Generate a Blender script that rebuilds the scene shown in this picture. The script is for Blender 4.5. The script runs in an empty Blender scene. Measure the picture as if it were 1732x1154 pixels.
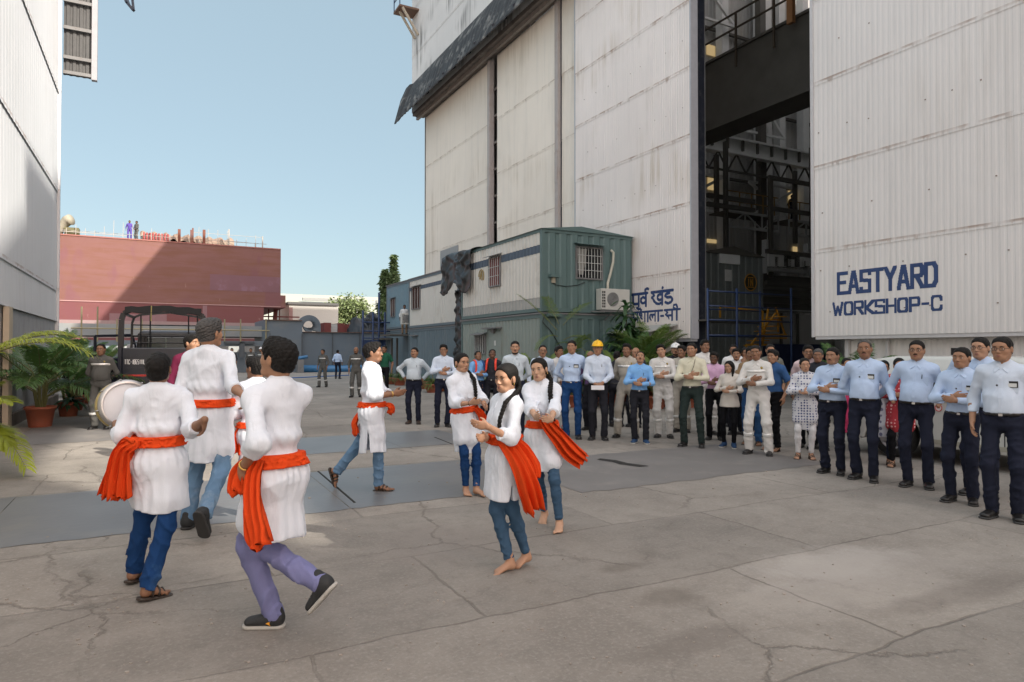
import bpy, math, random
import numpy as np
from math import sin, cos, radians, pi, atan2, sqrt
from mathutils import Vector, Matrix
random.seed(7); np.random.seed(7)
SC = bpy.context.scene
COL = SC.collection
# ---------------------------------------------------------------- camera, sky, sun, exposure
FPX, CX, CY, HOR, CAMH = 1130.0, 866.0, 577.0, 594.0, 1.55      # photo pixels (1732 x 1154)
PITCH = math.atan((HOR - CY) / FPX)
cam_d = bpy.data.cameras.new('camera'); cam = bpy.data.objects.new('camera', cam_d); COL.objects.link(cam)
cam.location = (0, 0, CAMH); cam.rotation_euler = (pi/2 + PITCH, 0, 0)
cam_d.sensor_width = 36.0; cam_d.lens = 36.0 * FPX / 1732.0; cam_d.clip_start = 0.05; cam_d.clip_end = 2000
SC.camera = cam
TH = radians(28.0)                                              # yard frame: y' = u runs up the lane, x' = v to the right
DU = np.array([-sin(TH), cos(TH), 0.0]); DV = np.array([cos(TH), sin(TH), 0.0])
def W(v, u, z=0.0):
    p = DV * v + DU * u
    return (float(p[0]), float(p[1]), float(z))
SUNU, SUNV, SUNZ = -1.9, 1.0, 1.42                              # direction towards the sun in (u, v, z)
sd = Vector(W(SUNV, SUNU, SUNZ)).normalized()
sun_d = bpy.data.lights.new('sun', 'SUN'); sun = bpy.data.objects.new('sun', sun_d); COL.objects.link(sun)
sun.rotation_euler = sd.to_track_quat('Z', 'Y').to_euler(); sun.location = (20, -20, 60)
sun_d.energy = 3.2; sun_d.angle = radians(0.6); sun_d.color = (1.0, 0.93, 0.82)
wd = bpy.data.worlds.new('World'); SC.world = wd; wd.use_nodes = True
_n = wd.node_tree.nodes; _bg = _n['Background']; _sky = _n.new('ShaderNodeTexSky')
_sky.sky_type = 'NISHITA'; _sky.sun_disc = False
_sky.sun_elevation = math.asin(sd.z); _sky.sun_rotation = math.atan2(sd.x, sd.y)
_sky.air_density = 1.0; _sky.dust_density = 1.2; _sky.ozone_density = 1.0
wd.node_tree.links.new(_sky.outputs[0], _bg.inputs[0]); _bg.inputs[1].default_value = 0.15
# hazy daylight: the Nishita sky thinned by pale haze, brighter on the sun's side of the dome, warm white balance
_l = wd.node_tree.links; _tc = _n.new('ShaderNodeTexCoord')
_dot = _n.new('ShaderNodeVectorMath'); _dot.operation = 'DOT_PRODUCT'; _dot.inputs[1].default_value = tuple(sd); _l.new(_tc.outputs['Generated'], _dot.inputs[0])
_mr = _n.new('ShaderNodeMapRange'); _mr.interpolation_type = 'SMOOTHSTEP'; _l.new(_dot.outputs['Value'], _mr.inputs['Value'])
for _k, _v in (('From Min', -.30), ('From Max', 1.0), ('To Min', 1.0), ('To Max', 4.4)): _mr.inputs[_k].default_value = _v
_mad = _n.new('ShaderNodeVectorMath'); _mad.operation = 'MULTIPLY_ADD'; _l.new(_sky.outputs[0], _mad.inputs[0]); _mad.inputs[1].default_value = (.20,.19,.17); _mad.inputs[2].default_value = (1.02,1.34,1.50)
_scl = _n.new('ShaderNodeVectorMath'); _scl.operation = 'SCALE'; _l.new(_mad.outputs[0], _scl.inputs[0]); _l.new(_mr.outputs['Result'], _scl.inputs['Scale'])
_wm = _n.new('ShaderNodeMix'); _wm.data_type = 'RGBA'; _wm.blend_type = 'MULTIPLY'; _wm.inputs['B'].default_value = (1.0,.74,.635,1); _wf = _n.new('ShaderNodeMapRange'); _l.new(_dot.outputs['Value'], _wf.inputs['Value'])
for _k, _v in (('From Min', -.30), ('From Max', .6), ('To Min', 0.0), ('To Max', 1.0)): _wf.inputs[_k].default_value = _v
_l.new(_wf.outputs['Result'], _wm.inputs['Factor']); _l.new(_scl.outputs[0], _wm.inputs['A']); _l.new(_wm.outputs['Result'], _bg.inputs[0])
SC.view_settings.view_transform = 'Standard'; SC.view_settings.look = 'None'
SC.view_settings.exposure = 1.17; SC.view_settings.gamma = 1.0
SC.cycles.max_bounces = 8; SC.cycles.diffuse_bounces = 4; SC.cycles.use_denoising = True
# ---------------------------------------------------------------- pixel -> world helpers (photo pixels)
def ray(px, py):
    dx, dz, dy = (px - CX) / FPX, -(py - CY) / FPX, 1.0
    c, s = cos(PITCH), sin(PITCH)
    return np.array([dx, dy * c - dz * s, dy * s + dz * c])
def at_depth(px, py, Y):
    r = ray(px, py); t = Y / r[1]
    return np.array([0, 0, CAMH]) + r * t
def G(px, py):
    r = ray(px, py); t = -CAMH / r[2]
    return np.array([0, 0, CAMH]) + r * t
def onU(px, py, u):                                             # hit the plane u = const, give (v, z)
    r = ray(px, py); t = u / float(r @ DU); p = np.array([0, 0, CAMH]) + r * t
    return float(p @ DV), float(p[2])
def onV(px, py, v):                                             # hit the plane v = const, give (u, z)
    r = ray(px, py); t = v / float(r @ DV); p = np.array([0, 0, CAMH]) + r * t
    return float(p @ DU), float(p[2])
def UV(p): return float(p @ DU), float(p @ DV)
# ---------------------------------------------------------------- materials
MATS = {}
def nodes_of(name):
    m = bpy.data.materials.new(name); m.use_nodes = True
    nt = m.node_tree; b = nt.nodes['Principled BSDF']
    return m, nt, b
def mat(name, col, rough=0.7, metal=0.0, var=0.12, scale=6.0, bump=0.0, bscale=60.0, spec=None, detail=4.0, dirt=None, dirt_amt=0.0, dscale=2.0):
    """Principled with noise variation of the colour, optional second 'dirt' colour and bump."""
    if name in MATS: return MATS[name]
    m, nt, b = nodes_of(name); N = nt.nodes; L = nt.links
    tc = N.new('ShaderNodeTexCoord'); no = N.new('ShaderNodeTexNoise'); no.inputs['Scale'].default_value = scale; no.inputs['Detail'].default_value = detail
    L.new(tc.outputs['Object'], no.inputs['Vector'])
    mx = N.new('ShaderNodeMix'); mx.data_type = 'RGBA'
    lo = [c * (1 - var) for c in col]; hi = [min(1, c * (1 + var)) for c in col]
    mx.inputs['A'].default_value = (*lo, 1); mx.inputs['B'].default_value = (*hi, 1)
    L.new(no.outputs['Fac'], mx.inputs['Factor']); out = mx.outputs['Result']
    if dirt is not None:
        n2 = N.new('ShaderNodeTexNoise'); n2.inputs['Scale'].default_value = dscale; n2.inputs['Detail'].default_value = 7; n2.inputs['Roughness'].default_value = 0.65
        L.new(tc.outputs['Object'], n2.inputs['Vector'])
        rp = N.new('ShaderNodeMapRange'); rp.inputs['From Min'].default_value = 0.52; rp.inputs['From Max'].default_value = 0.72
        rp.inputs['To Max'].default_value = dirt_amt; L.new(n2.outputs['Fac'], rp.inputs['Value'])
        m2 = N.new('ShaderNodeMix'); m2.data_type = 'RGBA'; m2.inputs['B'].default_value = (*dirt, 1)
        L.new(rp.outputs['Result'], m2.inputs['Factor']); L.new(out, m2.inputs['A']); out = m2.outputs['Result']
    L.new(out, b.inputs['Base Color'])
    b.inputs['Roughness'].default_value = rough; b.inputs['Metallic'].default_value = metal
    if spec is not None: b.inputs['Specular IOR Level'].default_value = spec
    if bump > 0:
        nb = N.new('ShaderNodeTexNoise'); nb.inputs['Scale'].default_value = bscale; nb.inputs['Detail'].default_value = 3
        L.new(tc.outputs['Object'], nb.inputs['Vector'])
        bp = N.new('ShaderNodeBump'); bp.inputs['Strength'].default_value = bump; bp.inputs['Distance'].default_value = 0.01
        L.new(nb.outputs['Fac'], bp.inputs['Height']); L.new(bp.outputs['Normal'], b.inputs['Normal'])
    MATS[name] = m
    return m
# ---------------------------------------------------------------- mesh builder
def newobj(name, verts, faces, m=None, parent=None, smooth=False, loc=None, rz=None):
    me = bpy.data.meshes.new(name)
    v = np.asarray(verts, dtype=np.float64).reshape(-1, 3)
    if isinstance(faces, np.ndarray):
        me.vertices.add(len(v)); me.vertices.foreach_set('co', v.ravel())
        nf, k = faces.shape
        me.loops.add(nf * k); me.loops.foreach_set('vertex_index', faces.astype(np.int32).ravel())
        me.polygons.add(nf); me.polygons.foreach_set('loop_start', np.arange(nf, dtype=np.int32) * k)
        me.polygons.foreach_set('loop_total', np.full(nf, k, dtype=np.int32))
        me.update(calc_edges=True); me.validate()
    else:
        me.from_pydata([tuple(a) for a in v], [], faces); me.update()
    if smooth: me.polygons.foreach_set('use_smooth', np.ones(len(me.polygons), dtype=bool))
    if m is not None: me.materials.append(m)
    o = bpy.data.objects.new(name, me); COL.objects.link(o)
    if parent is not None: o.parent = parent
    if loc is not None: o.location = loc
    if rz is not None: o.rotation_euler = (0, 0, rz)
    return o
def empty(name, loc=(0, 0, 0), rz=0.0):
    o = bpy.data.objects.new(name, None); COL.objects.link(o); o.location = loc; o.rotation_euler = (0, 0, rz); o.empty_display_size = 0.2
    return o
def tag(o, label=None, cat=None, group=None, kind=None):
    if label: o['label'] = label
    if cat: o['category'] = cat
    if group: o['group'] = group
    if kind: o['kind'] = kind
    return o
class MB:
    def __init__(s): s.v = []; s.f = []
    def add(s, vs, fs):
        n = len(s.v); s.v += [tuple(float(c) for c in a) for a in vs]; s.f += [tuple(i + n for i in f) for f in fs]; return s
    def box(s, a, b):
        (x0, y0, z0), (x1, y1, z1) = a, b
        x0, x1 = min(x0, x1), max(x0, x1); y0, y1 = min(y0, y1), max(y0, y1); z0, z1 = min(z0, z1), max(z0, z1)
        return s.add([(x0,y0,z0),(x1,y0,z0),(x1,y1,z0),(x0,y1,z0),(x0,y0,z1),(x1,y0,z1),(x1,y1,z1),(x0,y1,z1)],
                     [(0,3,2,1),(4,5,6,7),(0,1,5,4),(1,2,6,5),(2,3,7,6),(3,0,4,7)])
    def bar(s, a, b, w, h=None, up=(0, 0, 1)):
        """box section beam from a to b, w wide, h high"""
        h = h or w; a = Vector(a); b = Vector(b); d = (b - a).normalized(); up = Vector(up)
        if abs(d.dot(up)) > 0.98: up = Vector((1, 0, 0))
        sx = d.cross(up).normalized(); uz = sx.cross(d)
        vs = []
        for c in (a, b):
            for i, j in ((-1,-1),(1,-1),(1,1),(-1,1)): vs.append(c + sx * (w/2*i) + uz * (h/2*j))
        return s.add(vs, [(3,2,1,0),(4,5,6,7),(0,1,5,4),(1,2,6,5),(2,3,7,6),(3,0,4,7)])
    def tube(s, pts, r, n=8, caps=True):
        pts = [Vector(p) for p in pts]; rs = r if isinstance(r, (list, tuple)) else [r] * len(pts)
        ref = None; base = len(s.v); 
        for i, p in enumerate(pts):
            d = (pts[min(i+1, len(pts)-1)] - pts[max(i-1, 0)]).normalized()
            if ref is None:
                ref = Vector((0,0,1)) if abs(d.z) < 0.9 else Vector((1,0,0))
            x = d.cross(ref).normalized(); y = x.cross(d).normalized(); ref = y
            for k in range(n):
                a = 2*pi*k/n; q = p + (x*cos(a) + y*sin(a)) * rs[i]; s.v.append(tuple(q))
        for i in range(len(pts)-1):
            for k in range(n):
                k2 = (k+1) % n
                s.f.append((base+i*n+k, base+i*n+k2, base+(i+1)*n+k2, base+(i+1)*n+k))
        if caps:
            s.f.append(tuple(base + k for k in reversed(range(n)))); e = base + (len(pts)-1)*n; s.f.append(tuple(e + k for k in range(n)))
        return s
    def lathe(s, prof, n=20, c=(0, 0, 0)):
        base = len(s.v)
        for r, z in prof:
            for k in range(n):
                a = 2*pi*k/n; s.v.append((c[0]+r*cos(a), c[1]+r*sin(a), c[2]+z))
        for i in range(len(prof)-1):
            for k in range(n):
                k2 = (k+1) % n; s.f.append((base+i*n+k, base+i*n+k2, base+(i+1)*n+k2, base+(i+1)*n+k))
        return s
    def ell(s, c, r, R=None, n=10, m=7):
        base = len(s.v); c = np.array(c, float); R = np.eye(3) if R is None else R
        for i in range(m+1):
            t = pi*i/m
            for k in range(n):
                a = 2*pi*k/n; q = np.array([r[0]*sin(t)*cos(a), r[1]*sin(t)*sin(a), r[2]*cos(t)]); s.v.append(tuple(c + R @ q))
        for i in range(m):
            for k in range(n):
                k2 = (k+1) % n; s.f.append((base+i*n+k2, base+i*n+k, base+(i+1)*n+k, base+(i+1)*n+k2))
        return s
    def quad(s, a, b, c, d): return s.add([a, b, c, d], [(0,1,2,3)])
    def build(s, name, m=None, parent=None, smooth=False, loc=None, rz=None):
        o = newobj(name, s.v, s.f, m, parent, smooth, loc, rz); s.v = []; s.f = []; return o
def bevel(o, w=0.01, seg=2):
    b = o.modifiers.new('bevel', 'BEVEL'); b.width = w; b.segments = seg; b.limit_method = 'ANGLE'; b.angle_limit = radians(40)
    return o
# ---------------------------------------------------------------- signed-distance modelling and surface nets
def nrm(a):
    a = np.asarray(a, float); l = np.linalg.norm(a); return a / l if l > 1e-9 else a
def A3(*a): return np.array(a, float)
class Cone:                                                     # tapered capsule; flat=1 cuts it square at b
    def __init__(s, a, b, ra, rb, k=0.02, op='u', flat=0):
        s.a, s.b, s.ra, s.rb, s.k, s.op, s.flat = np.asarray(a, float), np.asarray(b, float), ra, rb, k, op, flat
    def box(s):
        r = max(s.ra, s.rb); return np.minimum(s.a, s.b) - r, np.maximum(s.a, s.b) + r
    def d(s, X, Y, Z):
        ab = s.b - s.a; L2 = float(ab @ ab) + 1e-12
        px, py, pz = X - s.a[0], Y - s.a[1], Z - s.a[2]
        t0 = (px*ab[0] + py*ab[1] + pz*ab[2]) / L2; t = np.clip(t0, 0, 1)
        d = np.sqrt((px - t*ab[0])**2 + (py - t*ab[1])**2 + (pz - t*ab[2])**2) - (s.ra + (s.rb - s.ra)*t)
        if s.flat: d = np.maximum(d, (t0 - 1) * sqrt(L2))
        return d
class Ecap:                                                     # elliptical capsule: side vector, radii (side, front) at both ends
    def __init__(s, a, b, side, ra, rb, cap=0.05, k=0.03, op='u'):
        s.a, s.b = np.asarray(a, float), np.asarray(b, float); s.ra, s.rb, s.cap, s.k, s.op = ra, rb, cap, k, op
        s.ax = nrm(s.b - s.a); sd = np.asarray(side, float); s.sd = nrm(sd - s.ax * (sd @ s.ax)); s.fr = np.cross(s.ax, s.sd)
    def box(s):
        r = max(*s.ra, *s.rb, s.cap); return np.minimum(s.a, s.b) - r, np.maximum(s.a, s.b) + r
    def d(s, X, Y, Z):
        ab = s.b - s.a; L = float(np.linalg.norm(ab))
        px, py, pz = X - s.a[0], Y - s.a[1], Z - s.a[2]
        h = px*s.ax[0] + py*s.ax[1] + pz*s.ax[2]; t = np.clip(h / L, 0, 1)
        qs = px*s.sd[0] + py*s.sd[1] + pz*s.sd[2]; qf = px*s.fr[0] + py*s.fr[1] + pz*s.fr[2]
        w = h - t * L
        rs = s.ra[0] + (s.rb[0]-s.ra[0])*t; rf = s.ra[1] + (s.rb[1]-s.ra[1])*t
        e = np.sqrt((qs/rs)**2 + (qf/rf)**2 + (w/s.cap)**2) + 1e-9
        g = np.sqrt((qs/rs**2)**2 + (qf/rf**2)**2 + (w/s.cap**2)**2) + 1e-9
        return (e - 1) * e / g
class Ell:
    def __init__(s, c, r, R=None, k=0.02, op='u'):
        s.c, s.r, s.R, s.k, s.op = np.asarray(c, float), np.asarray(r, float), (np.eye(3) if R is None else R), k, op
    def box(s): m = max(s.r); return s.c - m, s.c + m
    def d(s, X, Y, Z):
        px, py, pz = X - s.c[0], Y - s.c[1], Z - s.c[2]; R = s.R
        q = [(px*R[0,i] + py*R[1,i] + pz*R[2,i]) for i in range(3)]
        e = np.sqrt(sum((q[i]/s.r[i])**2 for i in range(3))) + 1e-9
        g = np.sqrt(sum((q[i]/s.r[i]**2)**2 for i in range(3))) + 1e-9
        return (e - 1) * e / g
class Half:                                                     # keeps the side the normal points away from
    def __init__(s, p, n, k=0.0, op='i'): s.p, s.n, s.k, s.op = np.asarray(p, float), nrm(n), k, op
    def box(s): return None
    def d(s, X, Y, Z): return (X - s.p[0])*s.n[0] + (Y - s.p[1])*s.n[1] + (Z - s.p[2])*s.n[2]
class Tor:
    def __init__(s, c, n, R, r, k=0.01, op='u'): s.c, s.n, s.R, s.r, s.k, s.op = np.asarray(c, float), nrm(n), R, r, k, op
    def box(s): m = s.R + s.r; return s.c - m, s.c + m
    def d(s, X, Y, Z):
        px, py, pz = X - s.c[0], Y - s.c[1], Z - s.c[2]; h = px*s.n[0] + py*s.n[1] + pz*s.n[2]
        q = np.sqrt(np.maximum(px*px + py*py + pz*pz - h*h, 0)) - s.R
        return np.sqrt(q*q + h*h) - s.r
class Fn:                                                       # arbitrary function of the grid
    def __init__(s, f, op='i', k=0.0, b=None): s.f, s.op, s.k, s.b = f, op, k, b
    def box(s): return s.b
    def d(s, X, Y, Z): return s.f(X, Y, Z)
def field(prims, xs, ys, zs, disp=None):
    D = np.full((len(xs), len(ys), len(zs)), 0.25, np.float32)
    X = xs.astype(np.float32)[:, None, None]; Y = ys.astype(np.float32)[None, :, None]; Z = zs.astype(np.float32)[None, None, :]
    for p in prims:
        if p is None: 
            continue
        if p == 'disp':
            D = D + disp(X, Y, Z); continue
        b = p.box()
        if b is None: sl = (slice(None),)*3; x, y, z = X, Y, Z
        else:
            m = p.k + 0.035
            i0, i1 = np.searchsorted(xs, [b[0][0]-m, b[1][0]+m]); j0, j1 = np.searchsorted(ys, [b[0][1]-m, b[1][1]+m]); k0, k1 = np.searchsorted(zs, [b[0][2]-m, b[1][2]+m])
            if i1 <= i0 or j1 <= j0 or k1 <= k0: continue
            sl = (slice(i0, i1), slice(j0, j1), slice(k0, k1)); x, y, z = X[i0:i1], Y[:, j0:j1], Z[:, :, k0:k1]
        d = p.d(x, y, z); o = D[sl]; k = p.k
        if p.op == 'u':
            r = np.minimum(o, d)
            if k > 0: h = np.maximum(k - np.abs(o - d), 0) / k; r = r - h*h*k*0.25
        else:
            if p.op == 's': d = -d
            r = np.maximum(o, d)
            if k > 0: h = np.maximum(k - np.abs(o - d), 0) / k; r = r + h*h*k*0.25
        D[sl] = r
    return D
def nets(D, xs, ys, zs):
    S = D < 0
    C = lambda i, j, k: (slice(i, D.shape[0]-1+i), slice(j, D.shape[1]-1+j), slice(k, D.shape[2]-1+k))
    cnt = np.zeros(tuple(n-1 for n in D.shape), np.int8)
    for i in (0,1):
        for j in (0,1):
            for k in (0,1): cnt += S[C(i,j,k)]
    act = (cnt > 0) & (cnt < 8); idx = np.full(act.shape, -1, np.int64); I = np.argwhere(act)
    if len(I) == 0: return np.zeros((0,3)), np.zeros((0,4), np.int64)
    idx[act] = np.arange(len(I))
    P = np.zeros((len(I), 3)); n = np.zeros(len(I)); ax = (xs, ys, zs)
    for a in range(3):
        o = [c for c in range(3) if c != a]
        for u in (0,1):
            for w in (0,1):
                q0 = I.copy(); q0[:, o[0]] += u; q0[:, o[1]] += w; q1 = q0.copy(); q1[:, a] += 1
                d0 = D[q0[:,0], q0[:,1], q0[:,2]]; d1 = D[q1[:,0], q1[:,1], q1[:,2]]; m = (d0 < 0) != (d1 < 0)
                t = np.where(m, d0 / np.where(m, d0 - d1, 1), 0)
                for c in range(3):
                    v = ax[c][q0[:, c]]
                    if c == a: v = v + t * (ax[c][q1[:, c]] - v)
                    P[:, c] += np.where(m, v, 0)
                n += m
    P /= n[:, None]
    F = []
    for a in range(3):
        b, c = (a+1) % 3, (a+2) % 3
        sl0 = [slice(None)]*3; sl1 = [slice(None)]*3; sl0[a] = slice(0, -1); sl1[a] = slice(1, None)
        s0, s1 = S[tuple(sl0)], S[tuple(sl1)]; E = np.argwhere(s0 != s1)
        E = E[(E[:, b] > 0) & (E[:, c] > 0) & (E[:, b] < D.shape[b]-1) & (E[:, c] < D.shape[c]-1)]
        if len(E) == 0: continue
        def cell(db, dc):
            q = E.copy(); q[:, b] -= db; q[:, c] -= dc; return idx[q[:,0], q[:,1], q[:,2]]
        Q = np.stack([cell(1,1), cell(0,1), cell(0,0), cell(1,0)], 1)
        flip = ~S[E[:,0], E[:,1], E[:,2]]; Q[flip] = Q[flip][:, ::-1]
        F.append(Q)
    F = np.concatenate(F) if F else np.zeros((0,4), np.int64)
    return P, F[(F >= 0).all(1)]
def carve(prims, lo, hi, vox, disp=None):
    xs, ys, zs = [np.arange(lo[i] - vox, hi[i] + vox*1.5, vox) for i in range(3)]
    return nets(field(prims, xs, ys, zs, disp), xs, ys, zs)
def pbox(prims, pad=0.03):
    lo, hi = np.full(3, 9.0), np.full(3, -9.0)
    for p in prims:
        if p is None or p == 'disp' or p.op != 'u': continue
        b = p.box(); lo = np.minimum(lo, b[0]); hi = np.maximum(hi, b[1])
    return lo - pad, hi + pad
def merge(parts):
    V, F, n = [], [], 0
    for v, f in parts:
        V.append(v); F.append(f + n); n += len(v)
    return np.concatenate(V), np.concatenate(F)
def folds(seed, amp=0.005, wl=0.12, n=4, zstretch=0.6, dens=0.0):
    """sparse soft outward creases; amp in metres"""
    rs = np.random.RandomState(seed); K = []
    for _ in range(n):
        d = rs.normal(size=3); d[2] *= zstretch; d = nrm(d) * 2*pi/(wl*2*rs.uniform(0.7, 1.6)); e = nrm(rs.normal(size=3)) * 2*pi/(wl*3.1); g = nrm(rs.normal(size=3)) * 2*pi/(wl*3.7)
        K.append((d, e, g, rs.uniform(0, 6.28), rs.uniform(0, 6.28), rs.uniform(0, 6.28)))
    def f(X, Y, Z):
        t = 0
        for d, e, g, p, q, r in K:
            s = np.sin(d[0]*X + d[1]*Y + d[2]*Z + p + 1.3*np.sin(e[0]*X + e[1]*Y + e[2]*Z + q))
            m = np.clip(np.sin(g[0]*X + g[1]*Y + g[2]*Z + r) + dens + .15, 0, 1)
            t = t - amp * m * np.exp(-(s/0.42)**2)
        return t
    return f
def bumps(seed, amp=0.005, wl=0.04, n=4):
    rs = np.random.RandomState(seed); K = [(nrm(rs.normal(size=3))*2*pi/(wl*rs.uniform(.7,1.5)), rs.uniform(0,6.28)) for _ in range(n)]
    return lambda X, Y, Z: sum(amp/n*1.6*np.sin(d[0]*X + d[1]*Y + d[2]*Z + p) for d, p in K)
# ---------------------------------------------------------------- people
def rotz(a): c, s = cos(a), sin(a); return np.array([[c,-s,0],[s,c,0],[0,0,1.0]])
def rotx(a): c, s = cos(a), sin(a); return np.array([[1,0,0],[0,c,-s],[0,s,c]])
def roty(a): c, s = cos(a), sin(a); return np.array([[c,0,s],[0,1,0],[-s,0,c]])
def ik(a, t, l1, l2, pole):
    a, t = np.asarray(a, float), np.asarray(t, float); d = t - a; L = np.linalg.norm(d); L = min(L, (l1+l2)*0.995); dn = nrm(d); t = a + dn*L
    x = (l1*l1 - l2*l2 + L*L) / (2*L); h = sqrt(max(l1*l1 - x*x, 0)); p = np.asarray(pole, float); p = p - dn*(p @ dn)
    return a + dn*x + nrm(p)*h, t
ARMS = {   # elbow, wrist, hand direction, palm normal (right arm, x mirrored for the left)
 'cross': [((.235,.09,1.13),(.02,.185,1.165),(-1,.0,.12),(0,-1,.1)), ((.235,.09,1.12),(.02,.225,1.115),(-1,-.05,.15),(0,-1,0))],
 'back':  [((.255,-.09,1.13),(.07,-.19,.99),(-.7,-.1,-.6),(0,1,0))]*2,
 'front': [((.245,.02,1.13),(.055,.2,.985),(-.55,.25,-.75),(-.3,-.6,0))]*2,
 'side':  [((.235,-.03,1.13),(.245,.05,.90),(0,.12,-1),(-1,0,0))]*2,
 'hips':  [((.36,-.1,1.17),(.205,-.06,1.0),(-.6,-.3,-.6),(0,1,0))]*2,
 'pocket':[((.265,-.08,1.14),(.205,.06,.955),(0,.15,-1),(-1,0,0))]*2,
 'clap':  [((.225,.03,1.12),(.065,.25,1.12),(-.35,.9,.15),(-1,-.3,.2))]*2,
 'walkf': [((.215,-.08,1.12),(.22,.17,.98),(-.1,.5,-.8),(-1,0,0))]*2,
 'phone': [((.25,.13,1.24),(.17,.27,1.44),(-.15,.2,1),(-.8,.6,0))]*2,
 'chin':  [((.16,.17,1.2),(.06,.17,1.38),(-.2,-.2,.9),(0,-1,0))]*2,
}
SKIN = {}
def skin_mat(k):
    cols = {0:(.42,.24,.155), 1:(.33,.18,.11), 2:(.24,.125,.075), 3:(.13,.065,.04), 4:(.50,.31,.21)}
    return mat('skin_%d' % k, cols[k], rough=0.5, var=0.10, scale=18, spec=0.35)
def cloth_mat(name, col, crease=.22, **k):
    kk = dict(rough=0.85, var=0.05, scale=9, bump=0.12, bscale=160, spec=0.15); kk.update(k)
    if name in MATS: return MATS[name]
    m = mat(name, col, **kk); nt = m.node_tree; N = nt.nodes; L = nt.links; b = N['Principled BSDF']; tc = N.new('ShaderNodeTexCoord'); hs = None
    for sc, rot, amp_ in ((7., (.25,.35,.2), 1.0), (13., (-.5,.2,.9), .4), (30., (.4,-.3,.3), .16)):
        mp = N.new('ShaderNodeMapping'); mp.inputs['Rotation'].default_value = rot; mp.inputs['Scale'].default_value = (1, 1, .24); L.new(tc.outputs['Object'], mp.inputs['Vector'])
        n = N.new('ShaderNodeTexNoise'); n.inputs['Scale'].default_value = sc; n.inputs['Detail'].default_value = 3; n.inputs['Distortion'].default_value = .8; L.new(mp.outputs[0], n.inputs['Vector'])
        a = N.new('ShaderNodeMath'); a.operation = 'SUBTRACT'; a.inputs[1].default_value = .5; L.new(n.outputs['Fac'], a.inputs[0]); c = N.new('ShaderNodeMath'); c.operation = 'ABSOLUTE'; L.new(a.outputs[0], c.inputs[0])
        d = N.new('ShaderNodeMath'); d.operation = 'POWER'; d.inputs[1].default_value = .6; L.new(c.outputs[0], d.inputs[0]); e = N.new('ShaderNodeMath'); e.operation = 'MULTIPLY'; e.inputs[1].default_value = amp_; L.new(d.outputs[0], e.inputs[0])
        if hs is None: hs = e.outputs[0]
        else: q = N.new('ShaderNodeMath'); q.operation = 'ADD'; L.new(hs, q.inputs[0]); L.new(e.outputs[0], q.inputs[1]); hs = q.outputs[0]
    bp = N.new('ShaderNodeBump'); bp.inputs['Strength'].default_value = crease; bp.inputs['Distance'].default_value = .02; L.new(hs, bp.inputs['Height'])
    old = b.inputs['Normal'].links
    if old: L.new(old[0].from_socket, bp.inputs['Normal'])
    L.new(bp.outputs['Normal'], b.inputs['Normal']); return m
M_HAIR = mat('black_hair', (.007,.006,.0055), rough=0.62, spec=.25, var=0.4, scale=90, bump=0.5, bscale=240)
M_GREYHAIR = mat('greying_hair', (.05,.047,.045), rough=0.5, var=0.6, scale=120, bump=0.5, bscale=240)
M_EYEW = mat('eye_white', (.62,.58,.54), rough=0.25, var=0.02); M_EYED = mat('eye_iris', (.012,.007,.005), rough=0.1, var=0.02)
M_LIP = mat('lip_skin', (.26,.10,.08), rough=0.4, var=0.1, scale=60)
M_SOLE = mat('rubber_sole', (.04,.04,.04), rough=0.8, var=0.2); M_BLACKLEATHER = mat('black_leather', (.012,.011,.011), rough=0.35, var=0.3, scale=30)
M_ORANGE = cloth_mat('orange_cloth', (.70,.068,.012), var=0.06, scale=14, bump=0.2, bscale=90)
M_STRIPE = mat('reflective_tape', (.78,.78,.76), rough=0.25, metal=0.3, var=0.06, scale=40)
M_METAL = mat('bright_metal', (.6,.6,.6), rough=0.25, metal=1.0, var=0.1); M_GOLD = mat('gold_metal', (.75,.5,.15), rough=0.3, metal=1.0, var=0.1)
M_GLASSF = mat('spectacle_frame', (.015,.015,.018), rough=0.3, var=0.1)

def hand_prims(w, h, n, s, curl=0.5, side=1):
    """palm, four fingers of unequal length and a thumb; h = hand direction, n = palm normal"""
    h = nrm(h); n = np.asarray(n, float); n = nrm(n - h*(n @ h)); c = np.cross(h, n) * side     # c points to the thumb side
    P = [Ecap(w, w + h*.055*s, c, (.026*s,.018*s), (.037*s,.013*s), cap=.018*s, k=.012), Ecap(w + h*.045*s, w + h*.078*s, c, (.037*s,.014*s), (.037*s,.011*s), cap=.012*s, k=.01)]
    for i, (off, ln, cu) in enumerate(((.028,.072,.8),(.010,.080,.9),(-.009,.075,1.0),(-.027,.060,1.15))):
        b = w + h*(.082 - .004*abs(i-1))*s + c*off*s; d = h; r = .0088 if i < 3 else .0078
        for j, fr in enumerate((.45,.32,.23)):
            an = curl*cu*(.55 if j == 0 else .8); d = nrm(d*cos(an) + n*sin(an)) if j == 0 else nrm(d*cos(an) + nrm(np.cross(c*side, d))*sin(an)*1.0) if False else nrm(d + n*an*0.9 - h*an*0.25*j)
            e = b + d*ln*fr*s; P.append(Cone(b, e, r*s, (r-.0008*(j+1))*s, k=.003)); b = e
    t0 = w + h*.022*s + c*.024*s; t1 = t0 + nrm(h*.7 + c*.65 + n*.35)*.04*s; t2 = t1 + nrm(h*.9 + c*.12 + n*.5)*.032*s
    P += [Cone(t0, t1, .014*s, .0105*s, k=.012), Cone(t1, t2, .0102*s, .0085*s, k=.004)]
    return P
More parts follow.
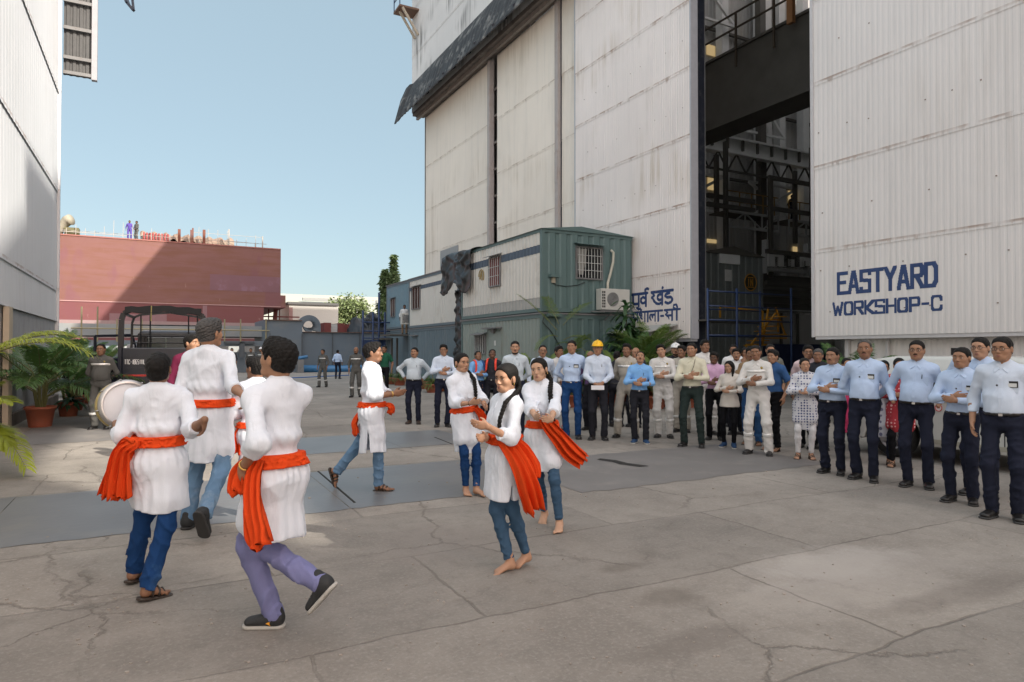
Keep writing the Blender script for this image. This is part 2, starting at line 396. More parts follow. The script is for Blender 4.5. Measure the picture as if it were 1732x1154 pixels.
def head_prims(T, s, fem=False, fat=0.0):
    """T(p) maps head-local (x right, y forward, z up, origin between the ears) to the person frame"""
    R = T.R; q = lambda *p: T(A3(*p)); E = lambda c, r, k=.015, op='u': Ell(q(*c), A3(*r)*s, R, k*s, op)
    C = lambda a, b, ra, rb, k=.012, op='u': Cone(q(*a), q(*b), ra*s, rb*s, k*s, op)
    j = 0.93 if fem else 1.0; f = fat
    P = [E((0,-.014,.030),(.074,.094,.082)), E((0,.026,-.030),(.061*j+.006*f,.064,.080),.03), E((0,-.01,-.045),(.060*j+.01*f,.07,.05),.03),
         C((-.028*j,.055,-.088),(.028*j,.055,-.088),.022,.022,.03), E((0,.066,-.092),(.02,.02,.02),.02),
         E((-.043,.052,-.022),(.024+.004*f,.028,.026),.025), E((.043,.052,-.022),(.024+.004*f,.028,.026),.025),
         C((-.036,.078,.024),(.036,.078,.024),.010,.010,.02), E((0,.056,.042),(.055,.026,.036),.03),
         E((-.031,.099,.001),(.019,.013,.012),.012,'s'), E((.031,.099,.001),(.019,.013,.012),.012,'s'),
         E((-.031,.0745,-.001),(.0165,.014,.0115),.006), E((.031,.0745,-.001),(.0165,.014,.0115),.006),
         C((0,.084,.008),(0,.104,-.030),.0065,.0105,.012), E((-.0115,.096,-.034),(.0085,.010,.0075),.008), E((.0115,.096,-.034),(.0085,.010,.0075),.008),
         E((0,.083,-.064),(.026,.014,.014),.012), E((0,.0985,-.066),(.016,.004,.0018),.003,'s'),
         E((-.0775,-.006,-.010),(.0085,.019,.031),.006), E((.0775,-.006,-.010),(.0085,.019,.031),.006)]
    return P
class Frame:
    def __init__(s, o, R, sc): s.o, s.R, s.s = np.asarray(o, float), R, sc
    def __call__(s, p): return s.o + s.R @ (np.asarray(p, float) * s.s)

def person(label, px, top, feet, a, shirt=None, trousers=None, pose='side', tuck=True, sleeve='long', skin=1, hair='short', shoes='black',
           fat=0.0, fem=False, ex=(), vox=0.014, loc=None, H=None, head=(0, 0, 0), lean=0, twist=0, stance=.11, footL=None, footR=None,
           armR=None, armL=None, kurta=None, group=None, coverall=False, tight=False, stagger=0.0, hipshift=0.0, seed=None, sway=(0, 0),
           hipz=None, toe=12, roll=0, wR=None, wL=None, name='person', simple=False, hairy=None, kneeL=None, kneeR=None):
    seed = seed if seed is not None else int(px * 7 + top) % 9973; rs = np.random.RandomState(seed)
    p0 = G(px, feet) if loc is None else np.asarray(loc, float)
    if H is None: H = at_depth(px, top, p0[1])[2] - p0[2]
    s = H / 1.70; az = pi + radians(a); Rz = rotz(az)
    V = lambda *p: A3(*p) * s
    # --- skeleton
    wsh = .152 if fem else .168; hz = (hipz if hipz is not None else .93) * s
    hip0 = A3(hipshift*s, 0, hz)
    Rt = rotz(radians(twist)) @ rotx(radians(-lean)) @ roty(radians(roll))
    T = lambda p: hip0 + Rt @ (np.asarray(p, float)*s - A3(0, 0, .93*s))
    shR, shL = T((wsh,-.01,1.372)), T((-wsh,-.01,1.372))
    def foot(spec, side):
        if spec is None: 
            yy = stagger * (1 if side > 0 else -1)
            return A3(side*stance*s, yy*s, .085*s), radians(toe)*side*-1, 0.0
        if len(spec) == 5 and side and spec[2] is not None: return rotz(-az) @ (at_depth(*spec[:3]) - p0), radians(spec[3]), radians(spec[4])
        r_ = ray(spec[0], spec[1]); w_ = A3(0,0,CAMH) + r_ * ((.085*s - CAMH)/r_[2])
        return rotz(-az) @ (w_ - p0), radians(spec[3]), radians(spec[4])           # ankle (metres, person frame), outward yaw, pitch (toe down +)
    fR, fL = foot(footR, 1), foot(footL, -1)
    hR, hL = hip0 + rotz(radians(twist*.4)) @ V(.088,0,-.01), hip0 + rotz(radians(twist*.4)) @ V(-.088,0,-.01)
    kdir = lambda f: rotz(f[1]) @ A3(0,1,0.05)
    kR, aR = ik(hR, fR[0], .43*s, .425*s, kneeR if kneeR is not None else kdir(fR)); kL, aL = ik(hL, fL[0], .43*s, .425*s, kneeL if kneeL is not None else kdir(fL))
    ps = ARMS[pose]; arms = []; jt = rs.uniform(-.022, .022, (2, 3)) if vox > .012 else np.zeros((2, 3))
    for side, ov, base in ((1, armR, ps[0]), (-1, armL, ps[1])):
        e, w, hd, pn = base if ov is None else (ov if not isinstance(ov, str) else ARMS[ov][0 if side > 0 else 1])
        mir = A3(side, 1, 1); sh = shR if side > 0 else shL
        e0 = T(A3(*e)*mir); w0 = T((A3(*w) + jt[0 if side > 0 else 1]*A3(1,.3,1))*mir); ww = wR if side > 0 else wL
        if ww is not None: w0 = rotz(-az) @ (np.asarray(ww, float) - p0)
        el = sh + nrm(e0 - sh)*.275*s
        lw = np.linalg.norm(w0 - el); 
        el, wr = ik(sh, w0, .275*s, .245*s, e0 - (sh + w0)/2)
        arms.append((sh, el, wr, Rt @ (A3(*hd)*mir), Rt @ (A3(*pn)*mir), side))
    hy, hp, hr = [radians(v) for v in head]
    Rh = Rt @ rotz(hy) @ rotx(-hp) @ roty(hr); neck0 = T((0,-.015,1.425)); HC = Frame(neck0 + Rt @ V(0,.005,.06) + Rh @ V(0,.018,.102), Rh, s)
    sx = Rt @ A3(1,0,0)
    f = fat; g = .012 if fem else 0
    def torso(i=0.0, lo=.90):
        P = [Ecap(T((0,-.005,.90)), T((0,-.0,.99)), sx, ((.142+g+.02*f)*s+i,(.102+.02*f)*s+i), ((.132+.03*f)*s+i,(.094+.03*f)*s+i), cap=.07*s+i, k=.04),
             Ecap(T((0,0,1.0)), T((0,0,1.14)), sx, ((.126-g+.035*f)*s+i,(.090+.02*f)*s+i), ((.128-g+.03*f)*s+i,(.094+.02*f)*s+i), cap=.06*s+i, k=.05),
             Ecap(T((0,0,1.18)), T((0,-.005,1.32)), sx, ((.137-g*.5+.02*f)*s+i,(.100+.012*f)*s+i), ((.148-g+.015*f)*s+i,(.096+.01*f)*s+i), cap=.07*s+i, k=.05),
             Cone(shR - (shR-shL)*.12, shL + (shR-shL)*.12, .056*s+i, .056*s+i, k=.05),
             Cone(T((0,-.025,1.432)), shR - (shR-shL)*.10, .048*s+i, .036*s+i, k=.05), Cone(T((0,-.025,1.432)), shL + (shR-shL)*.10, .048*s+i, .036*s+i, k=.05)]
        if f > 0: P.append(Ell(T((0,.045+.03*f,1.07)), A3(.125+.02*f,.075+.05*f,.12)*s+i, Rt, .06))
        if fem: P += [Ell(T((sg*.058,.066,1.245)), A3(.056,.050,.060)*s+i, Rt, .05) for sg in (-1,1)]
        P += [Ell(T((sg*.066,-.048,.90)), A3(.078,.068,.09)*s+i, Rt, .05) for sg in (-1,1)]
        return P
    cut_waist = Half(T((0,0,.975)), Rt @ A3(0,0,-1))
    # --- body: one mesh, finer grids at the head and hands
    aw = .92 if fem else 1.0
    B = torso(-.010) + [Cone(neck0 - V(0,0,.03), T((0,0,1.50)), .056*s*aw, .050*s*aw, k=.03)]
    for sh, el, wr, hd, pn, side in arms:
        B += [Cone(sh, el, (.040+.004*f)*s*aw, .035*s*aw, k=.03), Cone(el, el + (wr-el)*.35, .037*s*aw, .038*s*aw, k=.02), Cone(el + (wr-el)*.3, wr, .037*s*aw, .0245*s*aw, k=.02)]
    for h_, k_, a_ in ((hR, kR, aR), (hL, kL, aL)):
        B += [Cone(h_, k_, .062*s, .040*s, k=.03), Cone(k_, k_ + (a_-k_)*.4, .040*s, .042*s, k=.02), Cone(k_ + (a_-k_)*.4, a_, .040*s, .033*s, k=.02)]
    lo, hi = pbox(B, .02); B.append(Half(T((0,0,1.50)), Rh @ A3(0,0,1)))
    hv = .0052 if vox < .012 else (.0085 if vox < .016 else .012); hb = vox if vox < .012 and sleeve != 'long' else max(vox, .016)
    parts = [carve(B, lo, hi, hb)]
    HP = head_prims(HC, s, fem, f); NK = [Cone(neck0 - V(0,0,.01), HC(A3(0,-.022,-.06)), .048*s*aw, .046*s*aw, k=.03), Cone(HC(A3(0,-.03,-.06)), HC(A3(0,.012,-.06)), .045*s*aw, .038*s*aw, k=.03)]
    HPn = [HP[0]] + NK + HP[1:]
    lo, hi = pbox(HP, .012); lo[2] = min(lo[2], T((0,0,1.462))[2]); parts.append(carve(HPn, lo, hi, hv))
    hidden = []
    for sh, el, wr, hd, pn, side in arms:
        if pose in ('pocket',) and not (armR if side > 0 else armL): hidden.append(side); continue
        if simple: parts.append(carve([Ecap(wr, wr + nrm(hd)*.12*s, np.cross(hd, pn), (.03*s,.02*s), (.035*s,.014*s), cap=.02*s)], *pbox([Cone(wr, wr + nrm(hd)*.13*s, .03*s, .04*s)], .01), vox*.8)); continue
        curl = .35 if pose in ('clap','cross') else .6
        HPh = [Cone(el + (wr-el)*.85, wr, .027*s*aw, .0245*s*aw, k=.01)] + hand_prims(wr, hd, pn, s*aw, curl, side)
        parts.append(carve(HPh, *pbox(HPh[1:], .006), .0058 if vox < .012 else .0078))
    # feet
    footobjs = []
    for (an0, yaw, pit), an, side in ((fR, aR, 1), (fL, aL, -1)):
        Rf = rotz(yaw) @ rotx(-pit); F = Frame(an, Rf, s); footobjs.append((F, side))
        if shoes in ('bare','sandals'):
            FP = [Cone(F(A3(0,0,.05)), F(A3(0,-.015,-.045)), .034*s, .032*s, k=.02), Ecap(F(A3(0,0,-.03)), F(A3(side*.006,.12,-.062)), Rf @ A3(1,0,0), (.034*s,.036*s), (.045*s,.018*s), cap=.02*s, k=.03)]
            for i in range(5):
                b = F(A3(-side*(.034 - .0175*i), .128 - .006*i*(i>1), -.066)); r = (.0125 if i == 0 else .0088)*s
                FP.append(Cone(b, b + Rf @ A3(0, (.045 - .006*i)*s, -.004*s), r, r*.9, k=.006))
            parts.append(carve(FP, *pbox(FP, .01), .007 if vox < .012 else .011))
    body = newobj(name, *merge(parts), skin_mat(skin), None, True); body.location = tuple(p0); body.rotation_euler = (0, 0, az)
    tag(body, label, 'person', group)
    def ch(nm, vf, m, par=body, lab=None):
        o = newobj(nm, vf[0], vf[1], m, par, True)
        if lab: o['label'] = lab
        return o
    # --- hair
    bs = s
    hm = M_GREYHAIR if hairy == 'grey' else M_HAIR
    if hair:
        n = bumps(seed+3, (.0045 if hair in ('thick','quiff') else .003) if hair != 'bun' else .001, .022 if vox < .012 else .03, 6)
        infl = {'short':.005,'thin':.004,'bun':.008,'long':.010,'thick':.010,'bald':.002,'quiff':.010}.get(hair, .010)
        line = {'short':(-.066,-.048,-.030,.030,.074), 'thick':(-.078,-.06,-.034,.018,.064), 'quiff':(-.066,-.048,-.028,.028,.070), 'thin':(-.060,-.035,-.005,.062,.095), 'bald':(-.06,-.03,.0,.04,.04), 'bun':(-.075,-.062,-.050,.030,.092), 'long':(-.07,-.05,-.02,.03,.06)}[hair]
        hp_ = [Ell(HC(A3(0,-.016,.032)), (A3(.074,.094,.082)+infl)*bs, Rh, 0), Ell(HC(A3(0,-.035,-.035)), (A3(.066,.058,.062)+infl*.6)*bs, Rh, .03)]
        if hair != 'bald': hp_.append(Ell(HC(A3(0,.030,.050)), (A3(.064,.056,.054)+(infl*.8 if hair in ('thick','quiff') else .002))*bs, Rh, .03))
        if hair in ('thick','quiff'): hp_ += [Ell(HC(A3(.01,.055,.092)), A3(.052,.042,.026)*bs, Rh, .03)]
        if hair == 'long':
            hp_ += [Ecap(HC(A3(sg*.068,-.015,.02)), HC(A3(sg*.080,.03,-.26)), Rh @ A3(1,0,0), (.022*bs,.045*bs), (.026*bs,.035*bs), cap=.03, k=.03) for sg in (-1,1)] + [Ecap(HC(A3(0,-.06,.0)), HC(A3(0,-.075,-.24)), Rh @ A3(1,0,0), (.07*bs,.035*bs), (.085*bs,.025*bs), cap=.03, k=.03)]
            cutf = [Fn(lambda X,Y,Z,HC=HC,bs=bs: -Ell(HC(A3(0,.085,-.015)), A3(.057,.085,.085)*bs, HC.R).d(X,Y,Z), 'i', .01)]
        else:
            def hl(X, Y, Z, HC=HC, bs=bs, line=line):
                R = HC.R; px_, py_, pz_ = X-HC.o[0], Y-HC.o[1], Z-HC.o[2]; yl = (px_*R[0,1]+py_*R[1,1]+pz_*R[2,1])/bs; zl = (px_*R[0,2]+py_*R[1,2]+pz_*R[2,2])/bs; xl = (px_*R[0,0]+py_*R[1,0]+pz_*R[2,0])/bs
                return (np.interp(yl, (-.1,-.03,.012,.048,.09), line) - 4.0*xl*xl*(yl > 0) - zl)*.8*bs
            cutf = [Fn(hl, 'i', .006)]
            cutf.append(Fn(lambda X,Y,Z,HC=HC,bs=bs: -np.minimum(Ell(HC(A3(-.082,.0,-.018)), A3(.03,.021,.036)*bs, HC.R).d(X,Y,Z), Ell(HC(A3(.082,.0,-.018)), A3(.03,.021,.036)*bs, HC.R).d(X,Y,Z)), 'i', .008))
            cutf.append(Half(HC(A3(0,0,-.078)), Rh @ A3(0,0,-1), .02))
        if hair == 'bald': cutf.append(Half(HC(A3(0,0,.045)), Rh @ A3(0,0,1), .02)); 
        if 'helmet' not in str(ex) or True:
            ch('hair', carve(hp_ + ['disp'] + cutf, *pbox(hp_, .01), hv, n), hm)
    # --- face parts
    if not simple:
        for sg in (-1, 1):
            e = MB().ell(HC(A3(sg*.031,.0775,-.0005)), A3(.0135,.0122,.0080)*s, Rh, 10, 6).build('eye', M_EYEW, body, True)
            MB().ell(HC(A3(sg*.031,.0870,-.0005)), A3(.0058,.0042,.0062)*s, Rh, 8, 5).build('iris', M_EYED, e, True)
            MB().tube([HC(A3(sg*.014,.0925,.019)), HC(A3(sg*.030,.0945,.0245)), HC(A3(sg*.047,.082,.019))], [.0030*s,.0036*s,.0018*s], 5).build('eyebrow', M_HAIR, body, True)
            if vox < .012: MB().tube([HC(A3(sg*.0165,.0865,.0035)), HC(A3(sg*.031,.0925,.0085)), HC(A3(sg*.0465,.0815,.0025))], [.0012*s,.0018*s,.0012*s], 5).build('eyelashes', M_HAIR, body, True)
        op = .0035 if 'open' in ex else .0
        lp = MB()
        lp.ell(HC(A3(0,.0935,-.0605+op*.4)), A3(.0195,.0050,.0036)*s, Rh, 10, 6); lp.ell(HC(A3(0,.0935,-.0705-op)), A3(.0165,.0058,.0050)*s, Rh, 10, 6)
        lp.build('lips', M_LIP, body, True)
        if op: MB().ell(HC(A3(0,.0925,-.067)), A3(.0105,.005,.0045)*s, Rh, 8, 6).build('mouth', M_EYED, body, True)
    if 'mustache' in ex or 'goatee' in ex or 'beard' in ex:
        MB().tube([HC(A3(-.026,.086,-.060)), HC(A3(-.012,.0965,-.050)), HC(A3(0,.0985,-.0485)), HC(A3(.012,.0965,-.050)), HC(A3(.026,.086,-.060))], [.002*s,.0045*s,.0042*s,.0045*s,.002*s], 6).build('mustache', M_HAIR, body, True)
    if 'beard' in ex or 'goatee' in ex:
        bp = [Ell(HC(A3(0,.026,-.032)), (A3(.061,.064,.080)+.004)*s, Rh, .02), Cone(HC(A3(-.028,.055,-.088)), HC(A3(.028,.055,-.088)), .027*s, .027*s, .03), Ell(HC(A3(0,.066,-.092)), A3(.025,.025,.025)*s, Rh, .02)]
        bc = [Half(HC(A3(0,0,-.052)), Rh @ nrm(A3(0,.5,1))), Fn(lambda X,Y,Z: -Ell(HC(A3(0,.098,-.060)), A3(.027,.03,.021)*s, Rh).d(X,Y,Z), 'i', .004), Half(HC(A3(0,.0,0)), Rh @ A3(0,-1,0))]
        if 'goatee' in ex: bc.append(Fn(lambda X,Y,Z: Ell(HC(A3(0,.09,-.08)), A3(.035,.05,.045)*s, Rh).d(X,Y,Z)))
        ch('beard', carve(bp + ['disp'] + bc, *pbox(bp, .01), hv, bumps(seed, .003, .02)), M_HAIR)
    if 'glasses' in ex:
        gb = MB()
        for sg in (-1, 1):
            pts = [HC(A3(sg*(.031+.023*cos(t)), .103 - .010*abs(cos(t)) , -.001+.0165*sin(t))) for t in [2*pi*i/12 for i in range(13)]]
            gb.tube(pts, .0019*s, 5); gb.tube([HC(A3(sg*.054,.097,.004)), HC(A3(sg*.078,.03,.004)), HC(A3(sg*.080,-.01,-.002))], .0017*s, 5)
        gb.tube([HC(A3(-.009,.104,.003)), HC(A3(.009,.104,.003))], .0017*s, 5); gb.build('spectacles', M_GLASSF, body, True)
    if 'earring' in ex:
        for sg in (-1,1): MB().ell(HC(A3(sg*.083,.0,-.045)), A3(.005,.005,.007)*s, Rh, 8, 5).build('earring', M_GOLD, body, True)
    if 'bindi' in ex: MB().ell(HC(A3(0,.0985,.028)), A3(.0035,.002,.0035)*s, Rh, 8, 5).build('bindi', mat('red_dot',(.5,.02,.02)), body, True)
    # --- shirt / kurta
    fo_a = folds(seed+1, .0055 if kurta else .0055, .17, 6, .55, .2); fo_b = folds(seed+5, .0022, .06, 4, .7, .0); fo = lambda X, Y, Z: fo_a(X, Y, Z) + fo_b(X, Y, Z)
    if shirt is not None:
        i0 = (.010 if not fem else .009) + (.003 if kurta else 0)
        P = torso(i0)
        z0 = .985 if tuck else .80
        if not tuck and not kurta: P.append(Ecap(T((0,0,1.0)), T((0,0,.76)), sx, (.150*s,.120*s), (.190*s,.150*s), cap=.05, k=.05))
        if kurta:
            hz_ = kurta; fl = 1.0 if not fem else .85; sw = A3(sway[0], sway[1], 0)
            hemc = hip0 + A3(0,0,hz_*s - hip0[2]) + sw
            ring = []
            tw = T((0,0,1.02)); L_ = np.linalg.norm(hemc - tw)
            P.append(Ecap(tw, hemc, Rt @ A3(1,0,0), ((.136+.02*f)*s,(.108+.012*f)*s), ((.188*fl+.02*f)*s,(.150*fl+.02*f)*s), cap=.05, k=.05))
            P += [Cone(h_, h_ + (k_-h_)*.60, .094*s, .096*s, k=.06) for h_, k_ in ((hR,kR),(hL,kL))]
        for sh, el, wr, hd, pn, side in arms:
            P.append(Cone(sh, el, (.051+.006*f)*s*aw, .044*s*aw, k=.04))
            if sleeve == 'long': P += [Cone(el, el + (wr-el)*.90, .044*s*aw, .034*s*aw, k=.03, flat=1), Cone(el + (wr-el)*.80, el + (wr-el)*.95, .0350*s*aw, .0350*s*aw, k=.006, flat=1)]
            elif sleeve == 'rolled':
                P.append(Cone(el, el + (wr-el)*.34, .048*s*aw, .049*s*aw, k=.03, flat=1)); P.append(Cone(el + (wr-el)*.16, el + (wr-el)*.37, .052*s*aw, .051*s*aw, k=.006, flat=1))
            elif sleeve == 'three': P.append(Cone(el, el + (wr-el)*.42, .050*s*aw, .050*s*aw, k=.03, flat=1))
            elif sleeve == 'half': P[-1] = Cone(sh, sh + (el-sh)*.8, (.060+.006*f)*s*aw, .060*s*aw, k=.04, flat=1)
        P.append(Cone(T((0,-.018,1.39)), T((0,-.012,1.442)), .068*s*aw, .058*s*aw, k=.025, flat=1))
        lo, hi = pbox(P, .055)
        c = 'disp'; P2 = P + [c]
        if kurta:
            ctr = lambda z: hip0[:2] + sw[:2] * np.clip((hip0[2] - z) / max(hip0[2] - hz_*s, .1), 0, 1)
            ph = rs.uniform(0, 6); nf = rs.randint(4, 6)
            def skf(X, Y, Z):
                t = np.clip((T((0,0,.98))[2] - Z) / .5, 0, 1.2); th = np.arctan2(Y - hip0[1] - sw[1]*t, X - hip0[0] - sw[0]*t)
                zs_ = T((0,0,1.02))[2]; ru = np.abs(X - hip0[0]) < .24; pl_ = .0040*np.exp(-((Z - zs_ + .06)/.09)**2)*(np.sin(17*th + 2*np.sin(3*th+ph)) - 1) + .0035*np.exp(-((Z - zs_ - .13)/.07)**2)*(np.sin(12*th + 5*(Z-zs_)*9 + ph) - 1)
                bl_ = .012*np.exp(-((Z - zs_ - .115)/.05)**2)
                return fo(X, Y, Z)*(1 - .4*np.clip(t,0,1))*(1 - .8*np.exp(-((Z - zs_)/.07)**2)) + (pl_ - bl_)*ru - .011*t*(np.sin(nf*th + ph + 1.2*np.sin(2*th+ph)) + .5*np.sin(11*th+ph)) * s
            disp = skf
            zc = hz_*s; slz = .72*s
            P2 += [Fn(lambda X, Y, Z: np.where(Z < slz, -(np.abs(Y - hip0[1] - .0) - (slz - Z)*.10 - .004), -.1) if True else 0, 'i', 0.0)] if 'slit' in ex else []
            tn = .4*(rs.rand()-.5)
            P2 += [Fn(lambda X, Y, Z: (zc + .010*np.sin(2*np.arctan2(Y - hip0[1], X - hip0[0]) + ph) + tn*.1*X) - Z, 'i', 0.0)]
            P2 += [Fn(lambda X, Y, Z, E=Ecap(T((0,0,.70)), hemc - A3(0,0,.1), Rt @ A3(1,0,0), ((.128+.02*f)*s,(.098+.015*f)*s), ((.150*fl+.02*f)*s,(.110*fl+.02*f)*s), cap=.05): -E.d(X, Y, Z), 'i', 0.0)]
        else:
            disp = fo
            P2.append(Half(T((0,0,z0)), Rt @ A3(0,0,-1)))
        if fem or 'vneck' in ex or True:
            P2.append(Cone(T((0,.075,1.452)), T((0,.105,1.375 if not kurta else 1.415)), .030*s, .008*s, .006, 's'))
        vf = carve(P2, lo, hi, vox, disp); so = ch('kurta' if kurta else ('coverall_top' if coverall else 'shirt'), vf, shirt)
        # the front surface, for things pinned on it
        def fy(x, z, P_=P2, dp=disp):
            c = T((x, 0, z)); ys = np.arange(c[1]-.02, c[1]+.34, .004); D = field(P_, np.array([c[0]]), ys, np.array([c[2]]), dp)[0,:,0]
            k = np.where(D < 0)[0]; return A3(c[0], ys[k[-1]]+.002 if len(k) else c[1]+.13, c[2])
        # collar: a stand around the neck and two pointed flaps
        rr = .056*s*aw; c0 = T((0,-.014,1.425)); c1 = T((0,-.004,1.468 if kurta else 1.458)); n_ = 16; cb = MB()
        if not (fem and not kurta):
            for i in range(n_):
                t = radians(106) + radians(328)*i/(n_-1); d = Rt @ A3(cos(t), sin(t)*1.08, 0); fr = max(0, sin(t)); lo_ = Rt @ V(0,0,-.018*fr)
                for (cc, r_) in ((c0, rr+.010*s), (c1, rr*.96+.002*s), (c1, rr*.96-.004), (c0, rr)): cb.v.append(tuple(cc + d*r_ + lo_))
            for i in range(n_-1):
                for j in range(4): cb.f.append((4*i+j, 4*i+(j+1)%4, 4*i+4+(j+1)%4, 4*i+4+j))
            cb.f += [(3,2,1,0), (4*n_-4,4*n_-3,4*n_-2,4*n_-1)]
            if not kurta:
                for sg in (-1,1):
                    a_ = T((sg*.012,.085,1.40)); b_ = T((sg*.058,.01,1.466)); c_ = T((sg*.064,-.03,1.462)); d1 = fy(sg*.050,1.365) + A3(0,.006,0); d2 = T((sg*.082,.02,1.405)) + A3(0,.012,.008)
                    a_ = A3(a_[0], fy(sg*.012,1.40)[1]+.004, a_[2]); nn_ = A3(0,.003,.003)
                    vs = [a_, b_, c_, d2, d1]; cb.add([v_ + nn_ for v_ in vs] + [v_ - nn_ for v_ in vs], [(0,1,4),(1,2,3,4),(5,9,6),(6,9,8,7),(0,4,9,5),(4,3,8,9)])
            cb.build('collar', shirt, body, False)
        if not fem or kurta:
            pl = MB(); zz_ = np.linspace(1.395 if kurta else 1.36, 1.16 if kurta else (1.0 if tuck else .84), 9); w_ = .013 if not kurta else .017; pp_ = [fy(.004, z) for z in zz_]
            for q_ in pp_: pl.v += [tuple(q_ + A3(-w_,-.006,0)), tuple(q_ + A3(-w_,.0025,0)), tuple(q_ + A3(w_,.0025,0)), tuple(q_ + A3(w_,-.006,0))]
            for i in range(8):
                for j in range(3): pl.f.append((4*i+j, 4*i+j+1, 4*i+5+j, 4*i+4+j))
            pl.build('placket', shirt, body)
    if shirt is None: fy = lambda x, z: T((x,.12,z))
    def band(zlo, zhi, infl, m, nm, dsp=None, extra=(), vx=None, prm=None):
        P = (prm or torso(infl)) + list(extra); lo, hi = pbox(P, .01); vx = vx or max(vox, .010)
        zc = T((0,0,(zlo+zhi)/2))[2]; 
        lo[2] = zc - .5*(zhi-zlo)*s - .06; hi[2] = zc + .5*(zhi-zlo)*s + .06
        xs, ys = [np.arange(lo[i], hi[i], vx) for i in range(2)]; zs = np.arange(lo[2], hi[2], min(vx, .009))
        Pp = P + (['disp'] if dsp else []) + [Half(T((0,0,zhi)), Rt @ A3(0,0,1)), Half(T((0,0,zlo)), Rt @ A3(0,0,-1))]
        return ch(nm, nets(field(Pp, xs, ys, zs, dsp), xs, ys, zs), m)
    # --- trousers
    if trousers is not None:
        tt = .012 if tight else .020
        P = torso(.014)[:2] + torso(.010)[-2:]
        for h_, k_, a_ in ((hR, kR, aR), (hL, kL, aL)):
            if tight: P += [Cone(h_, k_, .076*s, .048*s, k=.04), Cone(k_, k_ + (a_-k_)*.35, .048*s, .049*s, k=.03), Cone(k_ + (a_-k_)*.35, k_ + (a_-k_)*.95, .048*s, .037*s, k=.02, flat=1)]
            else: P += [Cone(h_, k_, .078*s, (.057 if not coverall else .069)*s, k=.045), Cone(k_, k_ + (a_-k_)*1.04, (.056 if not coverall else .066)*s, (.052 if not coverall else .063)*s, k=.03, flat=1)]
        lo, hi = pbox(P, .045); hi[2] = min(hi[2], T((0,0,1.06))[2]+.1)
        P += ['disp', Half(T((0,0,1.0 if not kurta else max(.72, kurta+.12))), Rt @ A3(0,0,1))]
        fl = folds(seed+2, .0085 if not tight else .005, .09 if not tight else .05, 5, 1.0, .1)
        ch('coverall_legs' if coverall else ('jeans' if 'jean' in trousers.name else 'trousers'), carve(P, lo, hi, vox, fl), trousers)
        if tuck and not kurta and not coverall and shirt is not None:
            band(.966, .996, .021, M_BLACKLEATHER if 'brownbelt' not in ex else mat('brown_leather', (.05,.03,.02), rough=.4), 'belt')
            if not simple: 
                MB().box(A3(-.016,-.003,-.012)*s, A3(.016,.003,.012)*s).build('buckle', M_METAL, body).matrix_local = Matrix.Translation(Vector(fy(0,1.0) + A3(0,.012,-.02*s))) @ Matrix(Rt.tolist()).to_4x4()
    if coverall:
        dsc = fo
        if 'nostripe' not in ex:
            band(1.275, 1.315, .0205, M_STRIPE, 'reflective_stripe', dsc)
            for h_, k_, a_ in ((hR,kR,aR),(hL,kL,aL)):
                c_ = k_ + (a_-k_)*.42; dn = nrm(a_-k_); r_ = .079*s
                pts = [Cone(c_ - dn*.026*s, c_ + dn*.026*s, r_, r_, 0, 'u', 1), Half(c_ - dn*.026*s, -dn)]
                ch('reflective_stripe', carve(pts, c_-.12*s, c_+.12*s, max(vox*.8,.01)), M_STRIPE)
        band(.985, 1.0, .024, shirt, 'waistband')
        if not simple: MB().ell(fy(-.085,1.345), A3(.022,.006,.022)*s, Rt, 10, 6).build('chest_emblem', mat('emblem_gold', (.30,.22,.05), var=.5, scale=120), body, True)
    # --- shoes
    for F, side in footobjs:
        Rf = F.R
        if shoes in ('black','sneakers','bluesneakers','brown','trainers'):
            up = [Ecap(F(A3(0,-.03,-.03)), F(A3(side*.005,.13,-.05)), Rf @ A3(1,0,0), (.042*s,.045*s), (.047*s,.026*s), cap=.035*s, k=.02), Cone(F(A3(0,-.01,.03)), F(A3(0,-.01,-.03)), .042*s, .046*s, k=.03), Half(F(A3(0,0,-.068)), Rf @ A3(0,0,-1))]
            so_ = [Ecap(F(A3(0,-.032,-.072)), F(A3(side*.005,.135,-.072)), Rf @ A3(1,0,0), (.044*s,.05*s), (.051*s,.05*s), cap=.04*s, k=0), Half(F(A3(0,0,-.064)), Rf @ A3(0,0,1)), Half(F(A3(0,0,-.084)), Rf @ A3(0,0,-1))]
            mu = {'black':M_BLACKLEATHER, 'brown':mat('brown_shoe', (.04,.022,.014), rough=.45), 'sneakers':mat('dark_shoe_fabric', (.02,.022,.024), rough=.7, bump=.3), 'trainers':mat('dark_shoe_fabric', (.02,.022,.024), rough=.7, bump=.3), 'bluesneakers':mat('blue_shoe_fabric', (.01,.045,.12), rough=.7)}[shoes]
            ms = M_SOLE if shoes in ('black','brown','sneakers') else mat('pale_sole', (.42,.41,.38), rough=.7)
            sh_ = ch('shoe', carve(up, *pbox(up, .01), max(vox*.75,.008)), mu)
            lo, hi = pbox(so_, .01); vx = max(vox*.7,.007)
            ch('sole', carve(so_, lo, hi, vx), ms, sh_)
            if shoes == 'trainers':
                for j in range(4): MB().tube([F(A3(-.028,.03+.018*j,-.012-.004*j)), F(A3(0,.028+.018*j,.001-.006*j)), F(A3(.028,.03+.018*j,-.012-.004*j))], .0035*s, 5).build('shoelace', mat('white_lace', (.6,.6,.6)), sh_, True)
                MB().add([F(A3(side*.0515,y_,z_)) for y_, z_ in ((-.01,-.03),(.025,-.045),(-.005,-.058),(.003,-.045))] , [(0,1,2,3)]).build('shoe_mark', mat('orange_mark', (.8,.35,.03)), sh_)
        elif shoes == 'sandals':
